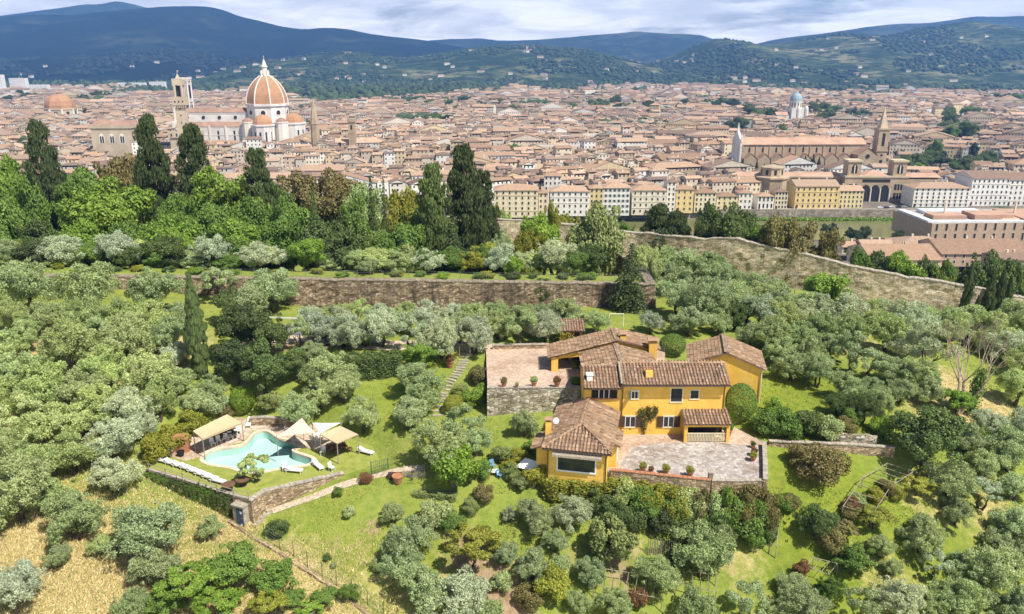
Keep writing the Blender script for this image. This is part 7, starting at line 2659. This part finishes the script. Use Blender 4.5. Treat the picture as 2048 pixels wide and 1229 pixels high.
# nave
mb = MB().box(-118, -26, -10, 10, 0, 43.5)
mb.build('nave', marble, duomo)
MB().poly([(-118, -11, 43.3), (-26, -11, 43.3), (-26, 0, 48.5), (-118, 0, 48.5)]).poly([(-26, 11, 43.3), (-118, 11, 43.3), (-118, 0, 48.5), (-26, 0, 48.5)]).build('nave_roof', roof_b, duomo)
MB().box(-117, -28, -21, -10.01, 0, 25.5).build('aisle', marble, duomo)
MB().poly([(-117, -21.6, 25.4), (-28, -21.6, 25.4), (-28, -10.02, 31), (-117, -10.02, 31)]).build('aisle_roof', roof_b, duomo)
for q in range(4):
    x = -104 + q * 21
    MB().cyl((x, -10.05, 36.5), (x, -10.6, 36.5), 2.2, 2.2, 16).build('oculus', win_dark, duomo)
    MB().box(x - 1.1, x + 1.1, -21.2, -21.02, 8, 20).build('window', win_dark, duomo)
    MB().box(x + 9, x + 11, -22.2, -21.01, 0, 26.5).build('buttress', rib_m, duomo)
for z in (14, 24.2):
    MB().box(-117, -28, -21.3, -21.011, z, z + .8).build('string_course', rib_m, duomo)
MB().box(-117, -27, -10.5, -10.011, 41.5, 43.2).build('cornice', rib_m, duomo)
MB().box(-121, -118.01, -22, 22, 0, 32).box(-121, -118.01, -11, 11, 32.01, 50).build('facade', rib_m, duomo)

XC = (381 - 1024) / FPX * (1120 * CP + CAM_H * SP)
camp = thing('campanile', 'square pale marble bell tower beside the cathedral', 'bell tower', (XC, 1122, 0))
MB().box(-6.3, 6.3, -6.3, 6.3, 0, 84).build('shaft', plain('grey_marble', (.56, .53, .48), .7, .15, .1), camp)
for z in (22, 40, 55, 82):
    MB().box(-7.2, 7.2, -7.2, 7.2, z, z + 1.2).build('string_course', rib_m, camp)
MB().box(-7.6, 7.6, -7.6, 7.6, 84.01, 86.5).build('parapet', rib_m, camp)
for z, hh, w in ((42, 9, 1.4), (60, 17, 3.0)):
    for x in ((-3, 3) if w < 2 else (0,)):
        MB().box(x - w, x + w, -6.6, -6.31, z, z + hh).build('window', win_dark, camp)
        MB().box(6.31, 6.6, x - w, x + w, z, z + hh).build('window', win_dark, camp)
for sx in (-1, 1):
    for sy in (-1, 1):
        MB().cyl((sx * 6.3, sy * 6.3, 0), (sx * 6.3, sy * 6.3, 84), 1.1, 1.1, 8).build('corner_buttress', marble, camp)

pv = thing('town_hall_tower', 'tall brown town hall tower with projecting battlements and open belfry', 'tower', (XV, 905, 0), R(8))
MB().box(-14, 14, 0, 30, 0, 27).build('palace_body', buff, pv)
MB().box(-15.5, 15.5, -1.5, 31.5, 27.01, 33).build('gallery', buff, pv)
mer = MB().box(-1, 1, -.4, .4, 0, 2).mesh('merlon')
for k in range(10):
    link('merlon', mer, pv, buff, (-14 + k * 3.1, -1.1, 33))
for k in range(5):
    MB().box(-12.6 + k * 5.6, -11 + k * 5.6, -1.58, -1.505, 28.2, 31.5).build('window', win_dark, pv)
MB().box(-5.2, 5.2, 1.8, 12.2, 27, 62).build('shaft', buff, pv)
mb = MB()
for i in range(7):
    mb.box(-7 + i * 2.15, -6.1 + i * 2.15, 0, 1.9, 59, 62)
mb.build('corbel_brackets', buff, pv)
MB().box(-7.2, 7.2, -.2, 14.2, 62.01, 69).build('battlement_gallery', buff, pv)
for k in range(6):
    link('merlon', mer, pv, buff, (-6.4 + k * 2.56, .2, 69))
for k in range(3):
    MB().box(-4.8 + k * 4.0, -3.4 + k * 4.0, -.28, -.205, 64.5, 66.8).build('window', win_dark, pv)
for sx in (-1, 1):
    for sy in (2.6, 11.4):
        MB().cyl((sx * 3.8, sy, 69), (sx * 3.8, sy, 83), 1.3, 1.45, 10).build('belfry_column', buff, pv)
MB().box(-2.4, 2.4, 4.6, 9.4, 69.01, 82.5).build('belfry_core', win_dark, pv)
MB().box(-5.4, 5.4, 1.6, 12.4, 83.01, 88).build('belfry_crown', buff, pv)
for k in range(5):
    link('merlon', mer, pv, buff, (-4.6 + k * 2.3, 2.0, 88))
MB().cyl((0, 7, 88), (0, 7, 95), 4.2, .3, 4).build('spire', buff, pv)
MB().cyl((0, 7, 95), (0, 7, 98.5), .35, .3, 6).box(-.2, 1.6, 6.9, 7.1, 97.4, 98.6).build('weathervane', buff, pv)
for z in (42, 50, 57):
    MB().box(-.6, .6, 1.7, 1.795, z, z + 1.8).build('window', win_dark, pv)

XB = (634 - 1024) / FPX * (950 * CP + CAM_H * SP)
bd = thing('abbey_spire', 'slender hexagonal bell tower with pointed spire right of the cathedral', 'bell tower', (XB, 950, 0))
MB().lathe([(5.2, 0), (5.0, 38), (5.5, 38.3), (5.5, 39.3), (4.6, 39.5), (4.3, 44)], 6).build('shaft', sand, bd)
MB().lathe([(4.4, 44), (.2, 68)], 6).build('spire', sand, bd)
for k in range(6):
    th = k * math.pi / 3 + math.pi / 6
    for z in (22, 30):
        MB().box(-.7, .7, 4.25, 4.5, z, z + 5.5).build('window', win_dark, bd, rz=th)
XB2 = (708 - 1024) / FPX * (905 * CP + CAM_H * SP)
bg_ = thing('prison_tower', 'plain square brown tower with battlements right of the spire', 'tower', (XB2, 905, 0))
MB().box(-3.6, 3.6, -3.6, 3.6, 0, 44).build('shaft', sand, bg_)
MB().box(-4.4, 4.4, -4.4, 4.4, 44.01, 47.5).build('battlement', sand, bg_)
MB().box(-1, 1, -3.75, -3.61, 36, 41).build('window', win_dark, bg_)

XL_ = (125 - 1024) / FPX * (1500 * CP + CAM_H * SP)
sl = thing('chapel_dome', 'broad brick-red chapel dome at the left of the city', 'church', (XL_, 1500, 0), R(10))
MB().lathe([(27, 0), (27, 23), (28, 23.2), (28, 25), (26, 25.2)], 8, a0=a8).build('drum', buff, sl)
MB().lathe([(26, 25), (25.5, 31), (23, 38), (18.5, 44), (12, 48), (4, 50)], 8, a0=a8).build('dome', brick_red, sl)
for k in range(8):
    th = a8 + k * math.pi / 4
    MB().cyl((26.6 * math.cos(th), 26.6 * math.sin(th), 0), (26.6 * math.cos(th), 26.6 * math.sin(th), 24), 2, 2, 6).build('buttress', rib_m, sl)
    tm = th + a8
    MB().box(-2.5, 2.5, 24.9, 25.4, 12, 20).build('window', win_dark, sl, rz=tm - math.pi / 2)
XO = (231 - 1024) / FPX * (905 * CP + CAM_H * SP)
om = thing('grain_hall', 'tall square stone hall with three gothic windows left of the tower', 'building', (XO, 905, 0), R(4))
MB().box(-22, 22, 0, 22, 0, 37).build('wall', buff, om)
MB().box(-23, 23, -1, 23, 37.01, 40).build('cornice', buff, om)
MB().poly([(-23, -1, 40.05), (23, -1, 40.05), (18, 11, 45), (-18, 11, 45)]).poly([(23, 23, 40.05), (-23, 23, 40.05), (-18, 11, 45), (18, 11, 45)]).poly([(-23, 23, 40.05), (-23, -1, 40.05), (-18, 11, 45)]).poly([(23, -1, 40.05), (23, 23, 40.05), (18, 11, 45)]).build('roof', roof_b, om)
for x in (-11, 0, 11):
    f = MB().poly([(x - 2.9, -.06, 21), (x + 2.9, -.06, 21), (x + 2.9, -.06, 28), (x + 1.8, -.06, 30.6), (x, -.06, 31.8), (x - 1.8, -.06, 30.6), (x - 2.9, -.06, 28)]).build('window', rib_m, om)
    for q in (-1.2, 1.2):
        MB().poly([(x + q - .9, -.1, 21.2), (x + q + .9, -.1, 21.2), (x + q + .9, -.1, 27.5), (x + q, -.1, 29), (x + q - .9, -.1, 27.5)]).build('pane', win_dark, f)

# Santa Croce
def xat(u, Yv, z=0):
    return (u - 1024) / FPX * (Yv * CP + (CAM_H - z) * SP)


SY = 768.0
x0_, x1_ = xat(1489, SY, 20), xat(1738, SY, 20)
scx = thing('basilica', 'long brown brick basilica with gabled side bays and pink roof', 'church', (x0_, SY, 0), R(1.5))
LN = x1_ - x0_
MB().box(0, LN, 8, 28, 0, 32.3).build('nave', sand, scx)
MB().poly([(-1, 7, 32.2), (LN + 1, 7, 32.2), (LN + 1, 18, 37.8), (-1, 18, 37.8)]).poly([(LN + 1, 29, 32.2), (-1, 29, 32.2), (-1, 18, 37.8), (LN + 1, 18, 37.8)]).build('nave_roof', roof_p, scx)
MB().poly([(LN, 8, 32.2), (LN, 28, 32.2), (LN, 18, 37.6)]).build('gable', sand, scx)
nb = 8
for k in range(nb):
    a, b2 = LN * .88 * k / nb, LN * .88 * (k + 1) / nb
    mid = (a + b2) / 2
    mb = MB()
    mb.poly([(a, 0, 0), (b2, 0, 0), (b2, 0, 19), (mid, 0, 24.5), (a, 0, 19)])
    mb.build('side_bay', sand, scx)
    MB().poly([(a, -.4, 19), (mid, -.4, 24.6), (mid, 8, 24.6), (a, 8, 19)]).poly([(mid, -.4, 24.6), (b2, -.4, 19), (b2, 8, 19), (mid, 8, 24.6)]).build('bay_roof', roof_b, scx)
    MB().box(a - .5, a + .5, -.7, .4, 0, 20).build('buttress', sand, scx)
    MB().box(a - .4, a + .4, 7.3, 7.99, 20, 31.5).build('pier', sand, scx)
    MB().poly([(mid - 1.1, -.1, 5), (mid + 1.1, -.1, 5), (mid + 1.1, -.1, 13), (mid, -.1, 15.5), (mid - 1.1, -.1, 13)]).build('window', win_dark, scx)
    MB().poly([(mid - .9, 7.9, 24.8), (mid + .9, 7.9, 24.8), (mid + .9, 7.9, 28.5), (mid, 7.9, 30.2), (mid - .9, 7.9, 28.5)]).build('window', win_dark, scx)
MB().box(LN - 12, LN + 6, -6, 7.99, 0, 24).build('transept', sand, scx)
MB().poly([(LN - 12, -6.01, 24), (LN + 6, -6.01, 24), (LN - 3, -6.01, 30)]).build('transept_gable', sand, scx)
MB().poly([(LN - 13, -6.6, 23.6), (LN - 3, -6.6, 30.4), (LN - 3, 8, 30.4), (LN - 13, 8, 23.6)]).poly([(LN - 3, -6.6, 30.4), (LN + 7, -6.6, 23.6), (LN + 7, 8, 23.6), (LN - 3, 8, 30.4)]).build('transept_roof', roof_b, scx)
MB().cyl((LN - 3, -6.02, 22.5), (LN - 3, -6.5, 22.5), 1.9, 1.9, 16).build('rose_window', win_dark, scx)
tx = LN + 14
MB().box(tx - 5, tx + 5, 2, 12, 0, 46).build('bell_tower', sand, scx)
MB().box(tx - 5.7, tx + 5.7, 1.3, 12.7, 26, 27.2).build('string_course', sand, scx)
MB().box(tx - 5.7, tx + 5.7, 1.3, 12.7, 46.01, 47.5).build('tower_cornice', sand, scx)
MB().cyl((tx, 7, 47.5), (tx, 7, 67), 5.2, .2, 4).build('spire', buff, scx)
for z, hh in ((8, 10), (31, 12)):
    MB().box(tx - 1.4, tx + 1.4, 1.9, 1.99, z, z + hh).build('window', win_dark, scx)
MB().cyl((tx, 1.9, 22.5), (tx, 1.99, 22.5), 1.2, 1.2, 14).build('oculus', win_dark, scx)
MB().box(-3.6, -1.6, 5, 31, 0, 36).build('facade', marble, scx)
MB().poly([(-3.6, 5, 36), (-3.6, 18, 45), (-3.6, 31, 36)]).poly([(-1.6, 5, 36), (-1.6, 31, 36), (-1.6, 18, 45)]).poly([(-3.6, 5, 36), (-1.6, 5, 36), (-1.6, 18, 45), (-3.6, 18, 45)]).build('facade_gable', marble, scx)
for yy in (5.5, 18):
    MB().cyl((-2.6, yy, 35 if yy < 6 else 44), (-2.6, yy, 43 if yy < 6 else 52), 1.2, .2, 6).build('pinnacle', marble, scx)
for k, (u, h) in enumerate([(1571, 9), (1582, 15), (1592, 13), (1606, 16), (1622, 18), (1634, 15), (1511, 11)]):
    p_ = Vector((xat(u, SY - 12), SY - 12, 0))
    put_tree('slim_cypress', p_, 5.5, h + 8, 'dark', (u, 338), note=['slim cypress in front of the basilica, nearest its middle bay', 'second slim cypress along the basilica cloister', 'third slim cypress along the basilica cloister', 'fourth slim cypress along the basilica cloister', 'tallest slim cypress along the basilica cloister', 'last slim cypress before the basilica transept', 'lone small cypress near the basilica facade'][k])

# library with two towers
LY = 640.0
lb = thing('library', 'brown stone library with two square towers and triple-arched portico', 'building', (xat(1752, LY, 10), LY, 0), R(-2))
MB().box(-24, 26, 4, 26, 0, 19.3).build('central_block', sand, lb)
MB().box(-108, -24.01, 12, 30, 0, 18).build('west_wing', sand, lb)
MB().box(26.01, 54, 8, 30, 0, 17.5).build('east_wing', sand, lb)
for q in ((-109, 55, 11.5, 18.01, 19), (-24.5, 26.5, 3.4, 19.31, 20.6)):
    MB().box(q[0], q[1], q[2], 30.5, q[3], q[4]).build('cornice', buff, lb)
MB().poly([(-108, 12, 19.05), (-25, 12, 19.05), (-25, 21, 21.5), (-108, 21, 21.5)]).poly([(27, 8, 19.05), (54, 8, 19.05), (54, 19, 21.5), (27, 19, 21.5)]).build('roof', roof_p, lb)
MB().poly([(-9, 6, 20.7), (11, 6, 20.7), (1, 12, 25)]).poly([(11, 6, 20.7), (11, 22, 20.7), (1, 12, 25)]).poly([(-9, 22, 20.7), (-9, 6, 20.7), (1, 12, 25)]).build('pyramid_roof', roof_p, lb)
for x in (-17, 19):
    t = MB().box(x - 5.2, x + 5.2, 5, 16, 20.61, 31.5).build('tower', sand, lb)
    MB().box(x - 6, x + 6, 4.2, 16.8, 31.51, 33).build('tower_cap', buff, t)
    MB().poly([(x - 2.2, 4.9, 22.5), (x + 2.2, 4.9, 22.5), (x + 2.2, 4.9, 27.5), (x + 1.3, 4.9, 29.2), (x, 4.9, 29.8), (x - 1.3, 4.9, 29.2), (x - 2.2, 4.9, 27.5)]).build('arch', win_dark, t)
    MB().box(x - .35, x + .35, 4.75, 4.89, 22.5, 29).build('column', rib_m, t)
for k in range(3):
    x = -6.5 + k * 7.5
    n6 = [(x + 3 * math.cos(math.pi * i / 8), 3.9, 10.5 + 3 * math.sin(math.pi * i / 8)) for i in range(9)]
    MB().poly([(x - 3, 3.9, 0), (x + 3, 3.9, 0)] + n6).build('arch', win_dark, lb)
for k in range(4):
    x = -10.2 + k * 7.5
    MB().cyl((x, 3.4, 0), (x, 3.4, 11), .6, .5, 10).build('column', rib_m, lb)
MB().box(-10, 12, 3.9, 3.99, 15.5, 17.8).build('inscription_band', win_dark, lb)
for x in (-17, 19):
    for z in (2.5, 9.5):
        f = MB().box(x - 3.2, x + 3.2, 3.9, 3.99, z, z + 4.6).build('window', win_dark, lb)
        for q in (-1.1, 1.1):
            MB().box(x + q - .2, x + q + .2, 3.75, 3.89, z, z + 4.6).build('mullion', buff, f)
for k in range(4):
    for z in (3, 10):
        MB().box(28.5 + k * 6.4, 32 + k * 6.4, 7.9, 7.99, z, z + 4.5).build('window', win_dark, lb)
rot = thing('reading_room_rotunda', 'low octagonal brown rotunda west of the library', 'building', (xat(1543, 650, 10), 652, 0))
MB().lathe([(13, 0), (13, 18), (14, 18.2), (14, 19.5), (9.5, 20), (9, 26), (9.6, 26.2), (9.6, 27), (.5, 29)], 8, a0=a8).build('body', sand, rot)
for k in range(8):
    MB().box(-1, 1, 8.4, 8.75, 21, 25).build('window', win_dark, rot, rz=k * math.pi / 4)

XS_ = xat(1587, 1400)
sy = thing('synagogue', 'pale synagogue with blue-green copper dome', 'synagogue', (XS_, 1400, 0), R(6))
MB().box(-11, 11, -11, 11, 0, 30).build('central_block', marble, sy)
MB().box(-36, -11.01, -8, 8, 0, 20).build('wing', marble, sy)
MB().poly([(-36, -8.6, 20.05), (-11, -8.6, 20.05), (-11, 0, 25), (-36, 0, 25)]).poly([(-11, 8.6, 20.05), (-36, 8.6, 20.05), (-36, 0, 25), (-11, 0, 25)]).build('wing_roof', roof_p, sy)
MB().lathe([(10, 30), (10, 42), (10.6, 42.2), (10.6, 43)], 16).build('drum', rib_m, sy)
MB().lathe([(10.2, 43), (9.8, 47), (8.2, 51), (5.4, 54.5), (1.2, 56.6), (.5, 59)], 16).build('dome', plain('copper_dome', (.28, .38, .42), .6, .1, .2), sy)
for k in range(12):
    MB().box(-.7, .7, 9.9, 10.2, 33, 40).build('window', win_dark, sy, rz=k * math.pi / 6)
for x in (-7, 7):
    MB().cyl((x + 8, -10, 0), (x + 8, -10, 30), 3.5, 3.5, 10).lathe([(3.4, 30), (2.6, 33), (.3, 35)], 10, (x + 8, -10)).build('turret', rib_m, sy)
MB().poly([(-2, -11.1, 12), (2, -11.1, 12), (2, -11.1, 19), (0, -11.1, 21), (-2, -11.1, 19)]).build('window', win_dark, sy)
palace('bright yellow modern block right of the synagogue', 1700, 1744, 268, 246, 4, 9, (.80, .62, .16), (.5, .45, .4), roof='flat', depth=20, group='city buildings', win=(2.2, 1.4), frame=(.7, .55, .2))
palace('long pale museum gallery with terracotta roof and small windows', 692, 760, 320, 300, 2, 8, (.74, .62, .38), ROOFC[5], roof='gx', depth=16, group='city buildings', win=(1.0, 2.0))
palace('long yellowish gallery wing continuing behind the cypresses', 762, 872, 318, 300, 2, 14, (.72, .62, .42), ROOFC[3], roof='gx', depth=18, group='city buildings', win=(1.0, 2.0))
palace('large brown-roofed hall with a dark colonnade of windows', 566, 648, 332, 310, 2, 14, (.62, .48, .30), ROOFC[4], roof='hip', depth=44, group='city buildings', win=(1.6, 3.0), rz=.25)
palace('white gabled church front among the ridge trees', 452, 520, 322, 296, 1, 2, (.80, .76, .68), ROOFC[3], roof='gy', depth=34, group='city buildings', win=(2.2, 4.2), arch=True)
palace('glass-fronted office block with grey bands', 1312, 1362, 285, 268, 4, 10, (.42, .46, .48), (.5, .5, .5), roof='flat', depth=24, group='city buildings', win=(3.0, 1.6), frame=(.4, .45, .48))
for lab, u0, u1, vb, ve, fl in [('white tower block on the far left edge of the city', 22, 54, 186, 157, 8), ('second white tower block cut by the left edge', -20, 8, 188, 150, 9), ('pale long block beyond the dome', 60, 96, 186, 170, 4), ('cream apartment block under the wooded hill', 235, 290, 178, 166, 3), ('pale hospital-like block below the hill', 300, 330, 180, 164, 4)]:
    palace(lab, u0, u1, vb, ve, fl, 7, (.80, .79, .76), (.6, .58, .55), roof='flat', depth=20, group='city buildings', win=(2.0, 1.6), frame=(.7, .7, .7))

# city greenery
for u0, u1, v0, v1 in GREENS:
    n_ = max(2, int((u1 - u0) / 15 * max(1, (v1 - v0) / 9)))
    for k in range(n_):
        u, v = rnd.uniform(u0, u1), rnd.uniform(v0 + 3, v1 + 3)
        q = PZ(u, v, 0)
        w_ = rnd.uniform(22, 34) if q.y > 1100 else rnd.uniform(12, 18)
        put_tree('broad', q, w_, w_ * rnd.uniform(.75, .95), rnd.choice(['deep', 'dark', 'green', 'deep']), (u, v - 6))
for k in range(30):
    u, v = rnd.uniform(0, 2048), rnd.uniform(192, 330)
    q = PZ(u, v, 0)
    put_tree('broad', q, rnd.uniform(12, 19), rnd.uniform(20, 27), rnd.choice(['deep', 'dark', 'green']), (u, v - 8))
for u, v in [(1728, 486), (1700, 484), (1665, 478), (1648, 472), (1715, 488), (1795, 490), (1790, 494)]:
    q = PZ(u, v, 2)
    put_tree('broad', q, rnd.uniform(7, 9), rnd.uniform(8, 11), 'dark', (u, v - 14))

# ------------------------------------------------------------------ woods and villas on the hills
ico = bmesh.new()
bmesh.ops.create_icosphere(ico, subdivisions=1, radius=1)
IV = np.array([v.co[:] for v in ico.verts]); IF = np.array([[v.index for v in f.verts] for f in ico.faces])
ico.free()


def woods(name, hname, n, r0, r1, seed, thr, tone):
    rg = np.random.default_rng(seed)
    x, y, Z = HILLS[hname]
    X = rg.uniform(x[3], x[-4], n); Yv = rg.uniform(y[0], y[len(y) - 14], n)
    L = 500.0
    f = fbm(X / L, Yv / L, seed, 4, 2.5)
    okm = f > thr
    X, Yv = X[okm], Yv[okm]
    zz = np.array([hill_z(hname, a, b) for a, b in zip(X, Yv)])
    m_ = len(X)
    r = rg.uniform(r0, r1, m_)
    V = IV[None] * (1 + rg.normal(size=(m_, len(IV), 1)) * .18) * r[:, None, None]
    V[:, :, 2] *= .8
    V = V + np.stack([X, Yv, zz + r * .35], 1)[:, None, :]
    F = IF[None] + (np.arange(m_) * len(IV))[:, None, None]
    j = rg.uniform(.6, 1.5, m_)
    c = np.ones((m_, 4)); c[:, :3] = np.array(tone)[None] * j[:, None]
    me = mesh_np(name, V.reshape(-1, 3), F.reshape(-1, 3), 3, col=np.repeat(c, len(IF), 0))
    return kind(link(name, me, None, col_mat), 'stuff')


woods('hill_wood', 'hill_centre', 8500, 6, 12, 71, .02, (.040, .062, .028))
woods('hill_wood', 'hill_right', 14000, 6, 13, 72, .02, (.038, .060, .028))
woods('hill_wood', 'hill_left', 5500, 9, 16, 73, -.05, (.020, .032, .020))
# tree masses between the outer houses and at the foot of the hills
rg = np.random.default_rng(88)
n_ = 15000
Yv = rg.uniform(1250, 3900, n_); X = rg.uniform(-.72, .72, n_) * Yv
f = np.sin(X / 140 + Yv / 95) + np.sin(X / 61 - Yv / 150 + 1)
edge = 2650 + 420 * np.sin(X / 330) + 260 * np.sin(X / 121 + 2) + np.where(X > 300, 350, 0)
okm = ((f > 1.5) & (rg.random(n_) < .55)) | ((Yv > edge - 80) & (rg.random(n_) < .5))
X, Yv = X[okm], Yv[okm]; m_ = len(X)
r = rg.uniform(6, 12, m_)
V = IV[None] * (1 + rg.normal(size=(m_, len(IV), 1)) * .2) * r[:, None, None] + np.stack([X, Yv, r * .7 + 2], 1)[:, None, :]
F = IF[None] + (np.arange(m_) * len(IV))[:, None, None]
c = np.ones((m_, 4)); c[:, :3] = np.array((.050, .075, .030))[None] * rg.uniform(.6, 1.6, m_)[:, None]
kind(link('suburb_woods', mesh_np('suburb_woods', V.reshape(-1, 3), F.reshape(-1, 3), 3, col=np.repeat(c, len(IF), 0)), None, col_mat), 'stuff')
vm = []
for k in range(5):
    rg = random.Random(k)
    P = dict(w=rg.uniform(16, 34), d=rg.uniform(11, 16), h=rg.uniform(7, 12), kind=rg.choice(['gx', 'hip', 'gx']), wall=(.82, .76, .64) if k % 2 else (.80, .70, .52), roof=ROOFC[k], seed=k, pitch=.35)
    pl = house_polys(P, 1, False)
    ms = []
    for kk in 'wr':
        mb = MB()
        for q, pts, c in pl:
            if q == kk or (kk == 'w' and q == 'o'):
                mb.poly([(x, y, z - (4 if z < 0 else 0)) for x, y, z in pts], .5, c)
        ms.append(mb.mesh('hill_villa'))
    vm.append(ms)
rg = random.Random(5)
cnt = 0
for hname, n_, vr_ in (('hill_centre', 66, (0.04, .95)), ('hill_right', 120, (0.03, .97)), ('hill_left', 46, (0.02, .6)), ('mountain_left', 14, (.05, .35))):
    x, y, Z = HILLS[hname]
    for k in range(n_):
        X = rg.uniform(x[8], x[-9]); Yv = y[0] + (y[len(y) - 15] - y[0]) * rg.uniform(*vr_)
        z = hill_z(hname, X, Yv)
        u, v = proj((X, Yv, z))
        if not (0 < u < 2048 and 60 < v < 190):
            continue
        e = thing('hill_villa', f"small pale villa {rg.choice(['on the wooded', 'among trees on the', 'standing on the'])} hillside, {where(u, v)}", 'house', (X, Yv, z), rg.uniform(-.5, .5), 'villas on the hills')
        a, b2 = vm[rg.randrange(5)]
        link('wall', a, e, col_mat); link('roof', b2, e, col_mat)

# ------------------------------------------------------------------ haze
m = bpy.data.materials.new('haze')
m.use_nodes = True
n = m.node_tree
n.nodes.clear()
o = nd(n, 'ShaderNodeOutputMaterial')
pvn = nd(n, 'ShaderNodeVolumePrincipled')
pvn.inputs['Color'].default_value = (0.20, 0.45, 1.0, 1)
pvn.inputs['Density'].default_value = 9.5e-5
pvn.inputs['Anisotropy'].default_value = 0.1
n.links.new(pvn.outputs[0], o.inputs['Volume'])
kind(MB().box(-13500, 13500, -600, 11200, -14, 900).build('haze', m), 'stuff')
